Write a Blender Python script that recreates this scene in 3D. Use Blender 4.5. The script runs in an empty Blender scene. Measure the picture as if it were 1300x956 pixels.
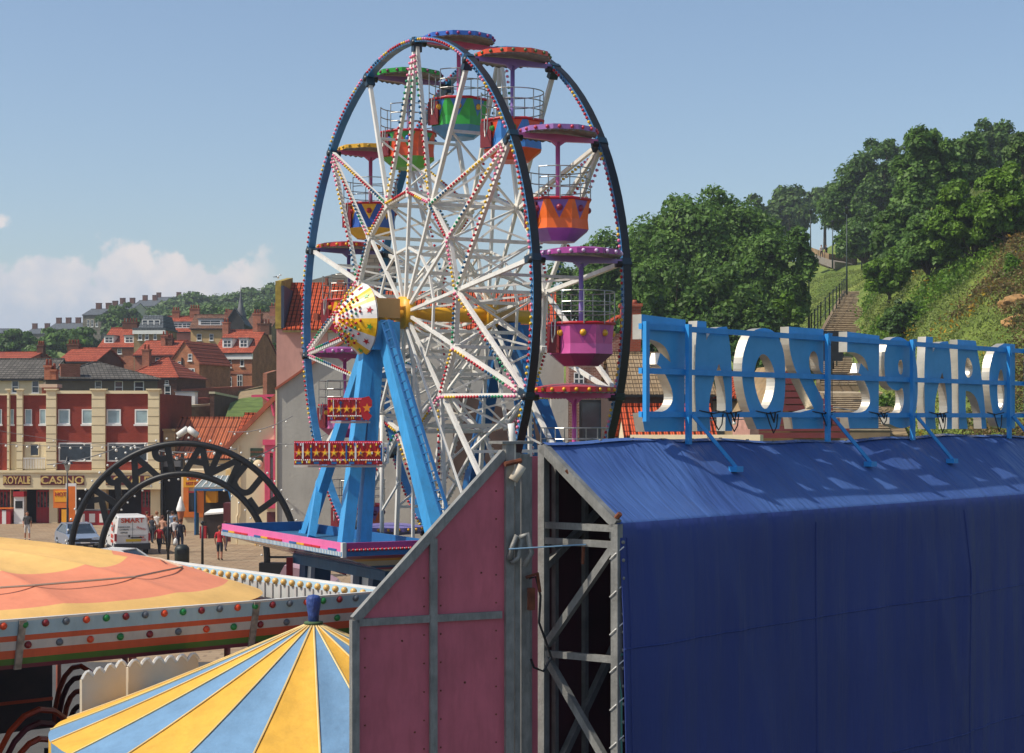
import bpy, bmesh, math, random
import numpy as np
from mathutils import Vector, Matrix
R = math.radians
HAZE = 0.0003
random.seed(7); np.random.seed(7)
F, CX, HZ, H = 2200.0, 650.0, 532.0, 7.3
col = bpy.context.scene.collection

def P(x, y, D):
    return Vector(((x-CX)*D/F, D, H+(HZ-y)*D/F))
def PX(x, D): return (x-CX)*D/F
def PZ(y, D): return H+(HZ-y)*D/F

# ------------------------------------------------------------------ materials
def srgb(c):
    if isinstance(c, str):
        c = c.lstrip('#'); c = tuple(int(c[i:i+2], 16)/255 for i in (0, 2, 4))
    return tuple(((v/12.92) if v <= 0.04045 else ((v+0.055)/1.055)**2.4) for v in c)
MATS = {}
def mat(name, c, rough=0.6, metal=0.0, var=0.12, scale=1.5, bump=0.0, bscale=30, spec=0.5, c2=None, dirt=0.0, grow=None, coords='Object', trans=0.0):
    if name in MATS: return MATS[name]
    m = bpy.data.materials.new(name); m.use_nodes = True; MATS[name] = m
    nt = m.node_tree; N = nt.nodes; L = nt.links
    b = N['Principled BSDF']; b.inputs['Roughness'].default_value = rough; b.inputs['Metallic'].default_value = metal
    b.inputs['Specular IOR Level'].default_value = spec
    base = srgb(c)
    tc = N.new('ShaderNodeTexCoord')
    nz = N.new('ShaderNodeTexNoise'); nz.inputs['Scale'].default_value = scale; nz.inputs['Detail'].default_value = 6
    L.new(tc.outputs[coords], nz.inputs['Vector'])
    cr = N.new('ShaderNodeValToRGB')
    e = cr.color_ramp.elements
    lo = srgb(c2) if c2 else tuple(v*(1-var) for v in base)
    hi = tuple(min(1, v*(1+var)) for v in base)
    e[0].position = 0.32; e[0].color = (*lo, 1); e[1].position = 0.68; e[1].color = (*hi, 1)
    L.new(nz.outputs['Fac'], cr.inputs['Fac'])
    out = cr.outputs['Color']
    if dirt > 0:
        n2 = N.new('ShaderNodeTexNoise'); n2.inputs['Scale'].default_value = scale*4; n2.inputs['Detail'].default_value = 8
        n2.inputs['Roughness'].default_value = 0.7
        mp = N.new('ShaderNodeMapping'); mp.inputs['Scale'].default_value = (1, 1, 0.25)
        L.new(tc.outputs[coords], mp.inputs['Vector']); L.new(mp.outputs['Vector'], n2.inputs['Vector'])
        r2 = N.new('ShaderNodeValToRGB'); r2.color_ramp.elements[0].position = 0.44; r2.color_ramp.elements[1].position = 0.74
        r2.color_ramp.elements[1].color = (dirt, dirt, dirt, 1); r2.color_ramp.elements[0].color = (0, 0, 0, 1)
        L.new(n2.outputs['Fac'], r2.inputs['Fac'])
        mx = N.new('ShaderNodeMix'); mx.data_type = 'RGBA'
        L.new(r2.outputs['Color'], mx.inputs['Factor']); L.new(out, mx.inputs[6])
        mx.inputs[7].default_value = (*[v*0.45+0.02 for v in base], 1)
        out = mx.outputs[2]
        rr_ = N.new('ShaderNodeMapRange'); rr_.inputs[3].default_value = max(.05, rough-.12); rr_.inputs[4].default_value = min(1, rough+.25); L.new(n2.outputs['Fac'], rr_.inputs[0]); L.new(rr_.outputs[0], b.inputs['Roughness'])
    L.new(out, b.inputs['Base Color'])
    if bump > 0:
        n3 = N.new('ShaderNodeTexNoise'); n3.inputs['Scale'].default_value = bscale; n3.inputs['Detail'].default_value = 4
        L.new(tc.outputs[coords], n3.inputs['Vector'])
        bp = N.new('ShaderNodeBump'); bp.inputs['Strength'].default_value = bump; bp.inputs['Distance'].default_value = 0.05
        L.new(n3.outputs['Fac'], bp.inputs['Height']); L.new(bp.outputs['Normal'], b.inputs['Normal'])
    if trans > 0:
        b.inputs['Transmission Weight'].default_value = 0
        t = N.new('ShaderNodeBsdfTranslucent'); L.new(out, t.inputs['Color'])
        ms = N.new('ShaderNodeMixShader'); ms.inputs[0].default_value = trans
        L.new(b.outputs[0], ms.inputs[1]); L.new(t.outputs[0], ms.inputs[2])
        L.new(ms.outputs[0], N['Material Output'].inputs['Surface'])
    return m

def brick_mat(name, c1, c2, mortar, bw=0.24, bh=0.085, vary=0.25, plane='XZ', rough=0.9):
    if name in MATS: return MATS[name]
    m = bpy.data.materials.new(name); m.use_nodes = True; MATS[name] = m
    N = m.node_tree.nodes; L = m.node_tree.links; b = N['Principled BSDF']; b.inputs['Roughness'].default_value = rough
    b.inputs['Specular IOR Level'].default_value = 0.2
    tc = N.new('ShaderNodeTexCoord'); sp = N.new('ShaderNodeSeparateXYZ'); L.new(tc.outputs['Object'], sp.inputs[0])
    ad = N.new('ShaderNodeMath'); ad.operation = 'ADD'; L.new(sp.outputs[0], ad.inputs[0])
    cb = N.new('ShaderNodeCombineXYZ')
    if plane == 'XZ':
        L.new(sp.outputs[1], ad.inputs[1]); L.new(ad.outputs[0], cb.inputs[0]); L.new(sp.outputs[2], cb.inputs[1])
    else:
        ad.inputs[1].default_value = 0; L.new(ad.outputs[0], cb.inputs[0]); L.new(sp.outputs[1], cb.inputs[1])
    br = N.new('ShaderNodeTexBrick'); br.inputs['Scale'].default_value = 1.0
    br.inputs['Brick Width'].default_value = bw; br.inputs['Row Height'].default_value = bh; br.inputs['Mortar Size'].default_value = bh*0.12
    br.inputs['Color1'].default_value = (*srgb(c1), 1); br.inputs['Color2'].default_value = (*srgb(c2), 1); br.inputs['Mortar'].default_value = (*srgb(mortar), 1)
    L.new(cb.outputs[0], br.inputs['Vector'])
    nz = N.new('ShaderNodeTexNoise'); nz.inputs['Scale'].default_value = 0.9; nz.inputs['Detail'].default_value = 7; L.new(tc.outputs['Object'], nz.inputs['Vector'])
    hv = N.new('ShaderNodeHueSaturation'); L.new(br.outputs['Color'], hv.inputs['Color'])
    mr = N.new('ShaderNodeMapRange'); mr.inputs[1].default_value = 0.3; mr.inputs[2].default_value = 0.7
    mr.inputs[3].default_value = 1-vary; mr.inputs[4].default_value = 1+vary
    L.new(nz.outputs['Fac'], mr.inputs[0]); L.new(mr.outputs[0], hv.inputs['Value']); L.new(hv.outputs[0], b.inputs['Base Color'])
    return m

def tile_mat(name, c1, c2, pitch=0.25, row=0.3, strength=0.8, vary=0.3):
    """clay roof tiles: ridged along local x, rows up the slope (object z)"""
    if name in MATS: return MATS[name]
    m = bpy.data.materials.new(name); m.use_nodes = True; MATS[name] = m
    N = m.node_tree.nodes; L = m.node_tree.links; b = N['Principled BSDF']; b.inputs['Roughness'].default_value = 0.85
    b.inputs['Specular IOR Level'].default_value = 0.2
    tc = N.new('ShaderNodeTexCoord'); sp = N.new('ShaderNodeSeparateXYZ'); L.new(tc.outputs['Object'], sp.inputs[0])
    br = N.new('ShaderNodeTexBrick'); br.offset = 0.0; br.inputs['Scale'].default_value = 1.0
    br.inputs['Brick Width'].default_value = pitch; br.inputs['Row Height'].default_value = row*0.7; br.inputs['Mortar Size'].default_value = 0.022*pitch/0.25
    br.inputs['Color1'].default_value = (*srgb(c1), 1); br.inputs['Color2'].default_value = (*srgb(c2), 1)
    br.inputs['Mortar'].default_value = (*[v*0.35 for v in srgb(c2)], 1)
    cb = N.new('ShaderNodeCombineXYZ'); ad = N.new('ShaderNodeMath'); ad.operation = 'ADD'
    L.new(sp.outputs[0], ad.inputs[0]); ad.inputs[1].default_value = 0; L.new(ad.outputs[0], cb.inputs[0]); L.new(sp.outputs[2], cb.inputs[1]); L.new(cb.outputs[0], br.inputs['Vector'])
    nz = N.new('ShaderNodeTexNoise'); nz.inputs['Scale'].default_value = 1.3; nz.inputs['Detail'].default_value = 8; nz.inputs['Roughness'].default_value = 0.7
    L.new(tc.outputs['Object'], nz.inputs['Vector'])
    hv = N.new('ShaderNodeHueSaturation'); L.new(br.outputs['Color'], hv.inputs['Color'])
    mr = N.new('ShaderNodeMapRange'); mr.inputs[1].default_value = 0.3; mr.inputs[2].default_value = 0.7; mr.inputs[3].default_value = 1-vary; mr.inputs[4].default_value = 1+vary*0.6
    L.new(nz.outputs['Fac'], mr.inputs[0]); L.new(mr.outputs[0], hv.inputs['Value']); L.new(hv.outputs[0], b.inputs['Base Color'])
    wv = N.new('ShaderNodeMath'); wv.operation = 'MULTIPLY'; wv.inputs[1].default_value = 2*math.pi/pitch; L.new(sp.outputs[0], wv.inputs[0])
    sn = N.new('ShaderNodeMath'); sn.operation = 'SINE'; L.new(wv.outputs[0], sn.inputs[0])
    bp = N.new('ShaderNodeBump'); bp.inputs['Strength'].default_value = strength; bp.inputs['Distance'].default_value = 0.06
    L.new(sn.outputs[0], bp.inputs['Height']); L.new(bp.outputs['Normal'], b.inputs['Normal'])
    return m

def two_mat(name, ca, cb_, scale, lo=0.42, hi=0.58, rough=0.9, coords='Object', bump=0.3, bscale=20, c3=None):
    if name in MATS: return MATS[name]
    m = mat(name, ca, rough=rough, scale=scale, bump=bump, bscale=bscale, coords=coords, spec=0.15)
    cr = [n for n in m.node_tree.nodes if n.type == 'VALTORGB'][0]
    cr.color_ramp.elements[0].color = (*srgb(cb_), 1); cr.color_ramp.elements[1].color = (*srgb(ca), 1)
    cr.color_ramp.elements[0].position = lo; cr.color_ramp.elements[1].position = hi
    if c3:
        e = cr.color_ramp.elements.new(min(0.98, hi+0.14)); e.color = (*srgb(c3), 1)
    return m

# ------------------------------------------------------------------ mesh builder
class MB:
    def __init__(s): s.v = []; s.f = []; s.m = []; s.sm = []
    def face(s, pts, m=0, smooth=False):
        i = len(s.v); s.v += [tuple(p) for p in pts]; s.f.append(tuple(range(i, i+len(pts)))); s.m.append(m); s.sm.append(smooth)
    def add(s, vs, fs, m=0, smooth=False):
        i = len(s.v); s.v += [tuple(p) for p in vs]
        for f in fs: s.f.append(tuple(i+k for k in f)); s.m.append(m); s.sm.append(smooth)
    def hexa(s, p, m=0):  # 8 corners: bottom 4 ccw, top 4 ccw
        s.add(p, [(0, 3, 2, 1), (4, 5, 6, 7), (0, 1, 5, 4), (1, 2, 6, 5), (2, 3, 7, 6), (3, 0, 4, 7)], m)
    def box(s, x0, x1, y0, y1, z0, z1, m=0):
        s.hexa([(x0, y0, z0), (x1, y0, z0), (x1, y1, z0), (x0, y1, z0), (x0, y0, z1), (x1, y0, z1), (x1, y1, z1), (x0, y1, z1)], m)
    def beam(s, a, b, w, h=None, m=0, up=(0, 0, 1), w2=None, h2=None):
        a = Vector(a); b = Vector(b); h = h or w; w2 = w2 or w; h2 = h2 or h
        d = (b-a)
        if d.length < 1e-6: return
        d.normalize(); up = Vector(up)
        if abs(d.dot(up)) > 0.98: up = Vector((0, 1, 0)) if abs(d.y) < 0.9 else Vector((1, 0, 0))
        r = d.cross(up).normalized(); u = r.cross(d).normalized()
        q = []
        for p, ww, hh in ((a, w, h), (b, w2, h2)):
            q += [p-r*ww/2-u*hh/2, p+r*ww/2-u*hh/2, p+r*ww/2+u*hh/2, p-r*ww/2+u*hh/2]
        s.add(q, [(3, 2, 1, 0), (4, 5, 6, 7), (0, 1, 5, 4), (1, 2, 6, 5), (2, 3, 7, 6), (3, 0, 4, 7)], m)
    def tube(s, pts, r, n=8, m=0, cap=True, r2=None):
        pts = [Vector(p) for p in pts]; k = len(pts); vs = []; prev = None
        for i, p in enumerate(pts):
            d = (pts[min(i+1, k-1)]-pts[max(i-1, 0)])
            d = d.normalized() if d.length > 1e-9 else Vector((0, 0, 1))
            if prev is None:
                a = Vector((0, 0, 1)) if abs(d.z) < 0.9 else Vector((1, 0, 0))
                u = d.cross(a).normalized()
            else:
                u = (prev-d*prev.dot(d)); u = u.normalized() if u.length > 1e-6 else d.orthogonal().normalized()
            prev = u; w = d.cross(u)
            rr = r if not isinstance(r, (list, tuple)) else r[i]
            if r2 is not None: rr = r+(r2-r)*i/(k-1)
            vs += [p+(u*math.cos(2*math.pi*j/n)+w*math.sin(2*math.pi*j/n))*rr for j in range(n)]
        fs = []
        for i in range(k-1):
            for j in range(n):
                fs.append((i*n+j, i*n+(j+1) % n, (i+1)*n+(j+1) % n, (i+1)*n+j))
        if cap: fs.append(tuple(range(n-1, -1, -1))); fs.append(tuple((k-1)*n+j for j in range(n)))
        s.add(vs, fs, m, n > 6)
    def ball(s, c, r, n=6, k=4, m=0, sz=1.0):
        c = Vector(c); vs = [c+Vector((0, 0, -r*sz))]; fs = []
        for i in range(1, k):
            t = -math.pi/2+math.pi*i/k
            vs += [c+Vector((math.cos(t)*math.cos(2*math.pi*j/n)*r, math.cos(t)*math.sin(2*math.pi*j/n)*r, math.sin(t)*r*sz)) for j in range(n)]
        vs.append(c+Vector((0, 0, r*sz)))
        for j in range(n): fs.append((0, 1+(j+1) % n, 1+j))
        for i in range(k-2):
            for j in range(n): fs.append((1+i*n+j, 1+i*n+(j+1) % n, 1+(i+1)*n+(j+1) % n, 1+(i+1)*n+j))
        e = len(vs)-1; o = 1+(k-2)*n
        for j in range(n): fs.append((e, o+j, o+(j+1) % n))
        s.add(vs, fs, m, True)
    def lathe(s, prof, n=16, m=0, c=(0, 0, 0), smooth=True, ms=None, a0=0.0):
        vs = []; fs = []
        for r, z in prof:
            vs += [(c[0]+r*math.cos(a0+2*math.pi*j/n), c[1]+r*math.sin(a0+2*math.pi*j/n), c[2]+z) for j in range(n)]
        for i in range(len(prof)-1):
            ff = [(i*n+j, i*n+(j+1) % n, (i+1)*n+(j+1) % n, (i+1)*n+j) for j in range(n)]
            s.add(vs[:], [], 0) if False else None
            fs.append(ff)
        i0 = len(s.v); s.v += vs
        for i, ff in enumerate(fs):
            for f in ff: s.f.append(tuple(i0+k for k in f)); s.m.append(ms[i] if ms else m); s.sm.append(smooth)
    def prism(s, poly, vec, m=0):  # poly: list of 3d points, extruded by vec
        v = Vector(vec); n = len(poly); a = [Vector(p) for p in poly]; b = [p+v for p in a]
        s.add(a+b, [tuple(range(n-1, -1, -1)), tuple(range(n, 2*n))]+[(i, (i+1) % n, n+(i+1) % n, n+i) for i in range(n)], m)
    def build(s, name, mats, parent=None, loc=None, weld=False):
        me = bpy.data.meshes.new(name); me.from_pydata(s.v, [], s.f)
        if not isinstance(mats, (list, tuple)): mats = [mats]
        for x in mats: me.materials.append(x)
        me.polygons.foreach_set('material_index', s.m); me.polygons.foreach_set('use_smooth', s.sm)
        me.update()
        bm = bmesh.new(); bm.from_mesh(me)
        if weld: bmesh.ops.remove_doubles(bm, verts=bm.verts, dist=1e-4)
        bmesh.ops.recalc_face_normals(bm, faces=bm.faces); bm.to_mesh(me); bm.free()
        o = bpy.data.objects.new(name, me); col.objects.link(o)
        if parent: o.parent = parent
        if loc is not None: o.location = loc
        return o

def obj_from_mesh(name, me, parent=None, loc=None):
    o = bpy.data.objects.new(name, me); col.objects.link(o)
    if parent: o.parent = parent
    if loc is not None: o.location = loc
    return o
def tag(o, label, cat, group=None, kind=None):
    if label: o['label'] = label
    if cat: o['category'] = cat
    if group: o['group'] = group
    if kind: o['kind'] = kind
    return o
def thing(name, label, cat, loc=(0, 0, 0), rz=0.0, group=None):
    o = bpy.data.objects.new(name, None); col.objects.link(o); o.location = loc; o.rotation_euler = (0, 0, rz)
    o.empty_display_size = 0.3
    return tag(o, label, cat, group)
def kids(o): return [c for c in ALLCH.get(o, [])]
def copy_tree(o, parent=None):
    c = o.copy(); col.objects.link(c)
    if parent: c.parent = parent
    for ch in list(o.children): copy_tree(ch, c)
    return c

DG = None
def eval_mesh(ob):
    bpy.context.view_layer.update()
    dg = bpy.context.evaluated_depsgraph_get()
    me = bpy.data.meshes.new_from_object(ob.evaluated_get(dg))
    return me
def text_obj(txt, size, depth, m, parent, loc, rot=(R(90), 0, 0), name='lettering', mirror=False, align='CENTER', sx=1.0, bold=0.0):
    cu = bpy.data.curves.new('t', 'FONT'); cu.body = txt; cu.size = size; cu.extrude = depth/2; cu.align_x = align; cu.align_y = 'CENTER'; cu.offset = bold
    ob = bpy.data.objects.new('t', cu); col.objects.link(ob)
    me = eval_mesh(ob); bpy.data.objects.remove(ob); bpy.data.curves.remove(cu)
    s = (-sx if mirror else sx)
    me.transform(Matrix.Diagonal((s, 1, 1, 1)))
    if mirror: me.flip_normals()
    me.materials.clear(); me.materials.append(m); me.name = name
    o = obj_from_mesh(name, me, parent, loc); o.rotation_euler = rot
    return o
def curve_shape(outer, holes, depth):
    cu = bpy.data.curves.new('c', 'CURVE'); cu.dimensions = '2D'; cu.fill_mode = 'BOTH'; cu.extrude = depth/2
    for pl in [outer]+holes:
        sp = cu.splines.new('POLY'); sp.points.add(len(pl)-1); sp.use_cyclic_u = True
        for i, (x, y) in enumerate(pl): sp.points[i].co = (x, y, 0, 1)
    ob = bpy.data.objects.new('c', cu); col.objects.link(ob)
    me = eval_mesh(ob); bpy.data.objects.remove(ob); bpy.data.curves.remove(cu)
    return me
def smooth_poly(pts, it=2):
    """Chaikin, keeping corners marked by a third truthy value"""
    for _ in range(it):
        out = []; n = len(pts)
        for i in range(n):
            a = pts[i]; b = pts[(i+1) % n]; c = len(a) > 2 and a[2]; d = len(b) > 2 and b[2]
            if c: out.append(a)
            else: out.append((a[0]*.75+b[0]*.25, a[1]*.75+b[1]*.25))
            if not d: out.append((a[0]*.25+b[0]*.75, a[1]*.25+b[1]*.75))
        pts = out
    return [(p[0], p[1]) for p in pts]

# common materials
white = mat('white_paint', '#dedad0', 0.35, var=0.07, dirt=0.4)
whitewin = mat('white_window_paint', '#e2e0da', 0.5, var=0.05)
glass = mat('window_glass', '#27313a', 0.12, var=0.35, scale=2.0, spec=0.8)
glass_pale = mat('blinds_behind_glass', '#8fa5a8', 0.25, var=0.25, scale=1.2, spec=0.8)
steel = mat('galvanised_steel', '#8b8a84', 0.55, 0.35, var=0.2, scale=5, dirt=0.6, bump=0.15)
blackm = mat('black_paint', '#141517', 0.4, var=0.2)
rust = mat('rust', '#6b3a22', 0.9, var=0.4, scale=8)

# ================================================================== FERRIS WHEEL
PH = R(61.715); WC, WS = math.cos(PH), math.sin(PH)
NV = Vector((WS, WC, 0)); UV = Vector((WC, -WS, 0))      # axle direction, in-plane direction
HUB = Vector((-0.0613*45.14, 45.14, 0)); HUBZ = H+0.06131*45.14
RZW = math.atan2(WC, WS); AX = 2.395; RW = 7.0; D0 = -18.51; ST = 360/14
bulbc = {'r': mat('red_bulb_cap', '#c01828', 0.3, var=0.05), 'y': mat('yellow_bulb_cap', '#e6b820', 0.3, var=0.05),
         'p': mat('pink_bulb_cap', '#e87896', 0.3, var=0.05), 'b': mat('blue_bulb_cap', '#15587f', 0.3, var=0.05),
         'g': mat('green_bulb_cap', '#128a5a', 0.3, var=0.05)}
BK = 'rypbg'; BM = [bulbc[k] for k in BK]+[white]
rimblue = mat('dark_blue_rim_paint', '#2f72a4', 0.3, 0.0, var=0.18, scale=3, spec=0.7)
legblue = mat('light_blue_leg_paint', '#3d97cf', 0.4, var=0.1, dirt=0.45, scale=2)
deepblue = mat('deep_blue_paint', '#1d5f96', 0.45, var=0.15, dirt=0.2)
yellowp = mat('yellow_paint', '#e0a31c', 0.4, var=0.1, dirt=0.2)
tanp = mat('tan_box_paint', '#bd935a', 0.6, var=0.06, dirt=0.15)
redp = mat('red_paint', '#b3141f', 0.4, var=0.12)
darkred = mat('dark_red_paint', '#6c1119', 0.5, var=0.15)
wheel = thing('ferris_wheel', 'tall fairground wheel with white spokes, blue rims and rows of coloured bulbs', 'ferris wheel', (HUB.x, HUB.y, 0), RZW)
def W(o, r, deg):
    t = R(deg); return Vector((o, -r*math.cos(t), HUBZ+r*math.sin(t)))
ND = [D0+ST*k for k in range(14)]
LIT = [4, 6, 8, 10, 12, 0, 2]
BULBS = []
def string_part(pts, seq, r=0.042, spacing=0.16, solo=False):
    pl = [Vector(p) for p in pts]
    segs = [(pl[i], pl[i+1], (pl[i+1]-pl[i]).length) for i in range(len(pl)-1)]; L = sum(s[2] for s in segs)
    n = max(2, int(L/spacing))
    for i in range(n):
        d = L*(i+0.5)/n; a = 0
        for p, q, l in segs:
            if d <= a+l or (p, q, l) == segs[-1]:
                c = p.lerp(q, min(1, (d-a)/l)); break
            a += l
        k = seq[min(len(seq)-1, int(len(seq)*i/n))]
        BULBS.append((c, r, BK.index(k), solo))
for side, o in ((0, 0.0), (1, AX)):
    sg = -1 if side == 0 else 1
    # rim: box section arcs
    mb = MB()
    n = 14*6; ri, ro, hw = RW-0.06, RW+0.06, 0.105
    for i in range(n):
        a = ND[0]+360*i/n; b = ND[0]+360*(i+1)/n
        q = []
        for (oo, rr) in ((o-hw, ri), (o+hw, ri), (o+hw, ro), (o-hw, ro)): q.append((oo, rr))
        A = [W(x, r, a) for x, r in q]; B = [W(x, r, b) for x, r in q]
        for j in range(4): mb.face([A[j], A[(j+1) % 4], B[(j+1) % 4], B[j]], 1 if j == 2 else 0)
    mb.build('rim', [rimblue, mat('rim_running_surface', '#1a1c1f', .5, var=.2)], wheel, weld=True)
    # couplings where gondolas hang
    for k in range(14):
        mb = MB(); c = W(o, RW-0.02, ND[k]); mb.beam(W(o, RW-0.3, ND[k]), W(o, RW+0.075, ND[k]), 0.16, 0.235, 0, up=(1, 0, 0))
        mb.tube([c+Vector((-0.15*sg*-1, 0, -.05)), c+Vector((0.24*sg*-1, 0, -.05))], 0.085, 8, 1)
        mb.build('rim_coupling', [mat('coupling_dark_blue', '#17303f', .4, var=.2), blackm], wheel)
    # main spokes hub -> inner node, inner -> rim
    RI = 3.12
    mb = MB(); oo = o+sg*0.02
    for k in range(14):
        mb.beam(W(oo, 0.3, ND[k]), W(oo, RI, ND[k]), 0.078, 0.078, 0, up=(1, 0, 0))
        if k not in LIT: mb.beam(W(oo, RI, ND[k]), W(o, RW-0.15, ND[k]), 0.1, 0.1, 0, up=(1, 0, 0))
        mb.beam(W(oo, RI, ND[k]), W(oo, RI, ND[k]+ST), 0.1, 0.1, 0, up=(1, 0, 0))
        mb.beam(W(oo, RI-0.12, ND[k]), W(oo, RI+0.12, ND[k]), 0.17, 0.17, 0, up=(1, 0, 0))
    for k in LIT:
        for dk in (-1, 0, 1):
            off = sg*(0.03 if dk else 0.05)
            mb.beam(W(oo+off, RI, ND[k]+dk*ST), W(o+off*0.5, RW-0.18, ND[k]+dk*0.5), 0.09, 0.09, 0, up=(1, 0, 0))
    mb.build('spoke_frame', white, wheel)
    # bulb strings on the star arms and inner ring
    ob = o+sg*0.13
    for k in LIT:
        for dk in (-1, 0, 1):
            a = W(ob, RW-0.35, ND[k]+dk*0.8); b = W(ob, RI, ND[k]+dk*ST)
            d = (b-a).normalized(); pr = d.cross(Vector((1, 0, 0))).normalized()*0.05
            string_part([a+pr, b+pr], ('pppyyyrrrrbbgg' if dk else 'ppyyrrrrbbggpp') if k % 4 else 'ppggbbrrrryyp', 0.04, 0.15)
    for k in range(14):
        string_part([W(ob, RI, ND[k]+1), W(ob, RI, ND[k]+ST-1)], random.choice(['rrryy', 'yyppp', 'ggbbrr', 'rrrrbb', 'bbgrr', 'pyyrr']), 0.04, 0.11)
    # strings round the rim (outer face)
    for k in range(14):
        a0 = ND[k]+1.2; a1 = ND[k]+ST-1.2
        pts = [W(o-0.135, RW-0.0, a0+(a1-a0)*i/5) for i in range(6)]
        string_part(pts, 'pppyyyrrrrrrrrrrrrrpppyyybb' if k % 2 else 'ppyyrrrrrrryyppbbbrrrr', 0.04, 0.14, solo=(side == 0 and k in (4, 5, 6, 7)))
BULBS.sort(key=lambda q: not q[3]); UB = {}
for c, r, m, s_ in BULBS[:100]:
    if m not in UB:
        mb = MB(); mb.ball((0, 0, 0), r, 6, 4, 0); mb.ball((0.03, 0, 0), r*.9, 4, 3, 1); o = mb.build('bulb', [BM[m], white], wheel); UB[m] = o.data
    else: o = obj_from_mesh('bulb', UB[m], wheel)
    o.location = c
mb = MB()
for c, r, m, s_ in BULBS[100:]: mb.ball(c, r, 6, 4, m); mb.ball(c+Vector((0.03, 0, 0)), r*0.9, 4, 3, 5)
tag(mb.build('bulbs', BM, wheel), None, None, kind='stuff')
# cross members between both sides
mb = MB()
for k in range(14):
    for rr in (RI, 1.7):
        mb.beam(W(0, rr, ND[k]), W(AX, rr, ND[k]), 0.085, 0.085, 0)
    mb.beam(W(0, RI, ND[k]), W(AX, RI, ND[k]+ST), 0.048, 0.048, 0)
    mb.beam(W(AX, RI, ND[k]), W(0, RI, ND[k]+ST), 0.048, 0.048, 0)
    mb.beam(W(0, RI, ND[k]), W(AX, 0.5, ND[k]), 0.05, 0.05, 0)
    mb.beam(W(AX, RI, ND[k]), W(0, 0.5, ND[k]), 0.05, 0.05, 0)
    if k % 2: mb.beam(W(0, RI, ND[k]), W(AX, RW-1.9, ND[k]), 0.05, 0.05, 0); mb.beam(W(AX, RI, ND[k]), W(0, RW-1.9, ND[k]), 0.05, 0.05, 0)
    if k % 2: mb.beam(W(0, RW-1.9, ND[k]), W(AX, RW-1.9, ND[k]), 0.07, 0.07, 0)
    mb.beam(W(0, 1.7, ND[k]), W(0, 1.7, ND[k]+ST), 0.06, 0.06, 0, up=(1, 0, 0))
    mb.beam(W(AX, 1.7, ND[k]), W(AX, 1.7, ND[k]+ST), 0.06, 0.06, 0, up=(1, 0, 0))
mb.build('cross_bracing', white, wheel)
# axle, bearing boxes
mb = MB(); mb.tube([(-1.5, 0, HUBZ-0.02), (AX+1.6, 0, HUBZ-0.02)], 0.19, 16); mb.tube([(-0.15, 0, HUBZ), (0.12, 0, HUBZ)], 0.42, 20); mb.tube([(AX-0.12, 0, HUBZ), (AX+0.15, 0, HUBZ)], 0.42, 20)
mb.build('axle', yellowp, wheel)
for o in (-0.62, AX+0.42):
    mb = MB(); mb.box(o-0.32, o+0.32, -0.3, 0.3, HUBZ-0.16, HUBZ+0.34); mb.build('bearing_box', tanp, wheel)
# drive plate, yellow bracket
mb = MB(); mb.beam((-0.85, 0.05, HUBZ+0.1), (-0.6, -0.3, HUBZ-0.5), 0.22, 0.3); mb.beam((-1.15, 0, HUBZ), (-0.9, 0, HUBZ), 0.3, 0.45)
mb.build('bracket', yellowp, wheel)
# cone hub cover: eight painted segments
cw = mat('cone_white_paint', '#e6e2dc', 0.35, var=0.04); cy = mat('cone_yellow_paint', '#f0b912', 0.35, var=0.05)
mb = MB(); cc = Vector((-1.22, 0, HUBZ-0.22)); ap = cc+Vector((-0.72, 0, 0)); rb = 0.93; n = 48
def conep(t, s):  # s 0 apex..1 base, slightly bulged
    r = rb*(0.1+0.9*s)*1.0; x = ap.x+(cc.x-ap.x)*(s**1.5)
    return Vector((x, -r*math.cos(t), cc.z+r*math.sin(t)))
for i in range(n):
    for j in range(6):
        t0, t1 = 2*math.pi*i/n, 2*math.pi*(i+1)/n; s0, s1 = j/6, (j+1)/6
        mb.face([conep(t0, s0), conep(t1, s0), conep(t1, s1), conep(t0, s1)], (i//4) % 2)
mb.face([conep(2*math.pi*i/n, 0) for i in range(n)], 0)
mb.face([conep(2*math.pi*i/n, 1)+Vector((0.03, 0, 0)) for i in range(n)], 0)
cone = mb.build('hub_cone', [cw, cy], wheel, weld=True)
mb = MB()
for ring, (s, cols) in enumerate(((0.12, 'rp'), (0.24, 'ry'), (0.36, 'rpg'), (0.48, 'ybr'), (0.58, 'bgr'), (0.68, 'gry'))):
    nn = 10+ring*5
    for i in range(nn):
        t = 2*math.pi*(i+0.5*(ring % 2))/nn
        if ring > 3 and (i % 3 == 0): continue
        mb.ball(conep(t, s)+Vector((-0.03, 0, 0)), 0.038, 6, 4, BK.index(cols[i % len(cols)]))
mb.build('cone_bulbs', BM, cone)
grn = mat('green_star_paint', '#3f9a3c', 0.4, var=0.05)
mb = MB()
for i in range(12):
    t = 2*math.pi*(i+0.5)/12; c = conep(t, 0.86); e1 = (conep(t+0.01, 0.86)-c).normalized(); e2 = (conep(t, 0.95)-conep(t, 0.75)).normalized(); nrm = e1.cross(e2).normalized()
    if nrm.x > 0: nrm = -nrm
    pts = []
    for q in range(10):
        rr = 0.1 if q % 2 == 0 else 0.042; a = math.pi/2+q*math.pi/5
        pts.append(c+e1*rr*math.cos(a)+e2*rr*math.sin(a)+nrm*0.008)
    mb.prism(pts, nrm*0.004, i % 2)
mb.build('painted_stars', [redp, grn], cone)
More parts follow.
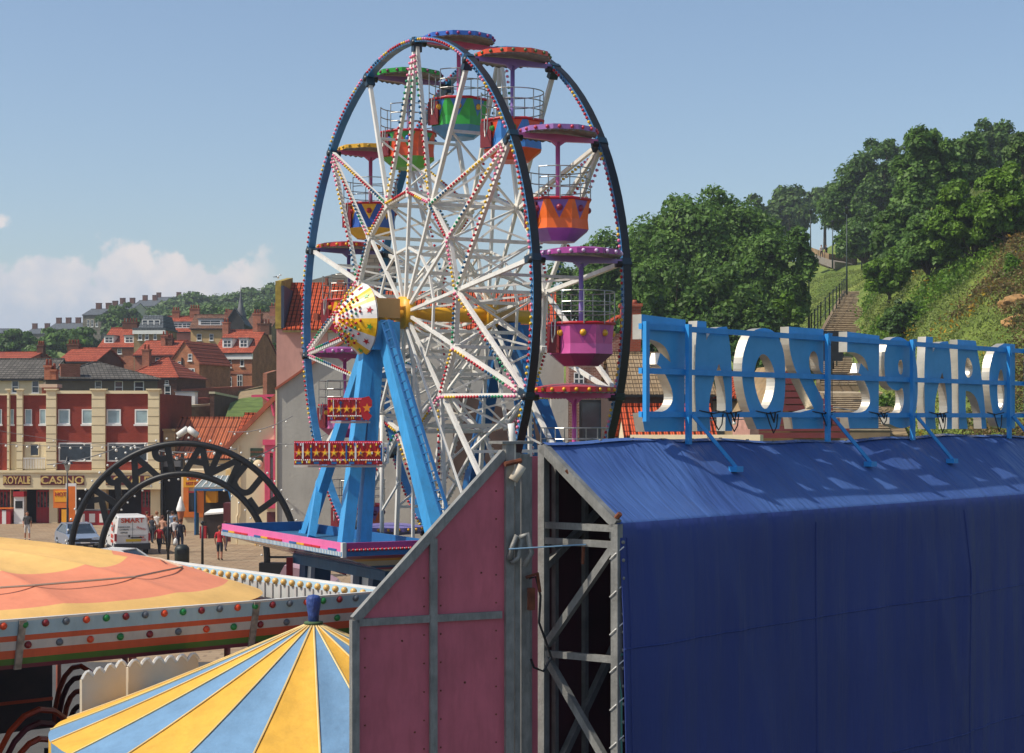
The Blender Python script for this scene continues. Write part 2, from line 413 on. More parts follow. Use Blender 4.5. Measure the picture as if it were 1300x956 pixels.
# A-frame legs.  local: (out, y = -along, z)
def leg(a, b, w, h, name='support_leg', m=legblue):
    mb = MB(); mb.beam(a, b, w, h, 0, up=(1, 0, 0))
    d = Vector(b)-Vector(a)
    mb.beam(Vector(a)+d*0.97, Vector(b)+d*0.0, w*1.25, h*1.25, 0, up=(1, 0, 0))
    return mb.build(name, m, wheel)
leg((-0.8, 0.25, HUBZ-0.35), (-1.0, 4.6, 3.9), 0.3, 0.26)
leg((-0.75, -0.3, HUBZ-0.35), (-1.0, -4.15, 4.1), 0.42, 0.36)
leg((-0.95, 0.15, HUBZ-0.35), (-2.3, -1.35, 4.0), 0.34, 0.30)
leg((-0.75, 0.1, HUBZ-0.35), (-1.75, -1.25, 4.0), 0.3, 0.3)
leg((AX+0.6, 0.25, HUBZ-0.3), (AX+1.1, 4.4, 2.6), 0.36, 0.32, m=deepblue)
leg((AX+0.6, -0.25, HUBZ-0.3), (AX+1.1, -4.6, 2.6), 0.4, 0.34, m=deepblue)
leg((AX+0.7, 0, HUBZ-0.3), (AX+2.3, 0.6, 2.6), 0.34, 0.32, m=deepblue)
mb = MB(); mb.box(-1.2, -0.45, -0.62, 0.5, HUBZ-1.0, HUBZ-0.28); mb.build('bearing_saddle', legblue, wheel)
mb = MB(); mb.box(AX+0.35, AX+1.0, -0.5, 0.5, HUBZ-0.9, HUBZ-0.25); mb.build('bearing_saddle', deepblue, wheel)
# diagonal brace at left foot and white props
mb = MB(); mb.beam((-0.9, 3.7, 5.6), (-1.6, 2.6, 4.1), 0.2, 0.2, 0, up=(1, 0, 0)); mb.beam((AX+1.0, 2.6, 6.2), (AX+1.3, 0.6, 3.6), 0.26, 0.26, 0, up=(1, 0, 0))
mb.build('brace', legblue, wheel)
# ladder beside the front leg
mb = MB(); a = Vector((-1.12, -1.05, HUBZ-0.35)); b = Vector((-1.2, -5.15, 4.3)); off = Vector((0.0, -0.36, 0.06))
for o2 in (Vector((0, 0, 0)), off): mb.beam(a+o2, b+o2, 0.04, 0.07, 0, up=(1, 0, 0))
for i in range(26):
    p = a.lerp(b, i/25); mb.beam(p, p+off, 0.03, 0.03)
mb.build('ladder', deepblue, wheel)
mb = MB(); a = Vector((-0.4, -0.95, HUBZ-0.5)); b = Vector((-0.45, -5.1, 4.3))
mb.beam(a, b, 0.05, 0.05); mb.beam((-0.4, -1.3, 8.6), (-0.4, -1.3, 4.2), 0.07, 0.07)
mb.tube([(-0.5, 0.4, 7.4), (-0.5, 0.4, 4.0)], 0.06, 8); mb.beam((-0.5, 0.4, 7.0), (-0.5, 1.4, 7.9), 0.05, 0.05); mb.beam((-0.5, 0.4, 4.9), (-0.5, -0.7, 5.7), 0.05, 0.05)
mb.beam((-0.5, 0.4, 6.2), (-0.5, 1.1, 6.7), 0.05, 0.05)
mb.build('prop', white, wheel)
# ---- loading stage canopy in front (skirted frame on pillars)
pinkp = mat('pink_fascia_paint', '#e0689f', 0.4, var=0.06, dirt=0.15); pinkp_shaded = mat('shaded_pink_fascia', '#b03a80', 0.4, var=0.08)  # magenta is the pink fascia with the short end's shade put into the colour
skyp = mat('sky_blue_trim', '#5ba7da', 0.4, var=0.05); creamp = mat('cream_panel_paint', '#cdbfa8', 0.5, var=0.08)
ZP = 4.36; O0, O1, A0, A1 = -3.05, -0.62, -5.7, 3.06   # along = -y
stage = wheel
def L3(o, a, z): return Vector((o, -a, z))
mb = MB()
t = 0.07
# front long fascia (plane o=O0)
mb.box(O0, O0+t, -A1, -A0, ZP-0.15, ZP, 0); mb.box(O0-0.01, O0+t, -A1, -A0, ZP-0.21, ZP-0.152, 0); mb.box(O0-0.02, O0+t, -A1, -A0, ZP-0.32, ZP-0.212, 2)
a = A0+0.1; i = 0
while a < A1-0.55:
    if i % 5 != 4: mb.box(O0-0.03, O0-0.012, -(a+0.5), -a, ZP-0.205, ZP-0.155, [3, 4, 5, 5][i % 5])
    a += 0.52; i += 1
a = A0+0.05
while a < A1-0.05:
    mb.box(O0-0.035, O0-0.022, -(a+0.045), -a, ZP-0.31, ZP-0.215, 7); a += 0.1
# right short fascia (plane a=A1)
mb.box(O0+t, O1+0.1, -A1, -A1+t, ZP-0.2, ZP, 8); mb.box(O0+t, O1+0.1, -A1-0.015, -A1+t, ZP-0.32, ZP-0.202, 6)
mb.box(O0-0.02, O0+t+0.01, -A1-0.03, -A1+t+0.02, ZP-0.34, ZP+0.01, 7)
# left end and back
mb.box(O0+t, O1, -A0-t, -A0, ZP-0.32, ZP, 6); mb.box(O1-t, O1, -A1+t, -A0-t, ZP-0.32, ZP-0.02, 6)
fas = mb.build('stage_fascia', [pinkp, bulbc['r'], skyp, deepblue, yellowp, bulbc['r'], deepblue, white, pinkp_shaded], wheel)
mb = MB()
for i in range(22): mb.ball((O0+0.15+i*0.107, -A1-0.03, ZP-0.17), 0.038, 6, 4, 0)
for i in range(21): mb.ball((O0+0.2+i*0.107, -A1-0.03, ZP-0.17), 0.022, 6, 4, 5)
mb.build('fascia_bulbs', BM, fas)
# slanted painted skirt
mb = MB(); zi = ZP-0.90; s = 2.0
f = [L3(O0, A0, ZP-.322), L3(O0, A1, ZP-.322), L3(O0+s, A1-s, zi), L3(O0+s, A0+.35, zi)]
mb.face(f, 0)
e = [L3(O0, A1, ZP-.322), L3(O1, A1, ZP-.322), L3(O1, A1-s, zi), L3(O0+s, A1-s, zi)]
def quadmix(q, u0, u1, v0, v1):
    def b(u, v): return (q[0]*(1-u)+q[1]*u)*(1-v)+(q[3]*(1-u)+q[2]*u)*v
    return [b(u0, v0), b(u1, v0), b(u1, v1), b(u0, v1)]
bands = [(0, .18, 1), (.18, .32, 2), (.32, .62, 0), (.62, .75, 3), (.75, .86, 1), (.86, 1, 0)]
for q in (f, e):
    pass
mb = MB()
for v0, v1, m in bands: mb.face(quadmix(e, 0, 1, v0, v1), m)
for v0, v1, m in [(0, .3, 4), (.3, .38, 0), (.38, .6, 4), (.6, .66, 1), (.66, .9, 4), (.9, 1, 5)]: mb.face(quadmix(f, 0, 1, v0, v1), m)
mb.face([L3(O0, A0, ZP-.322), L3(O0+s, A0+.35, zi), L3(O1, A0+.35, zi), L3(O1, A0, ZP-.322)], 5)
mb.build('stage_skirt', [creamp, mat('skirt_red', '#a3263c', 0.4), yellowp, deepblue, mat('skirt_silver_pink', '#a9848c', 0.15, 0.5, var=0.5, scale=2.5), deepblue], wheel)
mb = MB()
mb.box(O0+s-0.02, O0+s+0.3, -(A1-s), -(A0+.35), zi-0.26, zi-0.004); mb.box(O0+s+0.3, O1, -(A1-s), -(A1-s)+0.3, zi-0.26, zi-0.004); mb.box(O0+t+0.02, O1-t-0.02, -A1+t+0.02, -A0-t-0.02, ZP-0.31, ZP-0.26)
mb.build('stage_beam', mat('stage_beam_blue', '#205a7f', 0.5, var=0.2, dirt=0.4), wheel)
pblue = mat('pillar_navy', '#173f63', 0.45, var=0.15, dirt=0.3)
for (aa, wd) in ((-.5, 1.15), (-4.4, 1.0)):
    mb = MB(); zt = zi-0.26
    def pil(a0, a1, o0, o1, m, sl=0.45):
        mb.hexa([L3(o0, a0-sl, 0), L3(o0, a1-sl, 0), L3(o1, a1-sl, 0), L3(o1, a0-sl, 0), L3(o0, a0, zt), L3(o0, a1, zt), L3(o1, a1, zt), L3(o1, a0, zt)], m)
    pil(aa-wd/2, aa-wd/2+0.42, O0+s+0.02, O0+s+0.5, 0); pil(aa-wd/2+0.423, aa+wd/2-0.14, O0+s+0.1, O0+s+0.45, 1); pil(aa+wd/2-0.137, aa+wd/2+0.15, O0+s+0.02, O0+s+0.5, 0)
    c = L3(O0+s+0.08, aa+0.05-0.18, 2.1); mb.prism([c+Vector((0, 0, .45)), c+Vector((0, .1, 0)), c+Vector((0, 0, -.45)), c+Vector((0, -.1, 0))], (0.015, 0, 0), 2)
    for z in (2.7, 2.1, 1.5):
        mb.ball(L3(O0+s+0.02, aa+wd/2-0.05-(zt-z)*0.13, z), 0.07, 8, 5, 3)
    mb.build('stage_pillar', [pblue, cw, redp, yellowp], wheel)
mb = MB()
for z in (1.0, 1.5, 2.0): mb.beam(L3(O0+0.9, 2.6, z), L3(O0+0.9, 4.4, z+0.1), 0.035)
for a in (2.7, 3.1, 3.7, 4.3): mb.beam(L3(O0+0.9, a, 0), L3(O0+0.9, a, 2.1), 0.035)
mb.build('hand_rail', blackm, wheel)
# red illuminated panels hung on the legs (standing upright, facing the visitors)
star_y = mat('sign_star_orange', '#ec8a1c', 0.4, var=0.1); star_o = mat('sign_star_yellow', '#f4cf3a', 0.4, var=0.05)
redsign = mat('red_sign_paint', '#cc1a20', 0.35, var=0.25, scale=6)
def star(mb, c, ex, ez, r, m, nrm, ri=0.45, th=0.012, n=5):
    pts = []
    for q in range(2*n):
        rr = r if q % 2 == 0 else r*ri; a = math.pi/2+q*math.pi/n
        pts.append(c+ex*rr*math.cos(a)+ez*rr*math.sin(a))
    mb.prism(pts, nrm*th, m)
def red_sign(x0, x1, y0, y1, D, nstar, mirror=False, flip=0):
    inv = Matrix.Rotation(-RZW, 4, 'Z')
    def tl(p): return inv @ (p-Vector((HUB.x, HUB.y, 0)))
    a, b, c = tl(P(x0, y0, D)), tl(P(x1, y0, D)), tl(P(x0, y1, D))
    ex = (b-a); ez = (a-c); w = ex.length; h = ez.length; ex.normalize(); ez.normalize(); nr = -(ex.cross(ez)).normalized()*-1
    nr = ex.cross(ez)*1.0
    fwd = inv.to_3x3() @ Vector((0, -1, 0))
    if nr.dot(fwd) < 0: nr = -nr
    mb = MB(); o = c; rs = random.Random(int(x0))
    def q(u0, u1, v0, v1, m, z0, z1):
        pts = [o+ex*w*u0+ez*h*v0, o+ex*w*u1+ez*h*v0, o+ex*w*u1+ez*h*v1, o+ex*w*u0+ez*h*v1]; mb.prism([p+nr*z0 for p in pts], nr*(z1-z0), m)
    q(0, 1, 0, 1, 0, -0.06, 0.0)
    n = nstar*2+1
    for i in range(n):   # vertical ribs
        u = (i+0.15)/n; q(u, u+0.35/n, 0.02, 0.98, 1, 0.0, 0.03)
    for i in range(nstar):
        u = (i+0.55)/nstar; c0 = o+ex*w*u+ez*h*0.5+nr*0.032
        star(mb, c0, ex, ez, h*0.2, 2, nr); star(mb, c0+nr*0.013, ex, ez, h*0.1, 3, nr)
        for jj in range(5):
            uu = u+rs.uniform(-.4, .4)/nstar; vv = rs.choice([.12, .2, .78, .86, .5]); q(uu-.006, uu+.008, vv-.05, vv+.05, rs.choice([3, 2, 5, 4, 6, 3]), 0.031, 0.05+jj*.002)
        if i % 2 == 0: q(u-0.03, u+0.03, 0.03, 0.13, 4, 0.031, 0.045)
        if i % 3 == 0: q(u+0.035, u+0.055, 0.25, 0.92, 5, 0.031, 0.045)
        if i % 4 == 1: q(u+0.03, u+0.05, 0.15, 0.85, 4, 0.031, 0.046)
    for i in range(n*2):
        p = o+ex*w*(i+0.5)/(n*2)+nr*0.03
        mb.ball(p+ez*h*0.93, 0.022, 5, 3, 6); mb.ball(p+ez*h*0.2, 0.022, 5, 3, 5)
    return mb.build('sign_panel', [redsign, redp, star_y, star_o, deepblue, cw, bulbc['p']], wheel)
red_sign(373.5, 485, 560, 590, 43.0, 10)
red_sign(416, 464, 505, 534, 43.3, 5)
# hooked sign element at the right end of the upper panel
mb = MB(); inv = Matrix.Rotation(-RZW, 4, 'Z'); T = lambda x, y, D: inv @ (P(x, y, D)-Vector((HUB.x, HUB.y, 0)))
pts = [(456, 512), (460, 505), (468, 503), (472, 508), (472, 516), (466, 517), (468, 524), (472, 528), (468, 534), (461, 532), (459, 526)]
mb.prism([T(x, y, 43.1) for x, y in pts], inv @ Vector((0, 0.12, 0)), 0); star(mb, T(466, 518, 42.98), inv.to_3x3() @ Vector((1, 0, 0)), Vector((0, 0, 1)), 0.12, 1, inv.to_3x3() @ Vector((0, -1, 0)))
mb.build('sign_end_letter', [redp, star_y], wheel)
mb = MB()
for (x, y, w, h) in ((485, 563, 6, 24),):
    for (p, q) in (((485, 563), (492, 563)), ((492, 563), (492, 588)), ((485, 588), (492, 588))): mb.beam(T(*p, 43.1), T(*q, 43.1), 0.05)
mb.beam(T(373, 592, 43.2), T(490, 592, 43.2), 0.05); mb.beam(T(420, 536, 43.5), T(470, 536, 43.5), 0.05)
mb.build('sign_bracket', white, wheel)

# ------------------------------------------------------------------ GONDOLAS
chrome = mat('railing_steel', '#9b9a96', 0.35, 0.5, var=0.15, scale=10)
GC = {}
def gm(c):
    return mat('gondola_paint_'+c.strip('#'), c, 0.28, var=0.1, scale=3, spec=0.6, dirt=0.12)
canopy_under = mat('canopy_underside', '#7d7a74', 0.6, var=0.25, scale=6)
def gondola(k, label, canopy, knob, beamc, tubA, tubB, bottom, dot, yaw=0.0):
    g = thing('gondola', label, 'gondola', NV*(AX/2)+HUB+UV*RW*math.cos(R(ND[k]))+Vector((0, 0, HUBZ+RW*math.sin(R(ND[k])))), RZW, 'gondolas hanging round the wheel')
    bc = gm(beamc)
    mb = MB()
    # tapered beam, thick in the middle
    for s in (-1, 1):
        mb.beam((0, 0, 0.0), (s*(AX/2-0.08), 0, 0), 0.12, 0.17, 0, w2=0.08, h2=0.09); mb.beam((s*0.2, 0, -0.03), (0, 0, -0.17), 0.08, 0.08)
    mb.build('hanger_beam', bc, g)
    mb = MB(); mb.tube([(0, 0, -0.1), (0, 0, -2.3)], 0.055, 10); mb.build('centre_pole', bc, g)
    # canopy: shallow ten sided dome with wavy hem
    mb = MB(); n = 10; rc = 0.95
    top = []; mid = []; low = []
    for i in range(n):
        a = 2*math.pi*(i+0.5)/n; top.append(Vector((0.55*math.cos(a), 0.55*math.sin(a), 0.25))); mid.append(Vector((rc*math.cos(a), rc*math.sin(a), 0.185))); low.append(Vector((rc*1.0*math.cos(a), rc*math.sin(a), 0.07)))
    for i in range(n):
        j = (i+1) % n; mb.face([top[i], top[j], (0, 0, 0.29)], 0); mb.face([mid[i], mid[j], top[j], top[i]], 0); mb.face([low[i], low[j], mid[j], mid[i]], 0)
        # scalloped underside ring
        for q in range(3):
            p0 = low[i].lerp(low[j], q/3); p1 = low[i].lerp(low[j], (q+1)/3); pm = (p0+p1)/2*0.965+Vector((0, 0, -0.04)); mb.face([p0*0.985, pm, p1*0.985], 1)
            mb.face([p0, p1, (0, 0, 0.16)], 1)
    can = mb.build('canopy', [gm(canopy), canopy_under], g)
    mb = MB()
    for i in range(n):
        j = (i+1) % n
        for q in (0.25, 0.75):
            c = (low[i].lerp(low[j], q)+mid[i].lerp(mid[j], q))/2; mb.ball(c+Vector((c.x, c.y, 0)).normalized()*0.01, 0.045, 7, 5)
    mb.build('canopy_studs', gm(knob), can)
    # tub: octagon, waist panel with pointed pattern, tapered bottom
    n = 8; zt, zw, zb = -1.5, -2.17, -2.44
    def ring(r, z, a0=R(22.5)+R(18)): return [Vector((r*math.cos(a0+2*math.pi*i/n), r*math.sin(a0+2*math.pi*i/n), z)) for i in range(n)]
    r0, rm, r1, r2 = ring(0.79, zt), ring(0.74, zt+(zw-zt)*.66), ring(0.76, zw), ring(0.42, zb)
    mb = MB()
    for i in range(n):
        j = (i+1) % n
        m = (r0[i]+r0[j])*0.1+(rm[i]+rm[j])*0.4
        m = rm[i].lerp(rm[j], 0.5)
        # upper half: inverted triangle A colour between B
        ta_, tb_ = r0[i].lerp(r0[j], .13), r0[i].lerp(r0[j], .87)
        mb.face([ta_, tb_, m], 1); mb.face([r0[i], ta_, m, rm[i]], 0); mb.face([tb_, r0[j], rm[j], m], 0)
        mb.face([rm[i], m, rm[j], r1[j], r1[i]], 0); mb.face([r1[i], r1[j], r2[j], r2[i]], 2)
    mb.face(r2, 2)
    inner = ring(0.72, zt-0.02); fl = ring(0.66, zw)
    for i in range(n):
        j = (i+1) % n; mb.face([inner[i], inner[j], fl[j], fl[i]], 0)
    mb.face(fl, 3)
    tub = mb.build('tub', [gm(tubA), gm(tubB), gm(bottom), mat('tub_floor', '#4a4642', 0.8)], g)
    mb = MB()
    for i in range(n):
        j = (i+1) % n; c = r0[i].lerp(r0[j], 0.5)*0.55+rm[i].lerp(rm[j], 0.5)*0.45; mb.ball(c, 0.08, 8, 6)
    mb.build('round_studs', gm(dot), tub)
    mb = MB(); rr = ring(0.8, zt+0.02); mb.tube(rr+[rr[0], rr[1]], 0.035, 8, 0); mb.build('red_lip', redp, tub)
    # railing: three hoops, open towards the door on the left
    mb = MB(); n2 = 20
    door_a = math.pi*1.0
    for z, m in ((zt+0.27, 0), (zt+0.5, 0), (zt+0.75, 0)):
        pts = [Vector((0.77*math.cos(a), 0.77*math.sin(a), z)) for a in np.linspace(door_a+0.45, door_a+2*math.pi-0.45, n2)]
        mb.tube(pts, 0.014, 6)
    for a in np.linspace(door_a+0.45, door_a+2*math.pi-0.45, 9): mb.tube([(0.77*math.cos(a), 0.77*math.sin(a), zt), (0.77*math.cos(a), 0.77*math.sin(a), zt+0.75)], 0.013, 6)
    mb.build('railing', chrome, g)
    # door standing slightly open with a chain
    mb = MB(); c, s = math.cos(door_a+0.32), math.sin(door_a+0.32)
    p0 = Vector((0.76*c, 0.76*s, 0)); out = Vector((-0.12, 0.3, 0))
    for (z0, z1) in ((zw+0.02, zt-0.05),):
        mb.hexa([p0+Vector((0, 0, z0)), p0+out+Vector((-.02, 0, z0)), p0+out+Vector((0.03, 0.02, z0)), p0+Vector((0.05, 0.02, z0)),
                 p0+Vector((0, 0, z1)), p0+out+Vector((-.02, 0, z1)), p0+out+Vector((0.03, 0.02, z1)), p0+Vector((0.05, 0.02, z1))])
    mb.build('door', darkred, g)
    mb = MB(); mb.tube([(-0.8, -0.22, zt+0.1), (-0.84, -0.26, zt-0.25), (-0.86, -0.2, zt-0.42), (-0.84, -0.12, zt-0.25), (-0.8, -0.05, zt+0.05)], 0.016, 6); mb.build('chain', chrome, g)
    mb = MB(); mb.lathe([(0.68, zt-0.42), (0.3, zt-0.42)], 16); mb.lathe([(0.3, zt-0.42), (0.3, zw+0.01)], 16); mb.build('bench', mat('bench_brown', '#5a3d2a', 0.6), g)
    return g
OR, PU, GR, BL, YE, RE, MA, PK = '#e0561a', '#7d569f', '#2f9a35', '#2f6dae', '#e3a51b', '#c01c24', '#ad3a86', '#d25c9c'
gondola(4, 'gondola with blue canopy and green and blue tub at the very top of the wheel', '#2a62b8', '#8e2a6a', '#d2608e', GR, BL, '#3a7fae', YE)
gondola(3, 'gondola with orange red canopy and lilac pole, orange tub with blue points', '#dc4a1c', '#4a6a3a', '#8f72b4', '#3c7dc0', '#dd4818', '#dd4a1a', GR)
gondola(2, 'gondola with mauve canopy, bright orange tub and purple underside', '#9a6bab', '#c0344a', '#d0629e', '#ee6a12', PU, '#8a5fa0', '#8e2238')
gondola(1, 'gondola with magenta canopy, lilac pole and plain pink tub beside the chimney', '#a03a8a', '#d8b8d8', '#8f72b4', '#cc5596', '#b04890', '#6e2f62', YE)
gondola(0, 'gondola with red canopy and pink pole, its tub behind the blue tarpaulin', '#b01a22', YE, '#cc4a92', '#b01a22', YE, '#8e1a22', YE)
gondola(5, 'gondola with green canopy and orange tub with green points left of the top', '#2c9a34', '#7a2a5a', '#8d6aa0', '#df5220', '#2f9340', '#4b9c2e', '#2a62b8')
gondola(6, 'gondola with yellow canopy, blue tub with yellow points and yellow bottom', '#d9a71e', '#a88a20', '#c65a86', '#2450a0', YE, '#dba51c', '#a81c28')
gondola(7, 'gondola with red canopy and red and yellow tub behind the painted cone', '#b8201c', YE, '#6e5a9a', '#e3a51b', RE, '#b41a20', YE)
gondola(8, 'gondola with magenta canopy and pale pink tub behind the upper red panel', '#9a3a86', '#d0b0cc', '#b84f92', '#cf6a9c', '#c05590', '#a83a6c', YE)
gondola(9, 'gondola with purple and orange tub low down against the grey wall', '#5c4a86', YE, '#6c5a94', '#d0541c', PU, '#c04c1a', '#5a1c4a')
gondola(10, 'lowest gondola in view, its lavender canopy edge just above the stage', '#7a6ea6', YE, '#7a6ea6', '#3c7dc0', PU, '#8a5fa0', '#8e2238')

# ================================================================== TARPAULIN BOOTH AND SIGN
DV = Vector((0.667, 0.745, 0)).normalized(); NF = Vector((0.745, -0.667, 0)).normalized()
B0 = Vector((0.364, 20.0, 0)); LB = 16.0; FO = 1.076; ZR, ZE = 7.0, 6.13
RZB = math.atan2(DV.y, DV.x)
# local frame: x along DV, y = away from camera (-NF), z up
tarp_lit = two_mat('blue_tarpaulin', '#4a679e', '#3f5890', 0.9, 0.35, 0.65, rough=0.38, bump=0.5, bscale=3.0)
def tarp_material():
    m = tarp_lit; N = m.node_tree.nodes; L = m.node_tree.links; b = N['Principled BSDF']
    tc = [n for n in N if n.type == 'TEX_COORD'][0]; bp = [n for n in N if n.type == 'BUMP'][0]; n3 = bp.inputs['Height'].links[0].from_node
    mp = N.new('ShaderNodeMapping'); mp.inputs['Scale'].default_value = (2.6, 0.5, 0.35); L.new(tc.outputs['Object'], mp.inputs['Vector']); L.new(mp.outputs[0], n3.inputs['Vector'])
    n3.inputs['Scale'].default_value = 1.6; n3.inputs['Distortion'].default_value = 1.2; bp.inputs['Distance'].default_value = 0.12
    # dust and bird droppings
    v = N.new('ShaderNodeTexNoise'); v.inputs['Scale'].default_value = 5; v.inputs['Detail'].default_value = 10; v.inputs['Roughness'].default_value = 0.75; L.new(tc.outputs['Object'], v.inputs['Vector'])
    r = N.new('ShaderNodeValToRGB'); r.color_ramp.elements[0].position = 0.62; r.color_ramp.elements[1].position = 0.9; r.color_ramp.elements[1].color = (0.5, 0.5, 0.5, 1); r.color_ramp.elements[0].color = (0, 0, 0, 1)
    L.new(v.outputs['Fac'], r.inputs['Fac'])
    mx = N.new('ShaderNodeMix'); mx.data_type = 'RGBA'; src = b.inputs['Base Color'].links[0].from_socket
    L.new(r.outputs['Color'], mx.inputs['Factor']); L.new(src, mx.inputs[6]); mx.inputs[7].default_value = (*srgb('#7484a4'), 1); L.new(mx.outputs[2], b.inputs['Base Color'])
tarp_material()
booth = thing('tarpaulin_booth', 'long fairground booth closed up with a navy blue tarpaulin over a grey steel frame', 'booth', (B0.x, B0.y, 0), RZB)
mb = MB(); NX, NS, NW = 260, 26, 40
rnd = random.Random(3)
ph = [rnd.uniform(0, 6.28) for _ in range(12)]
def fold(x, s):  # slanting creases on the sloping part; s 0 ridge .. 1 eave
    v = 0
    for i, (fx, sl, a) in enumerate(((2.1, 1.2, .02), (3.7, 2.0, .014), (6.3, 2.6, .008), (9.1, 3.5, .006), (14., 5., .004))):
        v += a*(1-abs(math.sin((x*fx+s*sl+ph[i])/2)))**2.0
    # broad puckers at the tie points, one per bay
    for c in (2.25, 6.35, 10.3, 14.2):
        d = x-c-s*0.55; v += 0.07*math.exp(-(d/0.16)**2)*(1-s)**0.8+0.03*math.exp(-((d+0.4)/0.25)**2)*(1-s)
    sag = -0.045*math.sin(math.pi*min(1, s*1.0))*(0.6+0.4*math.sin(x*0.9+1))
    return v*math.sin(math.pi*min(1, max(0.04, s+0.12)))+sag
def ridge_z(x): return ZR+0.03*math.sin(x*0.8)-0.012*math.sin(x*3.1)
vs = []; fs = []; DRP = {}
for i in range(NX+1):
    x = LB*i/NX
    for j in range(NS+1):
        s = j/NS; y = -FO*s; z = ridge_z(x)*(1-s)+ZE*s; vs.append((x, y-fold(x, s)*0.6, z+fold(x, s)*0.8))
    for j in range(1, NW+1):
        t = j/NW; z = ZE-(ZE+0.02)*t
        w = 0.035*math.sin(x*.9+t*1.4+ph[5])+0.03*(1-abs(math.sin((x*2.6+t*2.2+ph[3])/2)))**3+0.03*(1-abs(math.sin((x*1.3-t*3.+ph[4])/2)))**5+0.02*math.sin(x*1.7+t*3+ph[6])+0.018*math.sin(x*4.3-t*5+ph[7])*t+0.06*math.exp(-((x-11.6-2.0*(t-0.2))/0.35)**2)*t+0.04*math.exp(-((x-10.6-1.6*(t-0.3))/0.2)**2)*t+0.008*math.sin(x*11+ph[8])
        vs.append((x, -FO-0.03-w*1.3*min(1, t*6)-0.05*t, z)); DRP[(i, j)] = vs[-1]
K = NS+1+NW
for i in range(NX):
    for j in range(K-1): fs.append((i*K+j, (i+1)*K+j, (i+1)*K+j+1, i*K+j+1))
mb.add(vs, fs, 0, True)
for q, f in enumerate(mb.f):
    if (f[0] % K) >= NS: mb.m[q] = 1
tarp_shaded = two_mat('blue_tarpaulin_shaded', '#384784', '#323f74', 0.35, .3, .7, rough=.5, bump=.55, bscale=1.1)  # same tarpaulin, darker: shade of the upright front put into its colour
[n for n in tarp_shaded.node_tree.nodes if n.type == 'BUMP'][0].inputs['Distance'].default_value = .16
mp_ = tarp_shaded.node_tree.nodes.new('ShaderNodeMapping'); mp_.inputs['Scale'].default_value = (2.2, 1, .3); mp_.inputs['Rotation'].default_value = (0, R(14), 0); tarp_shaded.node_tree.links.new([n for n in tarp_shaded.node_tree.nodes if n.type == 'TEX_COORD'][0].outputs['Object'], mp_.inputs['Vector']); tarp_shaded.node_tree.links.new(mp_.outputs[0], [n for n in tarp_shaded.node_tree.nodes if n.type == 'BUMP'][0].inputs['Height'].links[0].from_node.inputs['Vector'])
tp = mb.build('tarpaulin', [tarp_lit, tarp_shaded], booth)
sol = tp.modifiers.new('thick', 'SOLIDIFY'); sol.thickness = 0.012; sol.offset = 1
mb = MB()   # hem flap at the ridge with a seam
for i in range(120):
    x0 = LB*i/120; x1 = LB*(i+1)/120
    for (xa, xb) in ((x0, x1),):
        za, zb = ridge_z(xa), ridge_z(xb)
        mb.face([(xa, 0.10, za-0.1), (xb, 0.10, zb-0.1), (xb, 0.02, zb+0.03), (xa, 0.02, za+0.03)], 0, True); mb.face([(xa, 0.02, za+0.03), (xb, 0.02, zb+0.03), (xb, -0.06, zb+0.0), (xa, -0.06, za+0.0)], 0, True)
mb.build('ridge_hem', tarp_lit, tp)
mb = MB()
for zz_ in (5.15, 3.6, 2.1):
    mb.face([(0.02, -FO-.105, zz_+.02), (LB, -FO-.105, zz_+.05), (LB, -FO-.1, zz_), (0.02, -FO-.1, zz_-.03)]) if False else None
mb = MB()
for j in (9, 22, 33): mb.tube([Vector(DRP[(i, j)])+Vector((0, -.014, 0)) for i in range(NX+1)], .013, 5)
for i in (2, 66, 131, 196): mb.tube([Vector(DRP[(i, j)])+Vector((0, -.014, 0)) for j in range(1, NW+1)], .013, 5)
mb.build('seam', tarp_shaded, tp)
mb = MB()
for i in range(26):
    x = .35+i*.62; z = ridge_z(x)*.985+ZE*.015; mb.tube([(x, -.06, z+.035), (x, -.06, z+.05)], .022, 8)
for i in range(30): mb.tube([(.035, -FO-.045-.004*i*.1, ZE-.2-i*.2), (.035, -FO-.075-.004*i*.1, ZE-.2-i*.2)], .02, 8)
mb.build('eyelets', steel, tp)
mb = MB()
for i in range(14):
    z = ZE-.25-i*.42; mb.tube([(.04, -FO-.07, z), (-.06, -FO-.02, z-.08), (-.06, -FO+.05, z-.14), (.04, -FO+.06, z-.12)], .008, 4)
mb.build('lashing_cord', white, tp)
mb = MB(); pts = [(LB*i/120, -FO*0.22-0.03, ZR*0.78+ZE*0.22+0.02+0.006*math.sin(i)+0.035) for i in range(121)]
# frame
mb = MB(); w = 0.095
mb.beam((0, 0, 0), (0, 0, ZR), w, w, 0); mb.beam((0, -FO, 0), (0, -FO, ZE), w, w, 0); mb.beam((0, 0, ZR-0.03), (0, -FO, ZE), w, w*1.1, 0)
mb.build('end_frame', steel, booth)
mb = MB(); xo = -0.06
for z in (6.08, 5.9, 3.3): mb.beam((0, 0.0, z), (0, -FO+0.03, z+0.0), 0.07, 0.075)
mb.beam((0, -0.03, 4.55+0.05), (0, -FO+0.04, 4.62-0.0), 0.07, 0.075)
mb.beam((0, -FO+0.05, 5.86), (0, -0.05, 4.7), 0.08, 0.08); mb.beam((0, -0.05, 4.55), (0, -FO+0.05, 3.35), 0.08, 0.08); mb.beam((0, -FO+0.05, 3.25), (0, -0.05, 2.1), 0.08, 0.08)
mb.build('cross_brace', steel, booth)
mb = MB(); mb.tube([(-0.02, -FO, 6.03), (-0.02, -FO+0.02, 5.8)], 0.03, 6); mb.tube([(0, -0.6, 5.86), (-0.02, -0.6, 5.66)], 0.02, 6); mb.tube([(0, -0.45, 6.62), (-0.05, -0.38, 6.72)], 0.02, 6)
